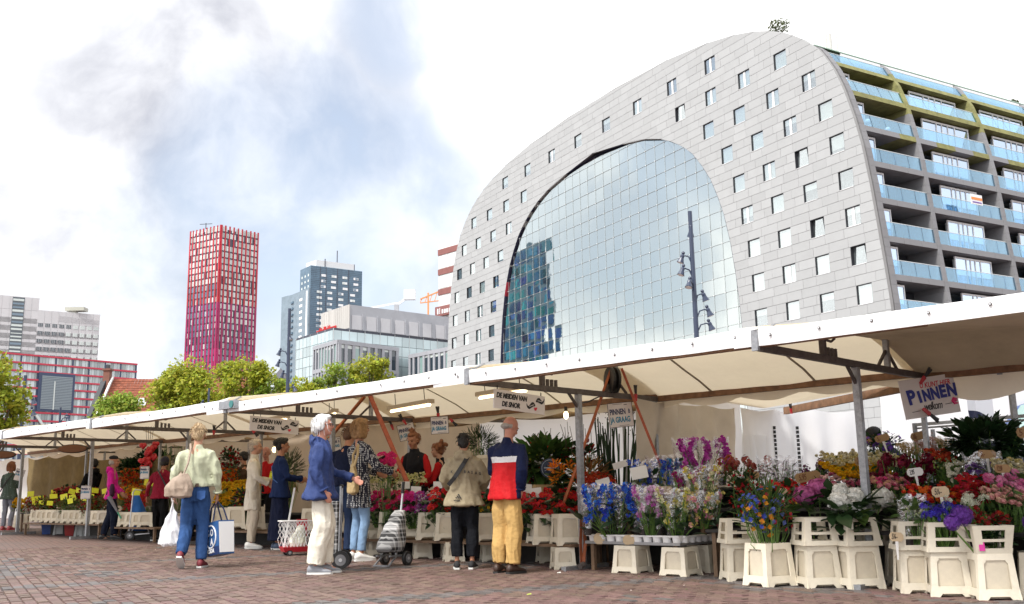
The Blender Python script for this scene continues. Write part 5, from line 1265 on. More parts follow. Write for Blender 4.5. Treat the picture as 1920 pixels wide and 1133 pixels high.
table('dark rear bench under the orange flowers', 13.0, 16.0, .52, 1.9, .55, m_tabledk)
table('metal edged table carrying the white pot trays', 2.0, 3.28, -.10, 1.0, .335, mat('table_metal', (.33, .33, .34), .45, metal=.5, dirt=.3))
table('low dark step of the right hand display', -3.0, 1.75, .0, .5, .50, m_tabledk)
table('middle dark step of the right hand display', -3.0, 2.0, .5, 1.05, .70, m_tabledk)
table('upper dark step of the right hand display', -3.0, 3.2, 1.05, 2.3, .92, m_tabledk)
table('upper step behind the pot trays', 2.0, 3.28, .42, 1.05, .62, m_tabledk)
# white pot trays with rows of cups along the two open edges
for nm, pts in (('front', [(2.06 + .125 * k, -.06) for k in range(10)]), ('side', [(2.03, .02 + .12 * k) for k in range(8)])):
    a, c = pts[0], pts[-1]; mid = W((a[0] + c[0]) / 2, (a[1] + c[1]) / 2, .335); t = thing('pot_tray', 'white plastic pot tray with a row of cups along the ' + ('front table edge' if nm == 'front' else 'side table edge'), 'tray', mid, STALL_ROT)
    mw = mat('tray_white', (.76, .76, .77), .35)
    for s, u in pts:
        lx, ly = u - (a[1] + c[1]) / 2, s - (a[0] + c[0]) / 2; b = MB(); b.tube([(lx, ly, .0), (lx, ly, .055)], [.046, .054], 14); b.build('cup', mw, t)
    b = MB(); hx, hy = abs(c[1] - a[1]) / 2 + .06, abs(c[0] - a[0]) / 2 + .06; b.bx((-hx, -hy, .056), (hx, hy, .07)); b.build('rim', mw, t)

# ------------------------------------------------------------------ flowers
def tri(f): return [(0, i, i + 1) for i in range(1, f - 1)]
def petals(n, r0, r1, w, lift, cup=.0, layers=1, rot=0):
    V, F = [], []
    for l in range(layers):
        for k in range(n):
            a = 2 * math.pi * (k + .5 * l) / n + rot; ca, sa = math.cos(a), math.sin(a); rr = r1 * (1 - .28 * l); up = lift + cup * l
            o = len(V)
            for x, y, z in ((r0, 0, .02 * l), (r0 + (rr - r0) * .6, -w * (1 - .2 * l), up * .7), (rr, 0, up), (r0 + (rr - r0) * .6, w * (1 - .2 * l), up * .7)): V.append((x * ca - y * sa, x * sa + y * ca, z))
            F += [(o, o + 1, o + 2), (o, o + 2, o + 3)]
    return V, F
def ico(sub=0, r=1.0, rz=1.0):
    b = MB(); b.ell((0, 0, 0), (r, r, r * rz), 8 if sub == 0 else 10, 5 if sub == 0 else 7); F = []
    for f in b.f: F += [(f[0], f[i], f[i + 1]) for i in range(1, len(f) - 1)]
    return b.v, F
def merge(*T):
    V, F = [], []
    for v, f in T: o = len(V); V += list(v); F += [tuple(i + o for i in q) for q in f]
    return V, F
def shift(T, d, k=1.0): return [(x * k + d[0], y * k + d[1], z * k + d[2]) for x, y, z in T[0]], T[1]
TPL = {
    'daisy': petals(11, .1, 1.0, .20, .16, .14, 2), 'rose': merge(petals(6, .05, .95, .55, .5, .22, 2), shift(ico(0, .38, 1.1), (0, 0, .32))),
    'carn': petals(9, .0, 1.0, .32, .35, .3, 3), 'orchid': merge(petals(3, .05, 1.0, .30, .10), petals(2, .05, .98, .62, .16, 0, 1, 1.57), shift(ico(0, .2, 1), (0, -.1, .12))),
    'floret': petals(4, .0, 1.0, .55, .12), 'bud': ico(0, .45, 1.7), 'ball': ico(0, 1.0, .9), 'spike': petals(5, .05, 1.0, .16, .6), 'star': petals(6, .0, 1.0, .16, .3),
}
def leaf_tpl(n=3, w=.22, droop=.35):
    V = [(0, 0, 0)]; F = []
    for i in range(1, n + 1):
        f = i / n; ww = w * math.sin(math.pi * min(.97, f * .9 + .08)); z = -droop * f * f
        V += [(f, -ww, z), (f, 0, z - .05 * 0 - .06), (f, ww, z)]
    F += [(0, 1, 2), (0, 2, 3)]
    for i in range(n - 1):
        o = 1 + 3 * i; F += [(o, o + 3, o + 4), (o, o + 4, o + 1), (o + 1, o + 4, o + 5), (o + 1, o + 5, o + 2)]
    return V, F
LEAFT, LEAFN = leaf_tpl(3, .26), leaf_tpl(3, .07, .12)
def frames(nrm_, g, twist=True):
    """(m,3,3) matrices whose third column is nrm_"""
    nrm_ = nrm_ / np.linalg.norm(nrm_, axis=1)[:, None]; r_ = g.normal(size=nrm_.shape); x = np.cross(nrm_, r_); x /= np.linalg.norm(x, axis=1)[:, None] + 1e-9
    return np.stack([x, np.cross(nrm_, x), nrm_], 2)
def frames_x(d, g):
    d = d / np.linalg.norm(d, axis=1)[:, None]; up = np.tile(np.array([[0, 0, 1.0]]), (len(d), 1)) + g.normal(scale=.25, size=d.shape); y = np.cross(up, d); y /= np.linalg.norm(y, axis=1)[:, None] + 1e-9
    return np.stack([d, y, np.cross(d, y)], 2)
def scatter(T, P, M, S):
    V = np.asarray(T[0], float); F = np.asarray(T[1], int); S = np.asarray(S, float).reshape(-1, 1, 1)
    out = np.einsum('nij,kj->nki', M, V) * S + P[:, None, :]
    return out.reshape(-1, 3), (F[None] + (np.arange(len(P)) * len(V))[:, None, None]).reshape(-1, 3)
def stem_mesh(A, B, r, g, bend=.03):
    d = B - A; m_ = len(A); x = np.cross(d, np.array([0, 1.0, .1])); x /= np.linalg.norm(x, axis=1)[:, None] + 1e-9; y = np.cross(d, x); y /= np.linalg.norm(y, axis=1)[:, None] + 1e-9
    mid = (A + B) / 2 + g.normal(scale=bend, size=A.shape) * np.array([1, 1, .2]); rings = []
    for P, k in ((A, 1.2), (mid, 1), (B, .8)):
        for a in (0, 2.094, 4.189): rings.append(P + (x * math.cos(a) + y * math.sin(a)) * r * k)
    V = np.stack(rings, 1).reshape(-1, 3); F = []
    for i in (0, 3):
        for j in range(3): k = (j + 1) % 3; F += [(i + j, i + k, i + 3 + k), (i + j, i + 3 + k, i + 3 + j)]
    return V, (np.array(F)[None] + (np.arange(m_) * 9)[:, None, None]).reshape(-1, 3)
PM = {}
def pmat(c, island=.3, hue=.012):
    key = 'petal_%02x%02x%02x_%d' % (*[int(max(0, min(1, q)) ** .45 * 255) for q in c], int(hue * 1000))
    return mat(key, c, .5, island=island, hue=hue, trans=.32, spec=.2)
m_stem = mat('stem_green', (.10, .19, .035), .5, island=.25); m_leafd = mat('leaf_dark', (.022, .055, .018), .4, island=.4, hue=.02, trans=.12); m_leafm = mat('leaf_mid', (.06, .12, .025), .45, island=.4, hue=.03, trans=.2); m_leafg = mat('leaf_grey', (.085, .11, .06), .6, island=.3, hue=.02, trans=.2); m_leafb = mat('leaf_brown', (.24, .13, .04), .7, island=.4, hue=.02)
m_cello = glassy('cellophane', .80, (.97, .97, .98), (.95, .95, .97), .12, bump=.9, bscale=14)
m_kraft = mat('kraft_paper', (.34, .21, .10), .8, var=.12, scale=12); m_pot = mat('pot_dark', (.03, .022, .02), .6)
# kind: blossom template, colours, blossom radius, blossoms per square metre, leaf material, leaves per m2, leaf length, shape, wrap
K = {
    'orchid_blue': ('orchid', [(.02, .09, .55), (.05, .18, .68), (.03, .06, .42)], .034, 420, m_leafd, 70, .16, 'spray', 'cello'), 'spike_teal': ('floret', [(.02, .20, .45), (.08, .04, .42), (.03, .10, .5)], .022, 1500, m_leafm, 60, .10, 'spikes', 'cello'),
    'orchid_lilac': ('orchid', [(.60, .30, .58), (.66, .46, .64), (.48, .10, .42)], .030, 480, m_leafd, 70, .15, 'spray', 'cello'), 'orchid_cream': ('orchid', [(.66, .60, .28), (.62, .62, .40), (.55, .5, .08)], .027, 480, m_leafd, 90, .14, 'spray', 'cello'), 'orchid_pinkyellow': ('orchid', [(.62, .34, .26), (.66, .55, .16), (.55, .2, .3)], .027, 480, m_leafd, 90, .14, 'spray', 'cello'),
    'orchid_burg': ('orchid', [(.30, .012, .12), (.24, .01, .16), (.55, .35, .1)], .028, 620, m_leafd, 50, .12, 'spray', 'cello'), 'orchid_yellow': ('orchid', [(.66, .62, .40), (.6, .48, .06), (.5, .14, .25)], .027, 520, m_leafd, 50, .12, 'spray', 'cello'), 'orchid_magenta': ('orchid', [(.40, .035, .33), (.46, .07, .38), (.33, .02, .26)], .034, 720, m_leafd, 20, .1, 'spray', 'cello'),
    'phlox_rust': ('floret', [(.34, .07, .035), (.38, .10, .09), (.28, .04, .04)], .022, 1300, m_leafm, 80, .08, 'fluffy', None), 'berry': ('ball', [(.38, .012, .015)], .013, 420, m_leafd, 620, .085, 'volume', None),
    'mixed_bouquet': ('floret', [(.06, .10, .48), (.58, .22, .02), (.12, .16, .45), (.45, .04, .05), (.62, .45, .03)], .024, 420, m_leafm, 520, .13, 'volume', None), 'gyp': ('star', [(.62, .60, .58), (.4, .25, .42)], .012, 1500, m_leafg, 160, .07, 'volume', 'cello'),
    'gerbera_red': ('daisy', [(.52, .012, .015), (.60, .02, .02)], .042, 230, m_leafd, 120, .14, 'flat', None), 'gerbera_dkred': ('daisy', [(.36, .008, .014), (.44, .01, .02)], .040, 300, m_leafd, 90, .12, 'flat', None), 'gerbera_pink': ('daisy', [(.60, .12, .30), (.64, .22, .38)], .042, 280, m_leafm, 70, .12, 'flat', None), 'gerbera_hot': ('daisy', [(.58, .02, .17), (.5, .015, .10)], .042, 260, m_leafd, 140, .13, 'flat', None), 'gerbera_redpink': ('daisy', [(.56, .015, .08), (.6, .04, .15)], .042, 260, m_leafd, 140, .13, 'flat', None), 'gerbera_mag': ('daisy', [(.52, .015, .20), (.6, .03, .26)], .048, 240, m_leafd, 140, .13, 'flat', None),
    'chrys_purplewhite': ('daisy', [(.24, .03, .20), (.55, .42, .52), (.3, .06, .28)], .019, 1500, m_leafd, 160, .10, 'flat', None), 'chrys_cream': ('carn', [(.66, .60, .38), (.62, .54, .24), (.68, .64, .5)], .026, 1200, m_leafm, 60, .08, 'flat', None), 'chrys_yellow': ('carn', [(.68, .42, .01), (.66, .36, .01)], .028, 1300, m_leafm, 60, .08, 'flat', None),
    'dark_purple': ('floret', [(.10, .015, .08), (.22, .05, .14), (.5, .4, .4)], .018, 1600, m_leafd, 120, .07, 'fluffy', None), 'rose_pink': ('rose', [(.62, .36, .36), (.64, .44, .42), (.5, .12, .2)], .030, 520, m_leafd, 100, .08, 'flat', None), 'rose_mix': ('rose', [(.60, .08, .22), (.62, .26, .28), (.62, .36, .22)], .030, 620, m_leafd, 120, .08, 'flat', None),
    'amaranth': ('floret', [(.16, .006, .028), (.24, .010, .05), (.10, .004, .018)], .020, 2600, m_leafd, 50, .08, 'fluffy', None), 'amaranth_red': ('floret', [(.30, .02, .012), (.22, .012, .016)], .018, 1900, m_leafd, 420, .12, 'fluffy', None),
    'purple_green': ('floret', [(.10, .03, .30), (.14, .05, .36)], .022, 260, m_leafd, 1300, .055, 'volume', None), 'dried_beige': ('star', [(.44, .33, .17), (.38, .27, .13)], .020, 2600, m_leafb, 20, .06, 'flat', None), 'dried_pink': ('star', [(.42, .25, .22), (.36, .19, .17)], .020, 2600, m_leafb, 20, .06, 'flat', None),
    'coral': ('carn', [(.56, .06, .03), (.6, .10, .04)], .022, 1500, m_leafd, 120, .07, 'flat', None), 'greens_big': ('bud', [(.12, .17, .05)], .016, 120, m_leafd, 1500, .13, 'volume', None), 'greens_lis': ('bud', [(.30, .36, .10), (.5, .52, .3)], .017, 700, m_leafm, 300, .08, 'flat', None),
    'white_buds': ('rose', [(.70, .69, .58)], .026, 480, m_leafd, 260, .08, 'flat', None), 'purple_dark': ('floret', [(.14, .04, .34), (.22, .10, .36)], .022, 1100, m_leafg, 160, .07, 'fluffy', 'cello'), 'roses_orange': ('rose', [(.60, .05, .015), (.62, .14, .02), (.5, .03, .015)], .028, 760, m_leafd, 90, .08, 'flat', None), 'roses_dkred': ('rose', [(.26, .006, .012), (.34, .01, .02)], .028, 760, m_leafd, 90, .08, 'flat', None), 'roses_peach': ('rose', [(.62, .30, .28), (.64, .42, .30)], .028, 760, m_leafm, 110, .09, 'flat', None),
    'gerbera_field': ('daisy', [(.5, .02, .02)], .04, 200, m_leafd, 100, .1, 'flat', None), 'agap_white': ('star', [(.66, .68, .55)], .020, 1300, m_leafm, 20, .1, 'heads', None), 'lily_white': ('bud', [(.66, .66, .52), (.5, .56, .3)], .026, 260, m_leafm, 260, .12, 'volume', 'cello'), 'agap_blue': ('star', [(.05, .03, .42), (.08, .05, .5), (.03, .02, .3)], .022, 2000, m_leafm, 0, .1, 'heads', None),
    'burg_red': ('carn', [(.30, .01, .015), (.4, .02, .03)], .03, 620, m_leafd, 260, .09, 'flat', None), 'greens_exotic': ('bud', [(.32, .34, .05), (.5, .06, .03), (.26, .30, .05)], .028, 160, m_leafm, 620, .19, 'volume', None), 'protea': ('bud', [(.30, .02, .03), (.40, .03, .03), (.16, .015, .02)], .034, 120, m_leafd, 260, .10, 'volume', None), 'strelitzia': ('spike', [(.70, .20, .01)], .075, 120, m_leafd, 120, .16, 'flat', None), 'palm_brown': ('bud', [(.4, .2, .03)], .02, 60, m_leafb, 420, .15, 'volume', None),
    'typha': ('bud', [(.05, .035, .015)], .012, 60, m_leafd, 0, .1, 'rods', None), 'wheat': ('bud', [(.42, .30, .08)], .016, 600, m_leafb, 160, .14, 'volume', None), 'olive': ('bud', [(.12, .15, .04)], .012, 160, m_leafd, 1700, .075, 'volume', None), 'hydr_pinkloose': ('daisy', [(.60, .02, .16)], .055, 300, m_leafd, 20, .1, 'flat', None), 'white_mini': ('daisy', [(.62, .58, .34), (.5, .5, .2)], .018, 1300, m_leafm, 160, .07, 'flat', None),
    'yellow_dark': ('daisy', [(.62, .36, .02), (.4, .03, .04)], .030, 260, m_leafd, 620, .09, 'volume', None), 'yellow': ('carn', [(.68, .36, .01), (.66, .44, .02)], .045, 380, m_leafm, 120, .1, 'flat', None), 'orange': ('carn', [(.60, .13, .015), (.62, .2, .02), (.5, .05, .02)], .036, 380, m_leafm, 200, .1, 'volume', None), 'orange2': ('carn', [(.64, .34, .02), (.58, .14, .02)], .034, 420, m_leafm, 220, .1, 'flat', None), 'dark_mix': ('daisy', [(.24, .015, .03), (.5, .3, .04), (.3, .05, .1)], .032, 260, m_leafd, 720, .1, 'volume', None), 'lavender': ('bud', [(.30, .32, .16)], .010, 700, m_leafg, 900, .12, 'volume', None), 'wreath': ('carn', [(.45, .01, .02)], .035, 120, m_leafd, 900, .08, 'volume', None),
    'mix_row': ('carn', [(.36, .03, .03), (.30, .22, .05), (.28, .10, .05)], .026, 480, m_leafm, 620, .08, 'volume', None), 'mix_row2': ('bud', [(.26, .25, .06), (.2, .1, .05)], .018, 620, m_leafm, 900, .07, 'volume', None), 'white_red': ('carn', [(.6, .55, .5), (.4, .03, .04)], .03, 520, m_leafm, 260, .08, 'flat', None), 'red_back': ('carn', [(.38, .012, .02), (.45, .05, .06)], .034, 520, m_leafd, 320, .09, 'volume', None), 'dark_green': ('bud', [(.05, .08, .04)], .015, 100, m_leafd, 1500, .10, 'volume', None), 'red_wrap': ('spike', [(.50, .015, .015)], .07, 260, m_leafd, 160, .1, 'flat', 'kraft'),
}
def bunch(kind, s, u, z, w_, h_, label, zb, seed):
    """a bunch of flowers standing at (s,u) with its blossoms centred at height z, w_ wide and h_ high as seen from the square"""
    T, cols, rad, dens, lm, ldens, llen, shape, wrap = K[kind]; w_ *= 1.18; h_ *= 1.38 if s < 2 else 1.38; ldens = max(ldens, 330 if shape in ('flat', 'fluffy') else ldens); zlow = .43 - zb if s < 1.9 and u < -.1 else -9; g = np.random.default_rng(seed)
    base = W(s, u, zb); H = max(.08, z - zb); d_ = max(.20, min(.46, w_ * .75)); hw, hh = w_ / 2, h_ / 2
    t = thing('flower_bunch', label, 'flowers', base, R(8))          # local x along the view, y away from the viewer
    area = w_ * max(h_, .16); n_ = max(6, int(dens * area * 1.7))
    ux = g.uniform(-1, 1, n_); uy = g.uniform(-1, 1, n_)
    if shape in ('flat',):
        top = H + hh * (.1 + .8 * uy) + g.normal(scale=.012, size=n_) - .05 * ux ** 2 * hh; P = np.stack([ux * hw, uy * d_ / 2, top], 1); Nn = np.stack([ux * .35 + g.normal(scale=.25, size=n_), -.85 + g.normal(scale=.3, size=n_), .75 + g.normal(scale=.2, size=n_)], 1)
    elif shape == 'fluffy':
        k = max(5, int(area * 90)); cx_ = np.stack([g.uniform(-.9, .9, k) * hw, g.uniform(-.8, .8, k) * d_ / 2, H + hh * g.uniform(-.55, .75, k)], 1); idx = g.integers(0, k, n_); dd = g.normal(size=(n_, 3)); dd /= np.linalg.norm(dd, axis=1)[:, None]
        P = cx_[idx] + dd * np.array([.05, .05, .065]) * g.uniform(.7, 1.15, n_)[:, None]; Nn = dd
    elif shape == 'spikes':
        k = max(4, int(w_ / .045)); bx_ = g.uniform(-hw, hw, k); by_ = g.uniform(-.5, .5, k) * d_; idx = g.integers(0, k, n_); f = g.uniform(0, 1, n_); a = g.uniform(0, 6.28, n_); r_ = .028 * (1 - .5 * f)
        P = np.stack([bx_[idx] + r_ * np.cos(a), by_[idx] + r_ * np.sin(a), H - hh + h_ * f], 1); Nn = np.stack([np.cos(a), np.sin(a), .3 * np.ones(n_)], 1)
    elif shape == 'spray':
        k = max(3, int(w_ / .075)); x0 = np.linspace(-hw * .85, hw * .85, k) + g.normal(scale=.015, size=k); idx = g.integers(0, k, n_); f = g.uniform(0, 1, n_); lean = g.uniform(-.08, .08, k)
        P = np.stack([x0[idx] + lean[idx] * f + .04 * np.sin(f * 5 + idx) + g.normal(scale=.012, size=n_), (idx % 2 - .5) * d_ * .5 - .05 * f + g.normal(scale=.02, size=n_), H - hh * .7 + h_ * .95 * f], 1); Nn = np.stack([g.normal(scale=.45, size=n_), -1 + g.normal(scale=.25, size=n_), .15 + g.normal(scale=.3, size=n_)], 1)
    elif shape == 'heads':
        k = max(4, int(w_ * h_ * 170)); hc = np.stack([g.uniform(-.85, .85, k) * hw, g.uniform(-.6, .6, k) * d_ / 2, H + hh * g.uniform(-.4, .7, k)], 1); idx = g.integers(0, k, n_); dd = g.normal(size=(n_, 3)); dd[:, 2] = np.abs(dd[:, 2]) * .7; dd /= np.linalg.norm(dd, axis=1)[:, None]; P = hc[idx] + dd * .042; Nn = dd
    elif shape == 'rods':
        P = np.stack([ux * hw, uy * d_ / 2, H + hh * g.uniform(.2, 1, n_)], 1); Nn = g.normal(size=(n_, 3)) * .2 + np.array([0, 0, 1])
    else:
        dd = g.normal(size=(n_, 3)); dd /= np.linalg.norm(dd, axis=1)[:, None]; rr = g.uniform(.45, 1.05, n_)[:, None]; P = dd * rr * np.array([hw, d_ / 2, hh]) + np.array([0, 0, H]); Nn = dd + np.array([0, -.5, .3])
    sz = rad * g.uniform(.75, 1.2, n_); ci = g.integers(0, len(cols), n_)
    if kind in ('mixed_bouquet',): ci = ((P[:, 0] / hw + 1) * 2.2 + g.normal(scale=.7, size=n_)).astype(int) % len(cols)
    if kind == 'orchid_burg': ci = (P[:, 0] > 0).astype(int) * 2 * (g.random(n_) < .6) + (g.random(n_) < .3)
    Vt, Ft = scatter(TPL[T], P, frames(Nn, g), sz); mi = np.repeat(ci, len(TPL[T][1])); link('blossoms', np_mesh('blossoms', Vt, Ft, [pmat(c, .26) for c in cols], mi), t, kind='stuff')
    # stems
    ns = min(n_, 46 if shape not in ('rods',) else 40); pick = g.choice(n_, ns, replace=False); B = P[pick].copy() if shape != 'heads' else hc[g.integers(0, k, ns)]; A = B * np.array([.3, .4, 0]) + np.array([0, 0, -.02]);
    if shape == 'rods': A = B * np.array([.8, .8, 0]); B[:, 2] = H + hh * g.uniform(.0, 1.0, ns); B[:, :2] += g.normal(scale=.05, size=(ns, 2)); rr_ = .011
    else: rr_ = .0042 if shape != 'heads' else .006
    V2, F2 = stem_mesh(A, B, rr_, g, .012 if shape == 'rods' else .03); link('stems', np_mesh('stems', V2, F2, m_leafd if shape == 'rods' else m_stem), t, kind='stuff')
    # leaves
    nl = int(ldens * w_ * max(.24, h_ + .16) * 1.25)
    if nl:
        if shape == 'volume':
            dd = g.normal(size=(nl, 3)); dd /= np.linalg.norm(dd, axis=1)[:, None]; Pl = dd * g.uniform(.25, .95, nl)[:, None] * np.array([hw, d_ / 2, hh * 1.05]) + np.array([0, 0, H - .02]); Dl = dd + np.array([0, -.3, .5])
        else:
            Pl = np.stack([g.uniform(-1, 1, nl) * hw, g.uniform(-.7, .5, nl) * d_ / 2, g.uniform(max(.0, H - hh - .16), H + hh * .1, nl)], 1); Dl = np.stack([g.normal(scale=.7, size=nl), -.6 + g.normal(scale=.5, size=nl), .45 + g.normal(scale=.4, size=nl)], 1)
        Pl[:, 2] = np.maximum(Pl[:, 2], zlow); Dl[:, 2] = np.maximum(Dl[:, 2], .25) if zlow > -1 else Dl[:, 2]
        narrow = kind in ('greens_exotic', 'lavender', 'wheat', 'mixed_bouquet', 'greens_big', 'olive', 'palm_brown')
        Vl, Fl = scatter(LEAFN if narrow and kind not in ('greens_exotic', 'greens_big') else LEAFT, Pl, frames_x(Dl, g), llen * g.uniform(.6, 1.25, nl)); link('leaves', np_mesh('leaves', Vl, Fl, lm), t, kind='stuff')
    if kind == 'protea' or kind == 'greens_exotic':
        nt_ = 9; A = np.stack([g.uniform(-.8, .8, nt_) * hw, g.uniform(-.3, .5, nt_) * d_, np.full(nt_, H)], 1); B = A + np.stack([g.normal(scale=.06, size=nt_), g.normal(scale=.03, size=nt_), hh + g.uniform(.05, .24, nt_)], 1); V3, F3 = stem_mesh(A, B, .005, g, .03); link('twigs', np_mesh('twigs', V3, F3, m_bark), t, kind='stuff')
    if wrap == 'cello':
        nk = max(1, int(round(w_ / .17)))
        for q in range(nk):
            cx_ = (-hw + (q + .5) * w_ / nk); r1 = w_ / nk * .62; b = MB(); rings = []
            for f in (0, .35, .7, 1.0):
                rr = (.045 + (r1 - .045) * f) ; zz = .02 + (H + hh * 1.05) * f
                rings.append([Vector((cx_ + rr * math.cos(a) * (1 + .10 * math.sin(5 * a + q)), rr * .8 * math.sin(a) * (1 + .1 * math.sin(7 * a)), zz + .03 * f * math.sin(3 * a + q))) for a in np.linspace(0, 2 * math.pi, 18, endpoint=False)])
            b.loft(rings, cap=False); b.build('sleeve', m_cello, t, True)
            b = MB(); b.tube([(cx_, 0, 0), (cx_, 0, .07)], [.04, .05], 10); b.build('pot', m_pot, t)
    elif wrap == 'kraft':
        b = MB(); b.loft([[Vector((r * math.cos(a), r * .8 * math.sin(a), zz + .02 * math.sin(3 * a) * (r > .1))) for a in np.linspace(0, 2 * math.pi, 14, endpoint=False)] for r, zz in ((.07, 0), (w_ * .5, H))], cap=False); b.build('wrapper', mat('wrap_red', (.4, .02, .02), .5), t, True)
    return t
def hydrangea(label, s, u, zb, heads, col, seed, leafn=26, leafl=.17):
    g = np.random.default_rng(seed); t = thing('hydrangea', label, 'flowers', W(s, u, zb), R(8))
    for (x, y, z, r_) in heads:
        n_ = 190; d = g.normal(size=(n_, 3)); d /= np.linalg.norm(d, axis=1)[:, None]; lump = 1 + .10 * np.sin(5 * d[:, 0] + 3) * np.sin(4 * d[:, 2]); P = d * r_ * np.array([1, 1, .86]) * (lump * g.uniform(.9, 1.04, n_))[:, None]
        V, F = scatter(TPL['floret'], P, frames(d + g.normal(scale=.25, size=d.shape), g), .021 * g.uniform(.8, 1.2, n_)); b = ico(0, r_ * .82, .88); b2 = [(p[0], p[1], p[2]) for p in b[0]]
        V = np.concatenate([V, np.array(b2)]); F = np.concatenate([F, np.array(b[1]) + n_ * len(TPL['floret'][0])]); o = link('flower_head', np_mesh('flower_head', V, F, pmat(col, .20, .012)), t, (x, y, z))
        V2, F2 = stem_mesh(np.array([[x * .3, y * .3, 0]]), np.array([[x, y, z]]), .007, g); link('stem', np_mesh('stem', V2, F2, m_stem), t)
    top = np.mean([h[2] for h in heads]); span = max(abs(h[0]) for h in heads) + .1; L0 = leaf_tpl(4, .30, .30)
    for k in range(leafn):
        p = np.array([[g.uniform(-span, span) * .75, g.uniform(-.16, .04), top - g.uniform(.04, .27)]]); dd = np.array([[p[0, 0] * 3 + g.normal(scale=.5), -.7 + g.normal(scale=.6), .25 + g.normal(scale=.35)]]); V, F = scatter(L0, p, frames_x(dd, g), [leafl * g.uniform(.75, 1.25)])
        link('leaf', np_mesh('leaf', V, F, m_leafd if g.random() < .8 else m_leafm, smooth=True), t)
def allium(label, s, u, zb, heads, seed):
    g = np.random.default_rng(seed); t = thing('allium', label, 'flowers', W(s, u, zb), R(8))
    for (x, y, z, r_) in heads:
        n_ = 260; d = g.normal(size=(n_, 3)); d /= np.linalg.norm(d, axis=1)[:, None]; V, F = scatter(TPL['star'], d * r_ * g.uniform(.86, 1.0, n_)[:, None], frames(d, g), .014 * g.uniform(.8, 1.2, n_)); b = ico(0, r_ * .8, 1.0)
        V = np.concatenate([V, np.array(b[0])]); F = np.concatenate([F, np.array(b[1]) + n_ * len(TPL['star'][0])]); link('flower_head', np_mesh('flower_head', V, F, pmat((.17, .055, .36), .35, .01)), t, (x, y, z))
        V2, F2 = stem_mesh(np.array([[x * .08, y * .3 + .02, 0.0]]), np.array([[x, y, z - r_ * .7]]), .009, g, .008); link('stem', np_mesh('stem', V2, F2, m_stem), t)
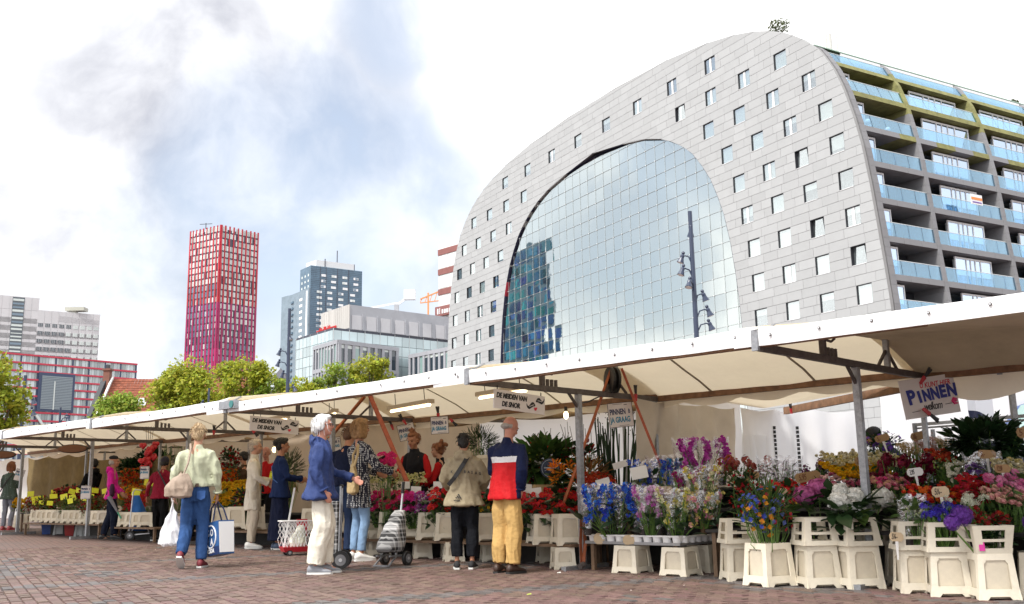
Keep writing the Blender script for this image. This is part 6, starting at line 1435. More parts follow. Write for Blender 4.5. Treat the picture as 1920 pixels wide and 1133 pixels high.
FLOWERS = [
    ('orchid_blue',2.96,0.00,0.70,0.64,0.30,'bright blue orchids wrapped in cellophane beside the second post'),
    ('orchid_blue',3.00,0.75,1.06,0.32,0.19,'small bright blue flowers in sleeves behind the wrapped blue orchids'),
    ('spike_teal',2.89,0.95,1.09,0.35,0.21,'blue and violet delphinium sprays below the beige curtain'),
    ('orchid_lilac',2.43,0.00,0.71,0.29,0.25,'pale lilac orchids in clear sleeves on the white pot trays'),
    ('orchid_cream',2.12,0.05,0.65,0.25,0.29,'cream yellow potted orchids on the white pot trays'),
    ('orchid_pinkyellow',1.86,0.15,0.64,0.30,0.26,'peach and pink potted orchids at the corner of the pot trays'),
    ('orchid_burg',2.33,0.50,0.91,0.24,0.21,'burgundy potted orchids standing behind the cream orchids'),
    ('orchid_yellow',2.06,0.55,0.93,0.31,0.24,'white and yellow small orchids in tall clear sleeves'),
    ('orchid_magenta',2.51,1.15,1.24,0.55,0.28,'tall magenta orchid sprays in front of the beige curtain'),
    ('phlox_rust',1.98,1.20,1.12,0.48,0.17,'rusty red blossom sprays in front of the white curtain window'),
    ('berry',1.47,0.35,0.83,0.31,0.37,'dark green branches with red berries'),
    ('mixed_bouquet',0.78,-0.42,0.69,0.47,0.33,'mixed field bouquet of blue, orange and red in the single bucket'),
    ('gyp',1.40,1.00,1.04,0.41,0.21,'fine white and violet filler sprays near the curtain edge'),
    ('gerbera_red',1.07,0.75,0.90,0.57,0.11,'red flowers in a long box behind the pink hydrangea'),
    ('chrys_cream',0.70,1.50,1.18,0.73,0.12,'cream chrysanthemums in the back row beside the first post'),
    ('chrys_yellow',0.62,1.20,1.06,0.53,0.14,'bright yellow chrysanthemum bunch'),
    ('dark_purple',1.03,1.20,1.06,0.29,0.13,'dark purple small flowers left of the yellow chrysanthemums'),
    ('rose_pink',0.61,0.90,0.94,0.42,0.12,'pale pink roses under the yellow chrysanthemums'),
    ('rose_mix',0.00,0.50,0.92,0.27,0.09,'pink and coral roses behind the single white hydrangea head'),
    ('amaranth',0.03,0.90,1.03,0.54,0.25,'large mass of dark burgundy flowers behind the first post'),
    ('purple_green',0.68,2.00,1.35,0.42,0.22,'dark green filler with purple blossoms under the kraft price cards'),
    ('dried_beige',0.26,1.70,1.28,0.18,0.10,'beige dried grass bundle in the back row'),
    ('dried_pink',0.04,1.70,1.32,0.26,0.14,'dusty pink dried flower bundle in the back row'),
    ('dried_beige',-0.17,1.70,1.31,0.21,0.10,'pale straw dried bundle right of the dusty pink one'),
    ('coral',-0.20,1.30,1.18,0.22,0.10,'coral red small flowers in the upper row'),
    ('greens_big',-0.58,1.60,1.34,0.75,0.27,'broad dark green foliage bunch in the top right row'),
    ('greens_lis',-0.36,1.10,1.10,0.37,0.09,'green lisianthus buds in the middle row'),
    ('white_buds',-0.53,0.80,1.00,0.20,0.17,'round white buds with dark leaves'),
    ('purple_dark',-0.74,0.90,1.06,0.29,0.14,'violet flowers with silver wrapping'),
    ('chrys_cream',-1.02,0.80,1.05,0.28,0.11,'pale yellow chrysanthemums at the right edge'),
    ('gerbera_dkred',-0.83,0.50,0.92,0.35,0.11,'deep red gerberas in a long box'),
    ('gerbera_pink',-1.09,0.45,0.93,0.32,0.13,'bright pink gerberas at the right edge'),
    ('roses_orange',-0.56,0.20,0.81,0.47,0.12,'orange red roses in a broad low row'),
    ('roses_dkred',-0.91,0.25,0.81,0.31,0.14,'dark red roses next to the orange red roses'),
    ('roses_peach',-1.16,0.20,0.79,0.31,0.12,'peach pink roses at the right edge'),
    ('agap_white',-0.87,-0.05,0.75,0.36,0.11,'pale white agapanthus umbels over the blue ones'),
    ('lily_white',-0.50,-0.22,0.67,0.22,0.16,'white lilies wrapped in cellophane sleeves'),
    ('agap_blue',-0.78,-0.30,0.66,0.30,0.15,'deep blue agapanthus on bright green stems'),
    ('amaranth_red',-1.11,-0.15,0.60,0.26,0.19,'dark red amaranth between the purple globes'),
    ('gerbera_red',4.03,0.15,0.74,0.72,0.24,'bright red gerberas in two buckets left of the second post'),
    ('burg_red',5.04,0.75,1.08,0.29,0.18,'dark red flowers on the wooden boxes behind the striped jacket'),
    ('coral',3.85,0.80,1.00,0.40,0.15,'orange red flowers behind the second post'),
    ('greens_exotic',4.81,0.95,1.28,0.75,0.36,'tall tropical foliage bunch beside the round dark sign'),
    ('protea',4.41,1.25,1.32,0.46,0.34,'dark red proteas with thin twigs'),
    ('strelitzia',4.14,0.55,1.09,0.24,0.22,'orange bird of paradise flowers'),
    ('palm_brown',4.04,0.90,1.10,0.38,0.25,'dry golden brown leaves'),
    ('typha',4.12,1.60,1.51,0.50,0.56,'tall dark green cattail stalks by the red strut'),
    ('wheat',5.37,1.30,1.39,0.19,0.30,'golden wheat ears beside the bald man'),
    ('olive',6.60,1.50,1.61,0.50,0.35,'dark olive branches in a cream bucket'),
    ('olive',9.89,2.20,1.71,0.62,0.65,'dense evergreen bush behind the second counter'),
    ('hydr_pinkloose',6.83,-0.10,1.32,0.19,0.17,'loose pink flower held at the counter edge'),
    ('white_mini',7.27,0.45,1.08,0.71,0.13,'cream mini flowers in the upper counter row'),
    ('gerbera_hot',7.13,0.00,0.76,0.31,0.23,'hot pink gerberas in the counter row'),
    ('gerbera_redpink',6.70,0.00,0.76,0.28,0.22,'red pink gerberas in the counter row'),
    ('gerbera_mag',6.34,-0.05,0.74,0.25,0.22,'magenta gerberas in the counter row'),
    ('chrys_purplewhite',6.08,0.00,0.75,0.29,0.20,'purple and white chrysanthemums in the counter row'),
    ('gerbera_red',5.82,0.00,0.77,0.26,0.24,'red gerberas in the counter row beside the khaki jacket'),
    ('yellow_dark',5.06,0.10,0.72,0.27,0.22,'dark leaves with yellow flowers between the two men'),
    ('yellow',12.18,0.55,0.86,0.36,0.32,'large yellow flowers left of the beige coat'),
    ('yellow',11.83,0.70,0.93,0.39,0.29,'golden yellow flowers beside the blue handbag'),
    ('orange',12.84,0.90,1.14,0.41,0.30,'orange blossoms in the upper row behind the yellow flowers'),
    ('dark_mix',11.53,0.55,0.76,0.38,0.31,'dark red and green bouquet above the cream buckets'),
    ('lavender',10.78,0.90,1.29,0.39,0.47,'pale green lavender bush behind the navy cardigan'),
    ('wreath',13.92,1.60,1.52,0.38,0.43,'dark green wreath with red flowers'),
    ('orange',17.30,2.20,2.27,0.86,0.27,'orange flower display high under the roof'),
    ('mix_row',19.72,0.35,0.69,0.69,0.25,'mixed red and green bunches in the left counter row'),
    ('mix_row2',18.32,0.30,0.66,0.60,0.24,'mossy green bunches in the left counter row'),
    ('mix_row',17.11,0.25,0.68,0.57,0.26,'green and rust bunches behind the pink jacket'),
    ('yellow',22.07,0.60,0.67,0.36,0.20,'small yellow bunch at the left end of the counter'),
    ('white_red',21.57,0.70,0.65,0.37,0.33,'white and red bunch at the left end of the counter'),
    ('red_back',19.92,0.90,0.91,0.70,0.29,'dark red roses in the second left row'),
    ('red_back',18.88,0.90,0.92,0.43,0.25,'dark red and pink roses in front of the bearded vendor'),
    ('orange',17.22,1.10,1.20,0.57,0.36,'orange flowers beyond the pink jacket'),
    ('dark_green',18.08,1.50,1.48,0.56,0.31,'dark evergreen bunch below the hanging red hearts'),
    ('red_wrap',15.58,0.45,0.70,0.31,0.29,'red poinsettia wrapped in paper'),
    ('orange2',16.50,0.80,0.91,0.46,0.23,'yellow and orange flowers with yellow price tags'),
    ('dark_green',18.07,2.00,1.63,0.82,0.38,'dark blue green foliage at the back of the left stall'),
]
def tier(s, u, z):
    """height of whatever the bunch stands on"""
    if s < 1.9: return .26 if u < -.3 else .38 if u < -.1 else .50 if u < .5 else .70 if u < 1.05 else .92
    if s < 3.3: return .40 if u < .4 else .62 if u < 1.05 else .92
    if s < 8.2: return .42 if u < .5 else .80 if u < 1.1 else .92
    if s < 13: return .42 if u < .75 else .55 if u < 1.3 else .3
    return .40 if u < .5 else .50 if s > 16 else .55
for i_, (kd, s_, u_, z_, w_, h_, lb_) in enumerate(FLOWERS):
    zb = min(tier(s_, u_, z_), z_ - .10); bunch(kd, s_, u_, z_, w_, h_, lb_, zb, 100 + i_)
hydrangea('two round pink hydrangea heads with dark leaves', .51, -.02, .42, [(-.10, -.03, .40, .105), (.07, .04, .47, .10)], (.56, .15, .37), 1, 22, .18)
hydrangea('cluster of large white hydrangea heads with broad dark leaves', .14, -.12, .40, [(-.10, -.05, .37, .088), (.03, -.08, .29, .095), (.10, .02, .40, .10), (-.02, .06, .46, .07)], (.82, .82, .78), 2, 46, .20)
hydrangea('single white hydrangea head hanging right of the first post', -.01, .20, .42, [(.02, -.05, .37, .10)], (.82, .82, .78), 3, 16, .16)
allium('two big purple allium globes on leaning stems', -1.12, -.32, .25, [(-.33, -.08, .36, .062), (-.22, -.05, .41, .085)], 4)
allium('pair of purple allium globes at the right edge', -1.38, -.10, .25, [(-.02, -.08, .35, .072), (.09, .0, .40, .075)], 5)
# round dark sign plate among the foliage, wooden boxes
t = thing('round_plaque', 'round navy plaque with pale lettering among the tropical leaves', 'sign', W(4.55, .75, 1.165), R(10)); b = MB(); b.tube([(0, .01, 0), (0, -.01, 0)], [.125, .125], 28); b.build('disc', mat('plaque_navy', (.02, .04, .09), .4), t)
b = MB()
for k in range(28):
    a = k * 6.283 / 28; a2 = a + .23; b.bar((.108 * math.cos(a), -.013, .108 * math.sin(a)), (.108 * math.cos(a2), -.013, .108 * math.sin(a2)), .006)
b.bx((-.07, -.014, -.03), (.07, -.0115, -.022)); b.bx((-.08, -.014, -.002), (.08, -.0115, .016)); b.build('print', mat('plaque_pale', (.35, .40, .5), .5), t)
for s, u, z, lb in ((5.05, .7, .80, 'open wooden box behind the striped jacket'), (4.5, .7, .80, 'open wooden box of rusty leaves left of the second post')):
    t = thing('wooden_box', lb, 'box', W(s, u, z), R(8)); m_ = mat('box_wood', (.40, .27, .13), .7, var=.2, scale=10)
    for nm, a, c in (('side', (-.21, -.13, 0), (.21, -.115, .16)), ('side', (-.21, .115, 0), (.21, .13, .16)), ('side', (-.21, -.115, 0), (-.195, .115, .16)), ('side', (.195, -.115, 0), (.21, .115, .16)), ('base', (-.195, -.115, 0), (.195, .115, .012))): b = MB(); b.bx(a, c); b.build(nm, m_, t)
bucket('pale cream crate bucket holding the olive branches', 6.28, 1.28, 1.12, -40, small=True)
# price cards
m_card = mat('card_white', (.74, .73, .72), .6); m_yel = mat('card_yellow', (.72, .74, .02), .5)
def price(label, s, u, z, w_, h_, m_, txt=None, ink=None, stick=True, roll=0, group='price cards', yaw=8, hexa=True):
    t = thing('price_card', label, 'price card', W(s, u, z), R(yaw), group); t.rotation_euler = (R(-6), R(roll), R(yaw))
    b = MB(); c = min(w_, h_) * (.28 if hexa else 0.01); q = [(-w_ / 2 + c, 0), (w_ / 2 - c, 0), (w_ / 2, c), (w_ / 2, h_ - c), (w_ / 2 - c, h_), (-w_ / 2 + c, h_), (-w_ / 2, h_ - c), (-w_ / 2, c)]
    b.prism([(x, -.002, zz) for x, zz in q], (0, .004, 0)); b.build('card', m_, t)
    if txt: lettering(txt, t, ink or m_ink, (-w_ * .38, -.0045, h_ * .25), h_ * .85, 0, .25, min(1.0, w_ / h_ * .95 / len(txt)), .9)
    if stick: b = MB(); b.prism([(-.014, -.001, 0), (.014, -.001, 0), (.006, -.001, -.15), (-.006, -.001, -.15)], (0, .003, 0)); b.build('stick', m_card, t)
def pz(px): return px
m_inkbrown = mat('ink_brown', (.16, .05, .02), .6)
PR = [(.55, 1.72, 1.37, .17, .075, 'kraft', '5,-', 'kraft price card cut by the first post in the back row', -14), (.12, 1.62, 1.365, .16, .085, 'kraft', '10,-', 'kraft price card above the dried beige bundle', -12), (.50, 1.05, 1.10, .16, .09, 'kraft', '2,-', 'kraft price card behind the first post over the yellow chrysanthemums', 4),
      (-.80, .85, 1.135, .18, .08, 'kraft', '5,-', 'kraft price card in front of the broad foliage', 2), (-1.0, 1.3, 1.33, .12, .10, 'kraft', '5', 'kraft price card at the right edge over the foliage', -10), (-1.03, .52, 1.0, .15, .075, 'kraft', '€2,50', 'kraft price card reading over the pink gerberas', 0), (-.30, .42, .985, .16, .075, 'white', '3,95', 'white hexagonal price card on a tall stick', -6),
      (-.72, -.12, .80, .16, .09, 'kraftpale', '5¼-', 'pale kraft price card over the blue agapanthus', -2), (-.44, -.45, .44, .125, .075, 'kraftpale', '5¼-', 'pale kraft price card clipped to the double bucket', 4), (.95, .75, .95, .28, .10, 'kraft', '5,95', 'wide kraft price card before the red flowers', -8), (1.52, .62, .98, .16, .075, 'kraft', '4,-', 'kraft price card on the red berry branches', -14), (.90, .1, .83, .11, .055, 'kraftpale', '', 'small blank kraft card above the mixed bouquet', -4),
      (2.62, .42, .83, .34, .09, 'kraftpale', '', 'long torn kraft strip behind the pot trays', 0), (3.02, .40, .83, .30, .08, 'kraftpale', '', 'cream paper strip behind the blue orchids', -2), (3.05, -.13, .30, .12, .12, 'kraftpale', '', 'square kraft tag hanging on the table edge, left', 0), (2.62, -.13, .31, .15, .10, 'kraftpale', '', 'square kraft tag hanging on the table edge, right', -6)]
m_kp = mat('kraft_pale', (.56, .43, .28), .8, var=.1, scale=12)
for s, u, z, w_, h_, mt_, tx, lb, rl_ in PR: price(lb, s, u, z, w_, h_, {'kraft': m_kraft, 'white': m_card, 'kraftpale': m_kp}[mt_], tx, m_inkbrown if 'kraft' == mt_ else m_ink, 'hanging' not in lb and 'strip' not in lb, rl_)
for s, u, z, w_, h_, lb, rl_ in ((4.55, .3, .86, .13, .11, 'white card over the red gerberas, left', 6), (4.25, .15, .80, .16, .12, 'white card over the red gerberas, right', -6), (3.42, .45, .92, .17, .10, 'tilted white card beside the orange red flowers', -14), (2.92, .5, 1.01, .20, .14, 'white card among the small blue sleeves', -10), (6.9, .3, .93, .12, .10, 'white card left of the vendor with the hair bun', 0), (6.1, .2, .93, .12, .09, 'white card in front of the second vendor', 0), (6.5, .15, .86, .14, .1, 'white card above the magenta gerberas', 3), (6.0, .05, .80, .09, .10, 'white card on the purple and white flowers', 14), (4.9, .9, 1.18, .10, .16, 'white card in the foliage behind the khaki jacket', 5), (3.5, .9, 1.15, .20, .08, 'pale card under the cattail stalks', -16)):
    price(lb, s, u, z, w_, h_, m_card, None, None, False, rl_, hexa=False)
ry = random.Random(8)
for k in range(26):
    s = 20.6 - k * .17 - ry.uniform(0, .1); u = ry.choice((.15, .35, .7)); z = .66 + .12 * (u > .3) + .14 * (u > .6) + ry.uniform(-.02, .05)
    price('yellow price card among the bunches of the left counter', s, u, z, ry.uniform(.10, .17), ry.uniform(.09, .13), m_yel, None, None, False, ry.uniform(-18, 18), 'yellow price cards on the left counter', 5 + ry.uniform(-25, 25), False)
for s, u, z, lb in ((24.0, 1.0, .70, 'yellow price card at the left end beside the dotted coat'), (23.2, 1.2, .85, 'yellow price card low at the left end'), (15.3, .3, .86, 'yellow price card in front of the red flowers right of the pink jacket, lower'), (15.6, .7, 1.06, 'yellow price card in front of the orange flowers'), (15.0, .6, 1.04, 'yellow price card beside the orange flowers'), (14.6, .5, .90, 'large yellow price card near the maroon jacket'), (15.3, 1.2, 1.33, 'yellow price card on the evergreen bunch'), (14.3, 1.1, 1.36, 'yellow price card beside the maroon jacket shoulder'), (14.9, 1.4, 1.45, 'yellow price card over the dark evergreen'), (11.4, 1.0, 1.12, 'yellow card above the orange blossoms')):
    price(lb, s, u, z, .17, .14, m_yel, None, None, False, ry.uniform(-12, 12), 'yellow price cards at the left stalls', 5, False)
t = thing('cardboard_sheet', 'brown cardboard sheet leaning behind the yellow flowers', 'cardboard', W(11.3, 1.15, 1.0), R(10)); t.rotation_euler = (R(-8), R(-16), R(10)); b = MB(); b.bx((-.2, -.006, -.15), (.22, .006, .2)); b.build('sheet', m_kraft, t)
# ------------------------------------------------------------------ people
TMP = bpy.data.scenes.new('scratch')
def fuse(mb, voxel, name, mats, smooth=2, dec=None, fold=0.0, fscale=9.0, seed=0.0, matfn=None, fstretch=(1, 1, .45)):
    """melt overlapping closed shapes into one continuous skin"""
    me = mb.mesh(name, []); o = bpy.data.objects.new(name, me); TMP.collection.objects.link(o)
    md = o.modifiers.new('r', 'REMESH'); md.mode = 'VOXEL'; md.voxel_size = voxel
    if smooth: s = o.modifiers.new('s', 'SMOOTH'); s.iterations = smooth; s.factor = .5
    if dec: d = o.modifiers.new('d', 'DECIMATE'); d.ratio = dec
    vl = TMP.view_layers[0]; vl.update(); out = bpy.data.meshes.new_from_object(o.evaluated_get(vl.depsgraph)); out.name = name
    bpy.data.objects.remove(o); bpy.data.meshes.remove(me)
    n = len(out.vertices)
    if fold:
        co = np.empty(n * 3, np.float32); out.vertices.foreach_get('co', co); co = co.reshape(-1, 3); nr = np.empty(n * 3, np.float32); out.vertices.foreach_get('normal', nr); nr = nr.reshape(-1, 3)
        f = np.array([abs(noise.noise(Vector((p[0] * fscale * fstretch[0] + seed, p[1] * fscale * fstretch[1], p[2] * fscale * fstretch[2] + .6 * p[0] * fscale)))) * -1.4 + .5 * noise.noise(Vector((p[0] * 5 + seed, p[1] * 5, p[2] * 5))) for p in co.tolist()])
        out.vertices.foreach_set('co', (co + nr * (f * fold)[:, None]).ravel())
    out.materials.clear()
    for m in (mats if isinstance(mats, (list, tuple)) else [mats]): out.materials.append(m)
    if matfn: out.polygons.foreach_set('material_index', [matfn(p.center) for p in out.polygons])
    out.polygons.foreach_set('use_smooth', [True] * len(out.polygons)); out.update(); return out
m_skin = mat('skin_fair', (.50, .27, .18), .5, var=.06, scale=12, spec=.35); m_skin2 = mat('skin_warm', (.42, .20, .12), .5, var=.06, scale=12, spec=.35); m_skin3 = mat('skin_ruddy', (.52, .24, .17), .5, var=.1, scale=14, spec=.35)
m_eye = mat('eye_dark', (.02, .015, .012), .2); m_lip = mat('lip', (.40, .10, .09), .4)
def cloth(name, c, **k): 
    kw = dict(var=.13, scale=9, bump=.7, bscale=17, spec=.15); kw.update(k); return mat('cloth_' + name, c, kw.pop('rough', .8), **kw)
def hand(b, wr, d, side, curl=.5, grip=False):
    """palm, four fingers and a thumb along direction d from the wrist"""
    d = Vector(d).normalized(); inn = Vector((-side, 0, 0)); inn = (inn - d * inn.dot(d)).normalized(); fw = d.cross(inn) * (1 if side > 0 else -1)
    if fw.y < -.3: fw = -fw
    b.ell(wr + d * .05, (.017, .038, .052), 8, 6, 0, Matrix((inn, fw, d)).transposed())
    for k in range(4):
        base = wr + d * .085 + fw * (.027 - .018 * k); L_ = (.066, .074, .070, .055)[k]; c = curl * (1.9 if grip else 1.0)
        p1 = base + d * L_ * .42 + inn * .008; p2 = p1 + (d * math.cos(c) + inn * math.sin(c)) * L_ * .34; p3 = p2 + (d * math.cos(2 * c) + inn * math.sin(2 * c)) * L_ * .28
        b.tube([base - d * .02, p1, p2, p3], [.0095, .0092, .0085, .0065], 6)
    t0 = wr + d * .03 + fw * .026; t1 = t0 + fw * .022 + d * .02 + inn * .01; t2 = t1 + d * .024 + inn * .016; t3 = t2 + d * .018 + inn * .012; b.tube([t0, t1, t2, t3], [.012, .011, .0095, .007], 6)
def person(label, s, u, hd, h, top, bottom, shoes, hair, skin=None, arms=None, legs=None, lean=0.0, yaw=0.0, pitch=0.0, female=True, glasses=False, lift=0.0, wide=1.0, seed=0):
    """hd: heading in degrees clockwise from straight away; coordinates below are for 1.75 m, facing +y, right hand +x"""
    skin = skin or m_skin; k = h / 1.75
    root = thing('person', label, 'person', W(s, u, .012 + lift), -R(hd)); root.scale = (k, k, k)
    SW = (.165 if female else .19) * wide; HW = .09
    A = {1: ((.235, -.03, 1.13), (.235, .07, .90)), -1: ((-.235, -.03, 1.13), (-.235, .07, .90))}
    if arms:
        for sd_ in arms: A[sd_] = arms[sd_]
    G = {1: ((.10, .03, .50), (.10, -.02, .09)), -1: ((-.10, .03, .50), (-.10, -.02, .09))}
    if legs:
        for sd_ in legs: G[sd_] = legs[sd_]
    lr = R(lean)
    def T(p):
        p = Vector(p); f = max(0.0, min(1.0, (p.z - .92) / .35)); a = -lr * f
        y, z = p.y, p.z - .92; return Vector((p.x, y * math.cos(a) - z * math.sin(a), y * math.sin(a) + z * math.cos(a) + .92))
    HC = T((0, .015, 1.63)); HR = Matrix.Rotation(-R(yaw), 3, 'Z') @ Matrix.Rotation(-R(pitch) - lr * .4, 3, 'X')
    def Hd(p): return HC + HR @ Vector(p)
    def bend(b):
        b.v = [tuple(T(p)) for p in b.v]; return b
    # body: one skin
    b = MB(); ring = lambda cy, z, rx, ry, n=14: [Vector((rx * math.cos(a), cy + ry * math.sin(a), z)) for a in np.linspace(0, 2 * math.pi, n, endpoint=False)]
    b.loft([ring(0, .86, .13, .085), ring(0, .98, .14, .09), ring(.0, 1.10, .115, .08), ring(.0, 1.28, .14, .09), ring(-.01, 1.40, .14, .07), ring(-.01, 1.46, .06, .055)])
    b.tube([(0, -.015, 1.40), (0, -.005, 1.50), (0, .005, 1.60)], [.065, .053, .052], 10)
    for sd_ in (1, -1):
        e, w_ = A[sd_]; hp = (sd_ * HW, 0, .90); kn, an = G[sd_]
        b.tube([(sd_ * SW * .9, -.01, 1.40), e, w_], [.045, .038, .027], 8)
        hand(b, Vector(w_), Vector(w_) - Vector(e) * .9 - Vector((0, 0, .05)) - Vector(w_) * .1, sd_)
    bend(b)
    for sd_ in (1, -1):
        hp = (sd_ * HW, 0, .92); kn, an = G[sd_]; b.tube([hp, kn, ((kn[0] + an[0]) / 2, (kn[1] + an[1]) / 2 - .015, (kn[2] + an[2]) / 2 + .06), an], [.056, .033, .032, .032], 8)
        b.ell((an[0], an[1] + .05, max(.04, an[2] - .05)), (.035, .10, .035), 8, 6)
    hb = MB(); hb.ell((0, -.01, .035), (.076, .094, .092), 16, 12); hb.ell((0, .022, -.025), (.062, .072, .085), 14, 10); hb.ell((0, .055, -.085), (.034, .032, .026), 10, 8); hb.tube([(0, .088, .015), (0, .108, -.022), (0, .098, -.036)], [.010, .016, .010], 8); hb.ell((0, .080, .028), (.055, .016, .014), 10, 6)
    for sd_ in (1, -1): hb.ell((sd_ * .077, -.012, -.005), (.011, .022, .033), 8, 6); hb.ell((sd_ * .042, .058, -.03), (.02, .02, .018), 8, 6)
    hb.v = [tuple(Hd(p)) for p in hb.v]; b.add(hb.v, hb.f)
    link('body', fuse(b, .0105, 'body', skin, 1, .45), root)
    for sd_ in (1, -1):
        e_ = MB(); e_.ell((sd_ * .030, .083, .004), (.012, .008, .006), 8, 6); e_.v = [tuple(Hd(p)) for p in e_.v]; e_.build('eye', m_eye, root, True)
        e_ = MB(); e_.tube([(sd_ * .015, .093, .028), (sd_ * .032, .092, .034), (sd_ * .05, .082, .028)], .004, 5); e_.v = [tuple(Hd(p)) for p in e_.v]; e_.build('eyebrow', hair[1] if hair[0] != 'bald' else m_eye, root, True)
    e_ = MB(); e_.ell((0, .090, -.060), (.022, .008, .007), 10, 6); e_.v = [tuple(Hd(p)) for p in e_.v]; e_.build('lips', m_lip, root, True)
    if glasses:
        e_ = MB()
        for sd_ in (1, -1):
            e_.tube([(sd_ * .034 + .024 * math.cos(a), .103, .004 + .02 * math.sin(a)) for a in np.linspace(0, 6.283, 13)], .0025, 5); e_.bar((sd_ * .058, .10, .006), (sd_ * .08, -.01, .008), .004)
        e_.bar((-.012, .105, .006), (.012, .105, .006), .004); e_.v = [tuple(Hd(p)) for p in e_.v]; e_.build('glasses', m_black, root)
    # hair
    ht_, hm = hair[0], hair[1]; g = random.Random(seed); b = MB()
    def tuft(n, c, r, ln, down, rad=.006, back=0):
        for _ in range(n):
            d = Vector((g.gauss(0, 1), g.gauss(0, 1) + back, g.gauss(0, 1) * .8 + .3)).normalized(); p = Vector(c) + Vector((d.x * r[0], d.y * r[1], d.z * r[2])); q = p + d * ln * .5 + Vector((0, 0, -down * .4)); e2 = q + d * ln * .2 + Vector((0, 0, -down)); b.tube([p - d * .012, p + d * .004, q, e2], [rad * 1.2, rad, rad * .8, rad * .3], 4)
    if ht_ in ('short', 'curly', 'bun', 'bob', 'white'):
        b.ell((0, -.022, .052), (.086, .098, .090), 14, 10); b.ell((0, -.055, .0), (.078, .062, .085), 12, 8); b.ell((0, .045, .098), (.06, .05, .035), 10, 8)
    if ht_ == 'curly': [b.ell((g.gauss(0, .055), -.02 + g.gauss(0, .05), .06 + g.gauss(0, .04)), g.uniform(.028, .045), 8, 6) for _ in range(34)]
    if ht_ == 'bob': [b.ell((sd_ * .075, -.03 + q * .035, -.02 - .03 * q2), (.035, .045, .07), 8, 6) for sd_ in (1, -1) for q in (-1, 0, 1) for q2 in (0, 1.6)]; b.ell((0, -.075, -.05), (.08, .045, .09), 10, 8)
    if ht_ == 'bun': b.ell((0, hair[2][0], hair[2][1]), (.045, .045, .042), 10, 8)
    if ht_ == 'white': b.ell((0, -.075, -.015), (.085, .055, .085), 10, 8); [b.ell((sd_ * .078, -.035, -.0), (.03, .06, .065), 8, 6) for sd_ in (1, -1)]
    if ht_ == 'bald': b.ell((0, -.07, -.015), (.079, .045, .035), 12, 8); [b.ell((sd_ * .074, -.035, -.005), (.014, .04, .03), 8, 6) for sd_ in (1, -1)]
    if ht_ in ('beret', 'cap', 'beanie'): b.ell((0, -.06, -.015), (.082, .06, .07), 12, 8); [b.ell((sd_ * .076, -.02, -.02), (.02, .04, .05), 8, 6) for sd_ in (1, -1)]
    b.v = [tuple(Hd(p)) for p in b.v]
    hme = fuse(b, .0085, 'hair', hm, 1, .6, .012 if ht_ != 'bald' else .004, 38, seed, None, (1, 1, .5)); ho = link('hair', hme, root)
    b = MB()
    if ht_ not in ('bald', 'beret', 'cap', 'beanie'):
        tuft(90 if ht_ != 'short' else 60, (0, -.03, .04), (.088, .098, .092), .035, {'bob': .06, 'white': .045, 'curly': .01}.get(ht_, .02), .0045, -.5)
        if ht_ == 'bun': tuft(26, (0, hair[2][0], hair[2][1]), (.045, .045, .04), .03, .005, .004)
        b.v = [tuple(Hd(p)) for p in b.v]; b.build('strands', hm, ho)
    if ht_ in ('beret', 'cap', 'beanie'):
        b = MB(); hm2 = hair[2]
        if ht_ == 'beret': b.ell((0, -.02, .085), (.092, .10, .05), 14, 8); b.ell((0, -.01, .06), (.082, .096, .03), 14, 8); b.tube([(0, -.02, .13), (0, -.02, .148)], .006, 5)
        elif ht_ == 'cap': b.ell((0, -.012, .055), (.086, .102, .085), 14, 10); b.ell((0, .115, .045), (.062, .065, .010), 12, 6)
        else: b.ell((0, -.015, .052), (.088, .103, .092), 14, 10); b.ell((0, -.015, .018), (.09, .104, .03), 14, 8)
        b.v = [tuple(Hd(p)) for p in b.v]; link('hat', fuse(b, .009, 'hat', hm2, 1, None, .004, 30, seed), root)
    # upper garment
    b = MB(); hem = top.get('hem', .82); fl = top.get('flare', 1.0); bx = top.get('bulk', 1.0) * wide; n_ = 18
    zs = [(hem, .185 * fl, .125 * fl), (hem + .04, .185 * fl, .126 * fl), (max(hem + .08, .95), .172 * (1 + (fl - 1) * .6), .118), (1.10, .155 if female else .165, .108), (1.27, .166 if female else .178, .116), (1.35, .152 if female else .168, .104), (1.41, .118 if female else .128, .085), (1.455, .082, .070), (1.485, .066, .062)]
    b.loft([ring(-.008, z, rx * bx, ry * bx, n_) for z, rx, ry in zs])
    for sd_ in (1, -1):
        e, w_ = (Vector(q) for q in A[sd_]); r_ = top.get('sleeve', 1.0); e2 = e.lerp(w_, .5) + Vector((0, -.008, 0)); b.tube([(sd_ * SW * .50, -.01, 1.415), (sd_ * SW * 1.04, -.012, 1.365), Vector((sd_ * SW * 1.06, -.012, 1.36)).lerp(e, .5), e, e2, w_.lerp(e, .03)], [.050 * bx, .068 * r_, .066 * r_, .060 * r_, .055 * r_, .043 * r_], 12)
    if top.get('collar'): b.tube([(0, -.012, 1.46), (0, -.012, 1.515)], [.072, .068], 14)
    if top.get('hood'): b.ell((0, -.095, 1.45), (.13, .055, .075), 12, 8); b.ell((0, -.06, 1.49), (.10, .06, .04), 12, 8); b.tube([(-.09, .02, 1.46), (-.1, -.06, 1.50), (0, -.12, 1.51), (.1, -.06, 1.50), (.09, .02, 1.46)], .035, 8)
    bend(b)
    tm = fuse(b, .0135, top.get('name', 'jacket'), top['mat'], 3, None, top.get('fold', .012) * 1.7, top.get('fscale', 9), seed + 3.3, top.get('matfn')); to = link(top.get('name', 'jacket'), tm, root)
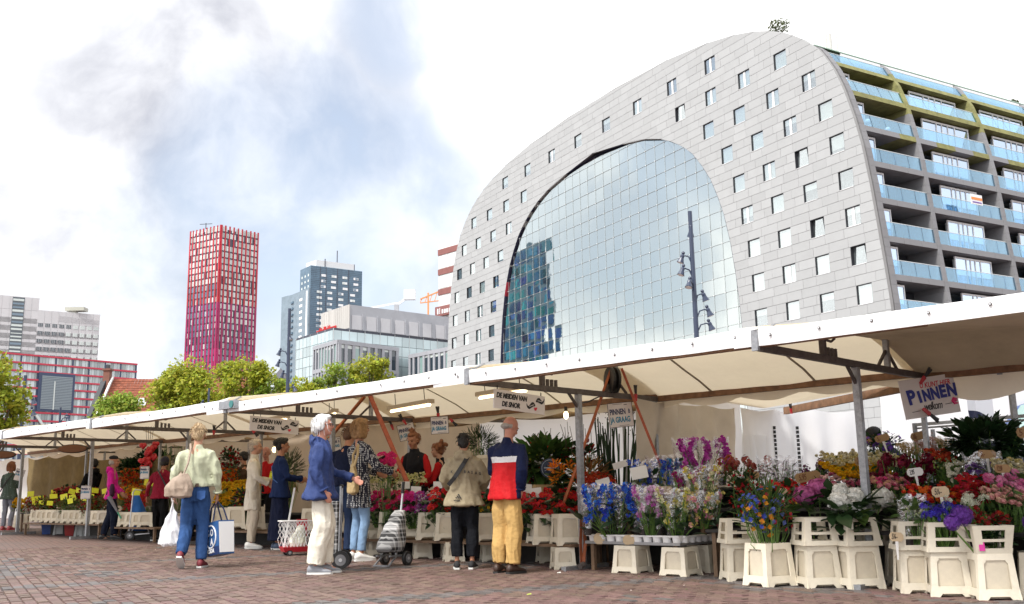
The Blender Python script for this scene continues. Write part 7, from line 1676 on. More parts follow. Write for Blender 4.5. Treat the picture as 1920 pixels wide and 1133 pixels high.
    for sd_ in (1, -1):
        e, w_ = (Vector(q) for q in A[sd_]); r_ = top.get('sleeve', 1.0); c1, c2 = w_.lerp(e, .10), w_.lerp(e, .0); cb = MB(); cb.tube([c1, c2], [.050 * r_, .046 * r_], 12); cb.v = [tuple(T(p)) for p in cb.v]; cb.build('cuff', top['mat'][-1] if isinstance(top['mat'], list) else top['mat'], to, True)
    # lower garment
    b = MB()
    if bottom[0] == 'skirt':
        b.loft([ring(0, z, rx, ry) for z, rx, ry in ((bottom[2], .22, .19), (.5, .20, .165), (.8, .175, .13), (1.0, .14, .105))])
    else:
        b.loft([ring(-.005, .80, .155, .105), ring(-.005, .90, .168, .118), ring(0, 1.02, .145, .105)]); wd = bottom[3] if len(bottom) > 3 else 1.0
        for sd_ in (1, -1):
            kn, an = (Vector(q) for q in G[sd_]); hp = Vector((sd_ * .082, -.004, .90)); cut = bottom[2]; end = kn.lerp(an, 1.0 - cut)
            b.tube([hp, hp.lerp(kn, .5), kn, kn.lerp(end, .5) + Vector((0, -.01, 0)), end], [.092, .086 * wd ** .5, .068 * wd, .064 * wd, .058 * wd], 12)
    link(bottom[0], fuse(b, .0125, bottom[0], bottom[1], 2, None, .021, 11, seed + 7.7), root)
    # shoes
    for sd_ in (1, -1):
        kn, an = (Vector(q) for q in G[sd_]); up = (kn - an).normalized(); f = Vector((0, 1, 0)); f = (f - up * f.dot(up)); f = f.normalized() if f.length > .2 else Vector((0, 1, 0))
        toe_dir = Vector((sd_ * .15, 1, 0)).normalized() if an.z < .14 else f; upv = Vector((0, 0, 1)) if an.z < .14 else up; sdv = toe_dir.cross(upv).normalized(); base = an - upv * .085
        if an.z < .14: base.z = .0
        def P(x, y, z): return base + sdv * x + toe_dir * y + upv * z
        def rg(y, wx, z0, z1): return [P(wx * math.cos(a), y, (z0 + z1) / 2 + (z1 - z0) / 2 * math.sin(a)) for a in np.linspace(0, 6.283, 10, endpoint=False)]
        b = MB(); b.loft([rg(-.085, .022, .02, .07), rg(-.07, .036, .012, .10), rg(-.02, .040, .012, .115), rg(.04, .042, .012, .095), rg(.11, .047, .012, .062), rg(.165, .040, .012, .048), rg(.19, .02, .014, .034)]); so = b.build('shoe', shoes[0], root, True)
        b = MB(); b.prism([P(x, y, .0) for x, y in ((-.03, -.085), (.03, -.085), (.043, -.03), (.046, .06), (.05, .12), (.035, .18), (0, .20), (-.035, .18), (-.05, .12), (-.046, .06), (-.043, -.03))], upv * .022); b.build('sole', shoes[1], so)
    return root, T, k
def strap(root, T, pts, w_, m_, name='strap'):
    b = MB(); P = [T(p) for p in pts]
    for a, c in zip(P, P[1:]): b.bar(a, c, w_, .008, up=(0, 1, 0))
    return b.build(name, m_, root)
def pattern(name, c1, c2, scale, size=.32):
    """two-tone dotted cloth"""
    m = bpy.data.materials.new(name); m.use_nodes = True; t = m.node_tree; n = t.nodes; l = t.links; b = n['Principled BSDF']; b.inputs['Roughness'].default_value = .85
    co = n.new('ShaderNodeTexCoord'); mp = n.new('ShaderNodeMapping'); mp.inputs['Rotation'].default_value = (.0, .0, .78); l.new(co.outputs['Object'], mp.inputs['Vector'])
    v = n.new('ShaderNodeTexVoronoi'); v.inputs['Scale'].default_value = scale; v.inputs['Randomness'].default_value = .25; l.new(co.outputs['Object'], v.inputs['Vector'])
    mr = n.new('ShaderNodeMapRange'); l.new(v.outputs['Distance'], mr.inputs['Value']); mr.inputs['From Min'].default_value = size - .04; mr.inputs['From Max'].default_value = size + .04
    mm = n.new('ShaderNodeMix'); mm.data_type = 'RGBA'; l.new(mr.outputs['Result'], mm.inputs['Factor']); mm.inputs['A'].default_value = (*c2, 1); mm.inputs['B'].default_value = (*c1, 1); l.new(mm.outputs['Result'], b.inputs['Base Color']); return m
def plaid(name):
    m = bpy.data.materials.new(name); m.use_nodes = True; t = m.node_tree; n = t.nodes; l = t.links; b = n['Principled BSDF']; b.inputs['Roughness'].default_value = .7; co = n.new('ShaderNodeTexCoord')
    acc = None
    for ax in ('X', 'Z'):
        for sc, wd in ((38, .5), (11, .25)):
            wv = n.new('ShaderNodeTexWave'); wv.wave_type = 'BANDS'; wv.bands_direction = ax; wv.inputs['Scale'].default_value = sc * .16; l.new(co.outputs['Object'], wv.inputs['Vector']); mr = n.new('ShaderNodeMapRange'); l.new(wv.outputs['Fac'], mr.inputs['Value']); mr.inputs['From Min'].default_value = .72; mr.inputs['From Max'].default_value = .85; mr.inputs['To Max'].default_value = .22
            if acc is None: acc = mr.outputs['Result']
            else: ad = n.new('ShaderNodeMath'); l.new(acc, ad.inputs[0]); l.new(mr.outputs['Result'], ad.inputs[1]); acc = ad.outputs[0]
    mm = n.new('ShaderNodeMix'); mm.data_type = 'RGBA'; l.new(acc, mm.inputs['Factor']); mm.inputs['A'].default_value = (.012, .012, .014, 1); mm.inputs['B'].default_value = (.75, .75, .75, 1); l.new(mm.outputs['Result'], b.inputs['Base Color']); return m
wht, blk = mat('shoe_white', (.74, .74, .72), .5), mat('shoe_black', (.015, .015, .017), .5); rub = mat('sole_black', (.02, .02, .02), .7); slw = mat('sole_white', (.68, .68, .66), .6)
jeans = cloth('jeans', (.030, .075, .20), var=.25, scale=5); jeans_l = cloth('jeans_light', (.20, .31, .47), var=.2, scale=6); navy = cloth('navy', (.007, .011, .034)); blackc = cloth('black', (.006, .006, .007)); grey_j = cloth('grey_denim', (.22, .23, .28), var=.2, scale=6)
hb_brown, hb_black, hb_grey, hb_white, hb_blond, hb_red = (mat('hair_' + n_, c, .55, var=.3, scale=30, bump=.4, bscale=90) for n_, c in (('brown', (.10, .045, .02)), ('black', (.012, .010, .009)), ('grey', (.34, .31, .28)), ('white', (.66, .66, .65)), ('blond', (.42, .30, .17)), ('auburn', (.24, .09, .035))))
# green jacket shopper walking away
gj = cloth('bomber_green', (.47, .49, .35), rough=.5, bump=.1)
ga = {1: ((.25, -.03, 1.14), (.25, .05, .90)), -1: ((-.26, -.03, 1.14), (-.27, .06, .91))}
P5, T5, k5 = person('blond person in a pale green jacket and jeans walking with carrier bags', 7.34, -2.67, -8, 1.73, dict(mat=gj, hem=.97, fold=.02, fscale=11, sleeve=1.18, bulk=1.08, collar=True), ('jeans', jeans, .02, 1.25), (mat('sneaker_maroon', (.20, .03, .04), .6), slw), ('bun', hb_blond, (-.05, .10)), arms=ga, legs={1: ((.09, .07, .50), (.09, .02, .09)), -1: ((-.10, .03, .50), (-.12, -.17, .17))}, seed=1)
for sd_ in (1, -1):
    b = MB(); b.prism([(sd_ * .085 + x, -.142 - .02 * (z < .85), z) for x, z in ((-.05, .93), (.05, .93), (.05, .84), (0, .815), (-.05, .84))], (0, .02, 0)); b.build('pocket', cloth('jeans_pocket', (.03, .075, .21)), P5)
strap(P5, T5, [(-.05, -.13, 1.0), (.05, -.135, 1.0)], .04, mat('belt_brown', (.06, .035, .02), .5), 'belt')
# white haired man in the blue jacket
bj = cloth('jacket_blue', (.030, .050, .150), rough=.6)
P8, T8, k8 = person('white haired person in a blue hooded jacket and off white trousers', 5.35, -2.22, 84, 1.75, dict(mat=bj, hem=.80, flare=1.25, fold=.022, fscale=8, sleeve=1.22, bulk=1.34, hood=True, name='hooded_jacket'), ('trousers', cloth('offwhite', (.74, .70, .60)), .03, 1.8), (mat('sneaker_grey', (.26, .27, .30), .7), slw), ('white', hb_white), m_skin3, female=False, arms={1: ((.27, -.06, 1.12), (.26, .06, .90)), -1: ((-.24, .08, 1.13), (-.17, .34, 1.04))}, legs={1: ((.10, .04, .5), (.10, -.04, .09)), -1: ((-.10, .05, .5), (-.10, .04, .09))}, pitch=-3, glasses=True, seed=2)
# pink jacket woman
pj = cloth('pink', (.56, .010, .26), rough=.55)
P3, T3, k3 = person('person in a magenta pink jacket and dark beret carrying an umbrella', 15.69, .0, 78, 1.64, dict(mat=pj, hem=.84, flare=1.12, fold=.018, sleeve=1.12, hood=True), ('trousers', cloth('darknavy', (.006, .009, .022)), .02, 1.35), (blk, rub), ('beret', hb_grey, mat('beret_black', (.012, .012, .014), .9)), m_skin2, arms={1: ((.24, .0, 1.13), (.20, .20, .98)), -1: ((-.23, .02, 1.12), (-.2, .2, .96))}, legs={1: ((.1, .1, .5), (.1, .12, .09)), -1: ((-.1, -.02, .5), (-.1, -.14, .09))}, seed=3)
# maroon jacket, blue trolley
P4, T4, k4 = person('person in a maroon jacket and dark knit hat pulling a blue trolley', 14.36, .36, 12, 1.60, dict(mat=cloth('maroon', (.22, .010, .03)), hem=.86, flare=1.1, fold=.018, bulk=1.12, sleeve=1.1), ('trousers', blackc, .02, 1.3), (blk, slw), ('beanie', hb_black, mat('knit_dark', (.03, .03, .045), .9, bump=.5, bscale=60)), m_skin2, lean=10, arms={-1: ((-.30, -.02, 1.15), (-.32, .02, .92)), 1: ((.27, .06, 1.14), (.2, .25, 1.05))}, seed=4)
# polka coat at the far left
P1, T1, k1 = person('person in a dark green white-dotted raincoat and grey jeans at the far left', 23.47, .77, 6, 1.74, dict(mat=pattern('dotted_green', (.05, .08, .065), (.55, .6, .55), 26, .13), hem=.78, flare=1.18, fold=.012, sleeve=1.12, bulk=1.1, name='raincoat'), ('jeans', grey_j, .02, 1.05), (mat('sneaker_redwhite', (.45, .10, .12), .6, var=.5, scale=20), mat('sole_red', (.45, .02, .03), .6)), ('bob', hb_red), arms={1: ((.24, .04, 1.13), (.12, .25, 1.06)), -1: ((-.24, .04, 1.13), (-.12, .25, 1.06))}, seed=5)
# beige coat
P6, T6, k6 = person('older person in a long cream coat and cream trousers with white shoes', 10.38, -.02, 72, 1.74, dict(mat=cloth('cream', (.66, .61, .51)), hem=.60, flare=1.12, fold=.014, sleeve=1.05, collar=True, name='coat'), ('trousers', cloth('creamtrouser', (.55, .48, .38)), .03, 1.2), (wht, slw), ('short', mat('hair_silverblond', (.46, .40, .33), .6, var=.3, scale=30, bump=.4, bscale=90)), arms={1: ((.23, .02, 1.13), (.20, .22, 1.03)), -1: ((-.22, .04, 1.13), (-.16, .28, 1.08))}, seed=6)
# navy cardigan
P7, T7, k7 = person('dark haired person in a navy cardigan and long navy skirt', 9.74, .08, 66, 1.74, dict(mat=cloth('cardigan', (.010, .022, .078)), hem=.80, flare=1.2, fold=.014, sleeve=1.1, bulk=1.14, name='cardigan'), ('skirt', navy, .14), (mat('sneaker_denim', (.07, .10, .16), .7), slw), ('bun', hb_black, (-.115, .055)), m_skin2, arms={1: ((.24, .06, 1.13), (.17, .30, 1.10)), -1: ((-.22, .05, 1.13), (-.16, .28, 1.10))}, seed=7)
strap(P7, T7, [(-.13, -.02, 1.44), (-.05, -.14, 1.3), (.10, -.14, 1.1), (.19, -.02, .98)], .018, mat('strap_blue', (.05, .14, .40), .5))
# man seen from behind in dark navy
P9, T9, k9 = person('person in a dark navy shirt and jeans standing behind the patterned coat', 7.35, -.45, 20, 1.80, dict(mat=navy, hem=.93, fold=.01, sleeve=1.0, name='shirt'), ('jeans', cloth('jeans_dark', (.02, .035, .08)), .02, 1.2), (blk, rub), ('short', hb_brown), m_skin2, female=False, lean=12, pitch=20, arms={1: ((.26, .08, 1.12), (.2, .30, 1.05)), -1: ((-.25, .06, 1.12), (-.2, .3, 1.05))}, seed=8)
# patterned coat
P10, T10, k10 = person('curly haired person in a black and white patterned coat and light jeans', 6.62, -.72, 52, 1.84, dict(mat=pattern('lattice_cloth', (.010, .012, .026), (.58, .58, .57), 46, .36), hem=.64, flare=1.12, fold=.010, sleeve=1.05, name='coat'), ('jeans', jeans_l, .08, 1.0), (wht, slw), ('bob', mat('hair_honey', (.30, .17, .07), .55, var=.35, scale=30, bump=.4, bscale=90)), m_skin2, arms={1: ((.24, .10, 1.15), (.16, .36, 1.08)), -1: ((-.23, .06, 1.14), (-.14, .32, 1.08))}, seed=9)
# vendors
vr = cloth('vendor_red', (.42, .012, .014)); vb = cloth('vest_black', (.015, .015, .018))
vest = lambda c: 0 if abs(c.x) < .175 and c.z > .8 else 1
person('vendor with a high hair bun, black vest over red sleeves, looking down', 7.50, 1.02, 205, 1.76, dict(mat=[vb, vr], hem=.85, fold=.012, matfn=vest, collar=True, name='vest'), ('trousers', blackc, .02, 1.1), (blk, rub), ('bun', hb_red, (-.01, .155)), m_skin2, lean=8, pitch=12, arms={1: ((.25, .10, 1.14), (.22, .32, 1.02)), -1: ((-.25, .06, 1.12), (-.20, .28, .98))}, seed=10)
person('curly auburn haired vendor in a black vest over red sleeves facing left', 7.28, 1.35, -80, 1.60, dict(mat=[vb, vr], hem=.85, fold=.012, matfn=vest, collar=True, name='vest'), ('trousers', blackc, .02, 1.1), (blk, rub), ('curly', hb_red), m_skin, lean=6, arms={1: ((.24, .1, 1.14), (.18, .3, 1.05)), -1: ((-.24, .1, 1.14), (-.18, .3, 1.05))}, seed=11)
person('bearded dark haired vendor in black behind the left counter', 18.86, .95, -70, 1.68, dict(mat=blackc, hem=.85, fold=.012, hood=True), ('trousers', blackc, .02, 1.1), (blk, rub), ('short', hb_black), m_skin2, female=False, arms={1: ((.24, .06, 1.13), (.14, .28, 1.08)), -1: ((-.24, .06, 1.13), (-.14, .28, 1.08))}, seed=12)
person('dark haired person in a brown jacket deep behind the maroon jacket', 14.6, 2.3, -60, 1.72, dict(mat=cloth('brown_dark', (.06, .035, .02)), hem=.85, fold=.012), ('trousers', blackc, .02, 1.1), (blk, rub), ('short', hb_black), m_skin2, female=False, pitch=15, seed=13)
person('bald person mostly hidden behind the green jacket', 13.1, 1.9, 190, 1.76, dict(mat=vr, hem=.85, fold=.012), ('trousers', blackc, .02, 1.1), (blk, rub), ('bald', hb_grey), m_skin3, female=False, pitch=15, seed=14)
# khaki jacket
kj = cloth('khaki', (.30, .25, .165), rough=.6)
P13, T13, k13 = person('black haired person in a khaki jacket with a black shoulder strap', 4.50, -.81, 4, 1.54, dict(mat=kj, hem=.80, flare=1.22, fold=.018, sleeve=1.35, bulk=1.28, hood=True, collar=True), ('trousers', cloth('black_denim', (.007, .008, .011)), .16, 1.35), (mat('canvas_black', (.02, .02, .022), .8), slw), ('short', hb_black), m_skin2, pitch=10, arms={1: ((.29, .02, 1.15), (.22, .24, 1.05)), -1: ((-.28, .02, 1.15), (-.22, .22, 1.05))}, seed=15)
strap(P13, T13, [(.085, -.10, 1.485), (.02, -.165, 1.36), (-.10, -.185, 1.18), (-.19, -.15, 1.08)], .055, m_black)
# bald man in the striped jacket
rj, wj, nj = cloth('stripe_red', (.50, .012, .016), rough=.6), cloth('stripe_white', (.72, .72, .73), rough=.6), cloth('stripe_navy', (.007, .012, .048), rough=.6)
def stripes(c):
    if abs(c.x) > .195 + .1 * max(0, .9 - c.z): return 2
    z = c.z; return 2 if z > 1.285 else 1 if z > 1.225 else 0
P14, T14, k14 = person('bald person in a navy, white and red striped jacket and tan trousers', 3.70, -.93, 38, 1.70, dict(mat=[rj, wj, nj], hem=.80, flare=1.05, fold=.014, sleeve=1.22, bulk=1.16, collar=True, matfn=stripes), ('trousers', cloth('tan', (.50, .32, .12)), .03, 1.45), (mat('shoe_brown', (.045, .022, .015), .5), rub), ('bald', hb_grey), m_skin3, female=False, lean=7, yaw=18, pitch=24, arms={1: ((.27, -.05, 1.13), (.20, .02, .92)), -1: ((-.27, .10, 1.14), (-.2, .32, 1.06))}, seed=16)
# bending dark figure
P15, T15, k15 = person('person in dark clothes and a cap bending over the rear flowers', .75, 2.9, -62, 1.70, dict(mat=navy, hem=.85, fold=.014, sleeve=1.2, bulk=1.1), ('trousers', blackc, .02, 1.1), (blk, rub), ('cap', hb_black, mat('cap_black', (.012, .012, .015), .8)), m_skin3, female=False, lean=34, arms={1: ((.24, .30, 1.22), (.18, .52, 1.08)), -1: ((-.24, .30, 1.22), (-.18, .52, 1.08))}, seed=17)
# writing on the khaki jacket
for i, ch in enumerate('BASAG'):
    o = lettering(ch, P13, m_ink, T13((.02 + .048 * i, -.172 + .006 * i * i * .5, 1.235 - .007 * i)), .05, .0015, 0, .8, name='print'); o.rotation_euler = (R(90), 0, R(8 * i - 4))
o = lettering('K', P13, m_ink, T13((-.155, -.168, 1.235)), .05, .001, 0, .8, name='print')
b = MB()
for i in range(3):
    x0 = -.085 + .026 * i; hgt = .018 + .02 * i; b.prism([(x0, -.192, .905), (x0 + .02, -.192, .905), (x0 + .02 - hgt * .55, -.192, .905 + hgt), (x0 - hgt * .55, -.192, .905 + hgt)], (0, .006, 0))
b.build('emblem', m_ink, P13); lettering('adidas', P13, m_ink, (-.115, -.193, .872), .036, .001, 0, .95, name='print')

# ------------------------------------------------------------------ bags, trolleys and things people carry
def bag(label, name, P, heading, rings, m_, fold=.012, vox=.012, seed=0, cat='bag', group=None, extra=None):
    t = thing(name, label, cat, P, -R(heading), group); b = MB()
    b.loft([[Vector((rx * math.cos(a) * (1 + .0), ry * math.sin(a), z)) + Vector((ox, 0, 0)) for a in np.linspace(0, 6.283, 16, endpoint=False)] for z, rx, ry, ox in rings]); link('pouch', fuse(b, vox, 'pouch', m_, 2, None, fold, 12, seed), t)
    return t
m_taupe = cloth('bag_taupe', (.36, .28, .22), rough=.6)
def onperson(root, p): 
    M = Matrix.Translation(root.location) @ Matrix.Rotation(root.rotation_euler.z, 4, 'Z') @ Matrix.Scale(root.scale[0], 4); return M @ Vector(p)
hd5 = -8
t = bag('taupe slouchy shoulder bag on the green jacket', 'shoulder_bag', onperson(P5, (-.17, -.22, .84)), hd5, [(0, .10, .05, 0), (.02, .17, .08, 0), (.12, .18, .09, 0), (.22, .13, .06, .02), (.30, .05, .03, .05)], m_taupe, .022)
b = MB(); P_ = [Vector((.05, 0, .29)), Vector((.09, .03, .42)), Vector((.10, .12, .60)), Vector((.08, .2, .66)), Vector((.06, .27, .60)), Vector((.0, .28, .45)), Vector((-.02, .15, .28))]
b.tube(P_, .014, 6); b.build('strap', m_taupe, t)
m_plast = mat('carrier_white', (.86, .86, .88), .35, trans=.3, bump=.5, bscale=18)
t = bag('white plastic carrier bag hanging from the left hand of the green jacket shopper', 'carrier_bag', onperson(P5, (-.29, .10, .26)), hd5, [(0, .13, .06, .0), (.03, .165, .085, 0), (.18, .14, .075, 0), (.36, .07, .05, .0), (.48, .03, .03, .0), (.56, .016, .016, 0)], m_plast, .03, .011, 4)
b = MB(); b.tube([(-.015, 0, .54), (-.02, 0, .60), (0, 0, .635), (.02, 0, .60), (.015, 0, .54)], .008, 6); b.build('handle', m_plast, t)
# blue and white shopping bag with a round emblem
sbp = onperson(P5, (.30, .05, .14)); t = thing('shopping_bag', 'blue and white square shopping bag with a white round emblem', 'bag', sbp, R(28)); t.rotation_euler = (0, R(-8), R(-46))
m_bagb = mat('bag_blue', (.03, .10, .27), .35, bump=.3, bscale=12); m_bagn = mat('bag_navy', (.015, .03, .10), .4); b = MB()
b.hexa([(-.19, -.10, 0), (.19, -.10, 0), (.19, .10, 0), (-.19, .10, 0), (-.20, -.105, .40), (.20, -.105, .40), (.20, .105, .40), (-.20, .105, .40)]); b.build('front', m_bagb, t)
b = MB(); b.hexa([(.192, -.095, .02), (.196, -.095, .02), (.196, .095, .02), (.192, .095, .02), (.203, -.10, .385), (.207, -.10, .385), (.207, .10, .385), (.203, .10, .385)]); b.build('side_panel', m_white, t)
b = MB(); b.bx((-.185, -.106, .004), (.19, -.1035, .10)); b.build('lower_band', m_bagn, t)
b = MB(); b.tube([(.135 * math.cos(a) - .0, -.1085, .225 + .135 * math.sin(a)) for a in np.linspace(0, 6.283, 33)], .009, 6); b.build('emblem', m_white, t); lettering('C', t, m_white, (-.10, -.110, .235), .12, .004, 0, .8); lettering('O', t, m_white, (.0, -.110, .235), .11, .004, 0, .8); lettering('A', t, m_white, (.0, -.110, .125), .11, .004, 0, .8); lettering('MODA', t, m_white, (-.12, -.110, .03), .075, .002, 0, .9)
b = MB(); b.tube([(-.08, -.10, .39), (-.07, -.05, .58), (-.02, 0, .66), (.03, -.05, .58), (.05, -.10, .39)], .010, 6); b.tube([(-.08, .10, .39), (-.05, .03, .58), (-.01, 0, .66), (.05, .05, .56), (.06, .10, .39)], .010, 6); b.build('handle', m_bagn, t)
t = bag('dark blue handbag on the arm of the cream coat', 'handbag', onperson(P6, (-.28, .0, .97)), 72, [(0, .08, .03, 0), (.02, .12, .05, 0), (.14, .115, .05, 0), (.20, .06, .03, 0)], cloth('bag_bluegrey', (.045, .06, .10)), .01); b = MB(); b.tube([(-.06, 0, .17), (-.05, 0, .30), (0, 0, .36), (.05, 0, .30), (.06, 0, .17)], .009, 6); b.build('handle', m_black, t)
m_tote = cloth('tote', (.46, .34, .18), rough=.7)
t = bag('soft tan tote bag on the shoulder of the patterned coat', 'tote_bag', onperson(P10, (.20, -.20, .80)), 75, [(0, .10, .04, 0), (.03, .165, .075, 0), (.18, .17, .075, 0), (.30, .12, .05, 0), (.40, .07, .03, -.03)], m_tote, .03, .012, 9)
b = MB(); b.tube([(-.06, 0, .38), (-.05, .0, .52), (-.01, .06, .64), (.03, .05, .52), (.06, 0, .36)], .018, 6); b.build('strap', m_tote, t)
t = bag('pale canvas bag standing on the ground beside the light jeans', 'canvas_bag', W(6.95, -.45, .02), 60, [(0, .12, .06, 0), (.03, .14, .08, 0), (.25, .15, .07, 0), (.36, .14, .05, 0)], cloth('bag_pale', (.50, .46, .38)), .02, .013, 12)
b = MB(); b.tube([(-.09, 0, .34), (-.07, 0, .46), (.07, 0, .46), (.09, 0, .34)], .010, 6); b.build('handle', m_tote, t)
t = bag('dark purple shoulder bag held by the pink jacket', 'shoulder_bag', onperson(P3, (.28, .05, .88)), 78, [(0, .07, .03, 0), (.03, .11, .05, 0), (.18, .10, .05, 0), (.26, .05, .03, 0)], cloth('bag_aubergine', (.055, .02, .05)), .014)
strap(P3, T3, [(.10, -.12, 1.42), (.17, -.13, 1.25), (.23, -.06, 1.08), (.27, .02, .98)], .02, m_black)
strap(P4, T4, [(-.08, -.12, 1.47), (.05, -.17, 1.32), (.2, -.10, 1.08)], .03, m_black); strap(P1, T1, [(.12, -.10, 1.43), (.0, -.17, 1.25), (-.2, -.10, .98)], .03, m_black)
um = thing('umbrella', 'folded umbrella with a green handle under the arm of the pink jacket', 'umbrella', onperson(P3, (.30, .16, .62)), 0); um.rotation_euler = (R(10), R(-28), R(10))
b = MB(); b.tube([(0, 0, -.05), (0, 0, .30)], [.018, .045], 8); b.build('canopy', cloth('umbrella_grey', (.22, .22, .24)), um); b = MB(); b.tube([(0, 0, -.2), (0, 0, -.05)], [.016, .014], 8); b.build('handle', mat('handle_green', (.08, .35, .22), .4), um)
def wheel(t, c, r_, ax=(1, 0, 0), name='wheel'):
    a = Vector(ax) * .02; c = Vector(c); b = MB(); b.tube([c - a, c + a], [r_, r_], 20); o = b.build(name, m_black, t)
    b = MB(); b.tube([c - a * 1.15, c + a * 1.15], [r_ * .62, r_ * .62], 16); b.build('rim', mat('rim_grey', (.16, .16, .17), .4), o); b = MB(); b.tube([c - a * 1.4, c + a * 1.4], [r_ * .2, r_ * .2], 10); b.build('hub', m_alu, o)
    return o
m_plaid = plaid('plaid_cloth')
# black plaid trolley in the middle, parked at a lean
t = thing('shopping_trolley', 'black and white plaid shopping trolley parked beside the counter, leaning on its strut', 'shopping trolley', W(5.62, -.93, .012), R(60))
b = MB(); rgs = []
for z, x0, hx, hy in ((.16, .10, .13, .13), (.20, .10, .17, .16), (.32, .05, .15, .15), (.48, -.01, .11, .12), (.60, -.07, .07, .09), (.66, -.10, .055, .06)): rgs.append([Vector((-x0 + hx * math.copysign(abs(math.cos(a)) ** .6, math.cos(a)), hy * math.copysign(abs(math.sin(a)) ** .6, math.sin(a)), z)) for a in np.linspace(0, 6.283, 20, endpoint=False)])
b.loft(rgs); link('cloth_bag', fuse(b, .012, 'cloth_bag', m_plaid, 2, None, .018, 10, 21), t)
b = MB(); b.tube([(.02, 0, .10), (.14, 0, .75), (.165, 0, .93)], .014, 8); b.build('tube_handle', m_alu, t); b = MB(); b.tube([(.15, 0, .86), (.175, 0, 1.0)], .019, 8); b.build('grip', m_black, t)
b = MB(); b.bar((.02, -.10, .12), (-.24, -.10, .12), .02); b.bar((.02, .10, .12), (-.24, .10, .12), .02); b.bar((-.1, -.1, .12), (-.28, -.11, .0), .018); b.bar((-.1, .1, .12), (-.28, .11, .0), .018); b.bar((-.28, -.11, .012), (-.28, .11, .012), .018); b.build('frame', m_galv, t)
for y in (-.17, .17): wheel(t, (.02, y, .085), .085, (0, 1, 0))
# plaid trolley of the white haired man
t = thing('shopping_trolley', 'tall plaid shopping trolley held in front by the white haired man', 'shopping trolley', W(5.80, -1.70, .012), R(4))
b = MB(); b.hexa([(-.14, -.12, .16), (.06, -.12, .14), (.06, .12, .14), (-.14, .12, .16), (-.12, -.10, .78), (.05, -.10, .78), (.05, .10, .78), (-.12, .10, .78)]); link('cloth_bag', fuse(b, .012, 'cloth_bag', m_plaid, 3, None, .014, 9, 22), t)
b = MB(); b.tube([(.06, -.09, .08), (.075, -.09, .95), (.075, .09, .95), (.06, .09, .08)], .012, 8); b.build('frame', m_galv, t); b = MB(); b.tube([(.075, -.08, .955), (.075, .08, .955)], .02, 8); b.build('grip', m_black, t)
for y in (-.15, .15): wheel(t, (.09, y, .105), .105, (0, 1, 0), 'spoked_wheel')
# blue trolley
t = thing('shopping_trolley', 'blue shopping trolley pulled by the person in the maroon jacket', 'shopping trolley', W(15.06, .30, .012), R(20)); mbl = cloth('trolley_blue', (.02, .10, .32), rough=.5)
b = MB(); b.loft([[Vector((ox + rx * math.cos(a), ry * math.sin(a), z)) for a in np.linspace(0, 6.283, 16, endpoint=False)] for z, rx, ry, ox in ((.17, .17, .12, .02), (.22, .20, .15, .03), (.45, .18, .15, .0), (.62, .12, .11, -.03), (.80, .085, .07, -.06), (.86, .06, .05, -.07))]); link('cloth_bag', fuse(b, .012, 'cloth_bag', mbl, 2, None, .022, 9, 23), t)
b = MB(); b.tube([(-.18, -.1, .1), (-.14, -.1, .92), (-.10, -.1, .97), (.02, -.1, .95)], .011, 6); b.tube([(-.18, .1, .1), (-.14, .1, .92), (-.10, .1, .97), (.02, .1, .95)], .011, 6); b.tube([(.2, -.12, .15), (.12, -.13, .26), (-.1, -.13, .22), (-.16, -.12, .09)], .013, 6); b.bar((-.15, -.1, .1), (.2, -.12, .12), .02); b.build('frame', m_alu, t)
for y in (-.14, .14): wheel(t, (-.16, y, .09), .09, (0, 1, 0))
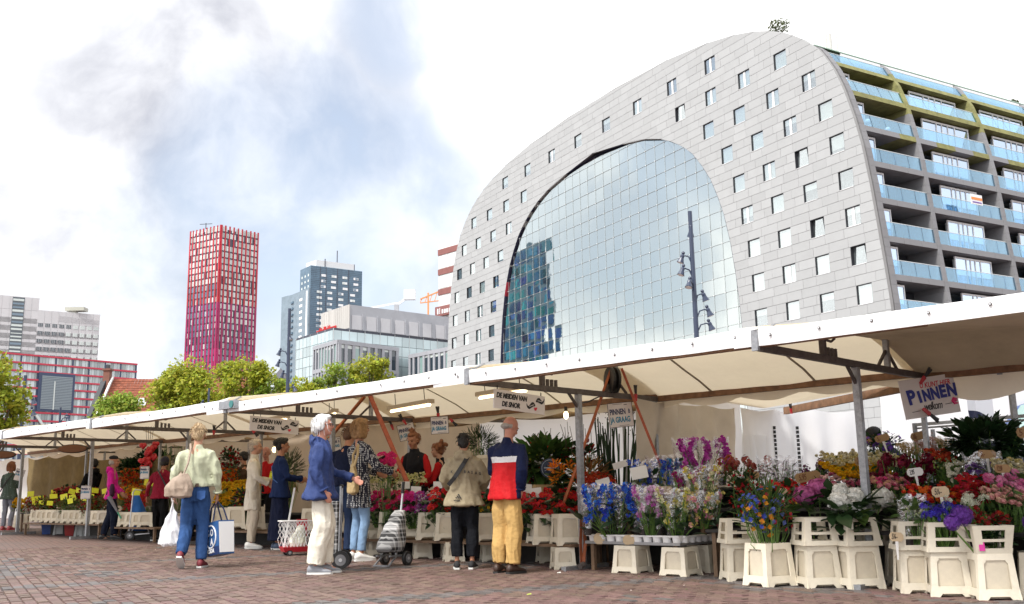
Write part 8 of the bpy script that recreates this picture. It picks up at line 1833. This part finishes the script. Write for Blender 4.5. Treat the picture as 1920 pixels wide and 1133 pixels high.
# red bottomed net trolley
t = thing('net_trolley', 'white net shopping cart with a red base holding plastic wrapped flowers', 'shopping cart', W(8.35, -.55, .012), R(25)); mrd = mat('red_plastic', (.50, .015, .03), .35)
b = MB(); b.hexa([(-.17, -.13, .05), (.19, -.13, .05), (.19, .13, .05), (-.17, .13, .05), (-.20, -.16, .12), (.22, -.16, .12), (.22, .16, .12), (-.20, .16, .12)]); b.build('base_tray', mrd, t)
b = MB()
for k in range(9):
    for y in (-.15, .15):
        a = -.19 + .048 * k; b.tube([(a, y, .12), (a + .03, y * .98, .22), (a - .02, y * .95, .32), (a + .02, y * .95, .42), (a, y * .95, .48)], .005, 4); b.tube([(a, y, .12), (a - .03, y * .98, .22), (a + .02, y * .95, .32), (a - .02, y * .95, .42), (a, y * .95, .48)], .005, 4)
b.tube([(-.22, -.15, .48), (.22, -.15, .48), (.22, .15, .48), (-.22, .15, .48), (-.22, -.15, .48)], .010, 6); b.build('net', m_white, t)
b = MB(); b.bar((-.16, 0, .1), (-.02, .02, .95), .022); b.build('handle', m_white, t); b = MB(); b.bx((.05, .11, .25), (.2, .16, .5)); b.build('lining', mrd, t)
for y in (-.12, .12): wheel(t, (-.1, y, .04), .04, (0, 1, 0))
t = bag('crumpled clear plastic parcel of flowers lying in the net cart', 'parcel', W(8.35, -.55, .13), 20, [(0, .14, .10, 0), (.06, .16, .11, .02), (.18, .10, .08, .06), (.30, .05, .04, .10)], mat('parcel_plastic', (.62, .62, .52), .25, var=.5, scale=9, bump=.8, bscale=14), .035, .012, 31, 'parcel')
# belt, strap and hose clutter at the second post
t = thing('strap_bundle', 'rusty orange ratchet strap hanging down the second post', 'strap', W(3.36, -.05, 0), STALL_ROT); mst = mat('strap_orange', (.26, .075, .03), .7, var=.4, scale=20)
b = MB()
for a, c in (((-.03, -.02, .58), (-.07, -.03, .30)), ((-.07, -.03, .30), (-.05, -.02, .08)), ((-.01, -.03, .58), (-.01, -.05, .30)), ((-.01, -.05, .30), (-.06, -.05, .06))): b.bar(a, c, .045, .006)
b.build('webbing', mst, t); b = MB(); b.bar((-.26, -.03, .68), (-.02, -.03, .56), .03, .02); b.tube([(-.05, -.05, .07), (-.12, -.05, .05)], .035, 8); b.build('ratchet', m_rust, t)
bpy.data.scenes.remove(TMP)
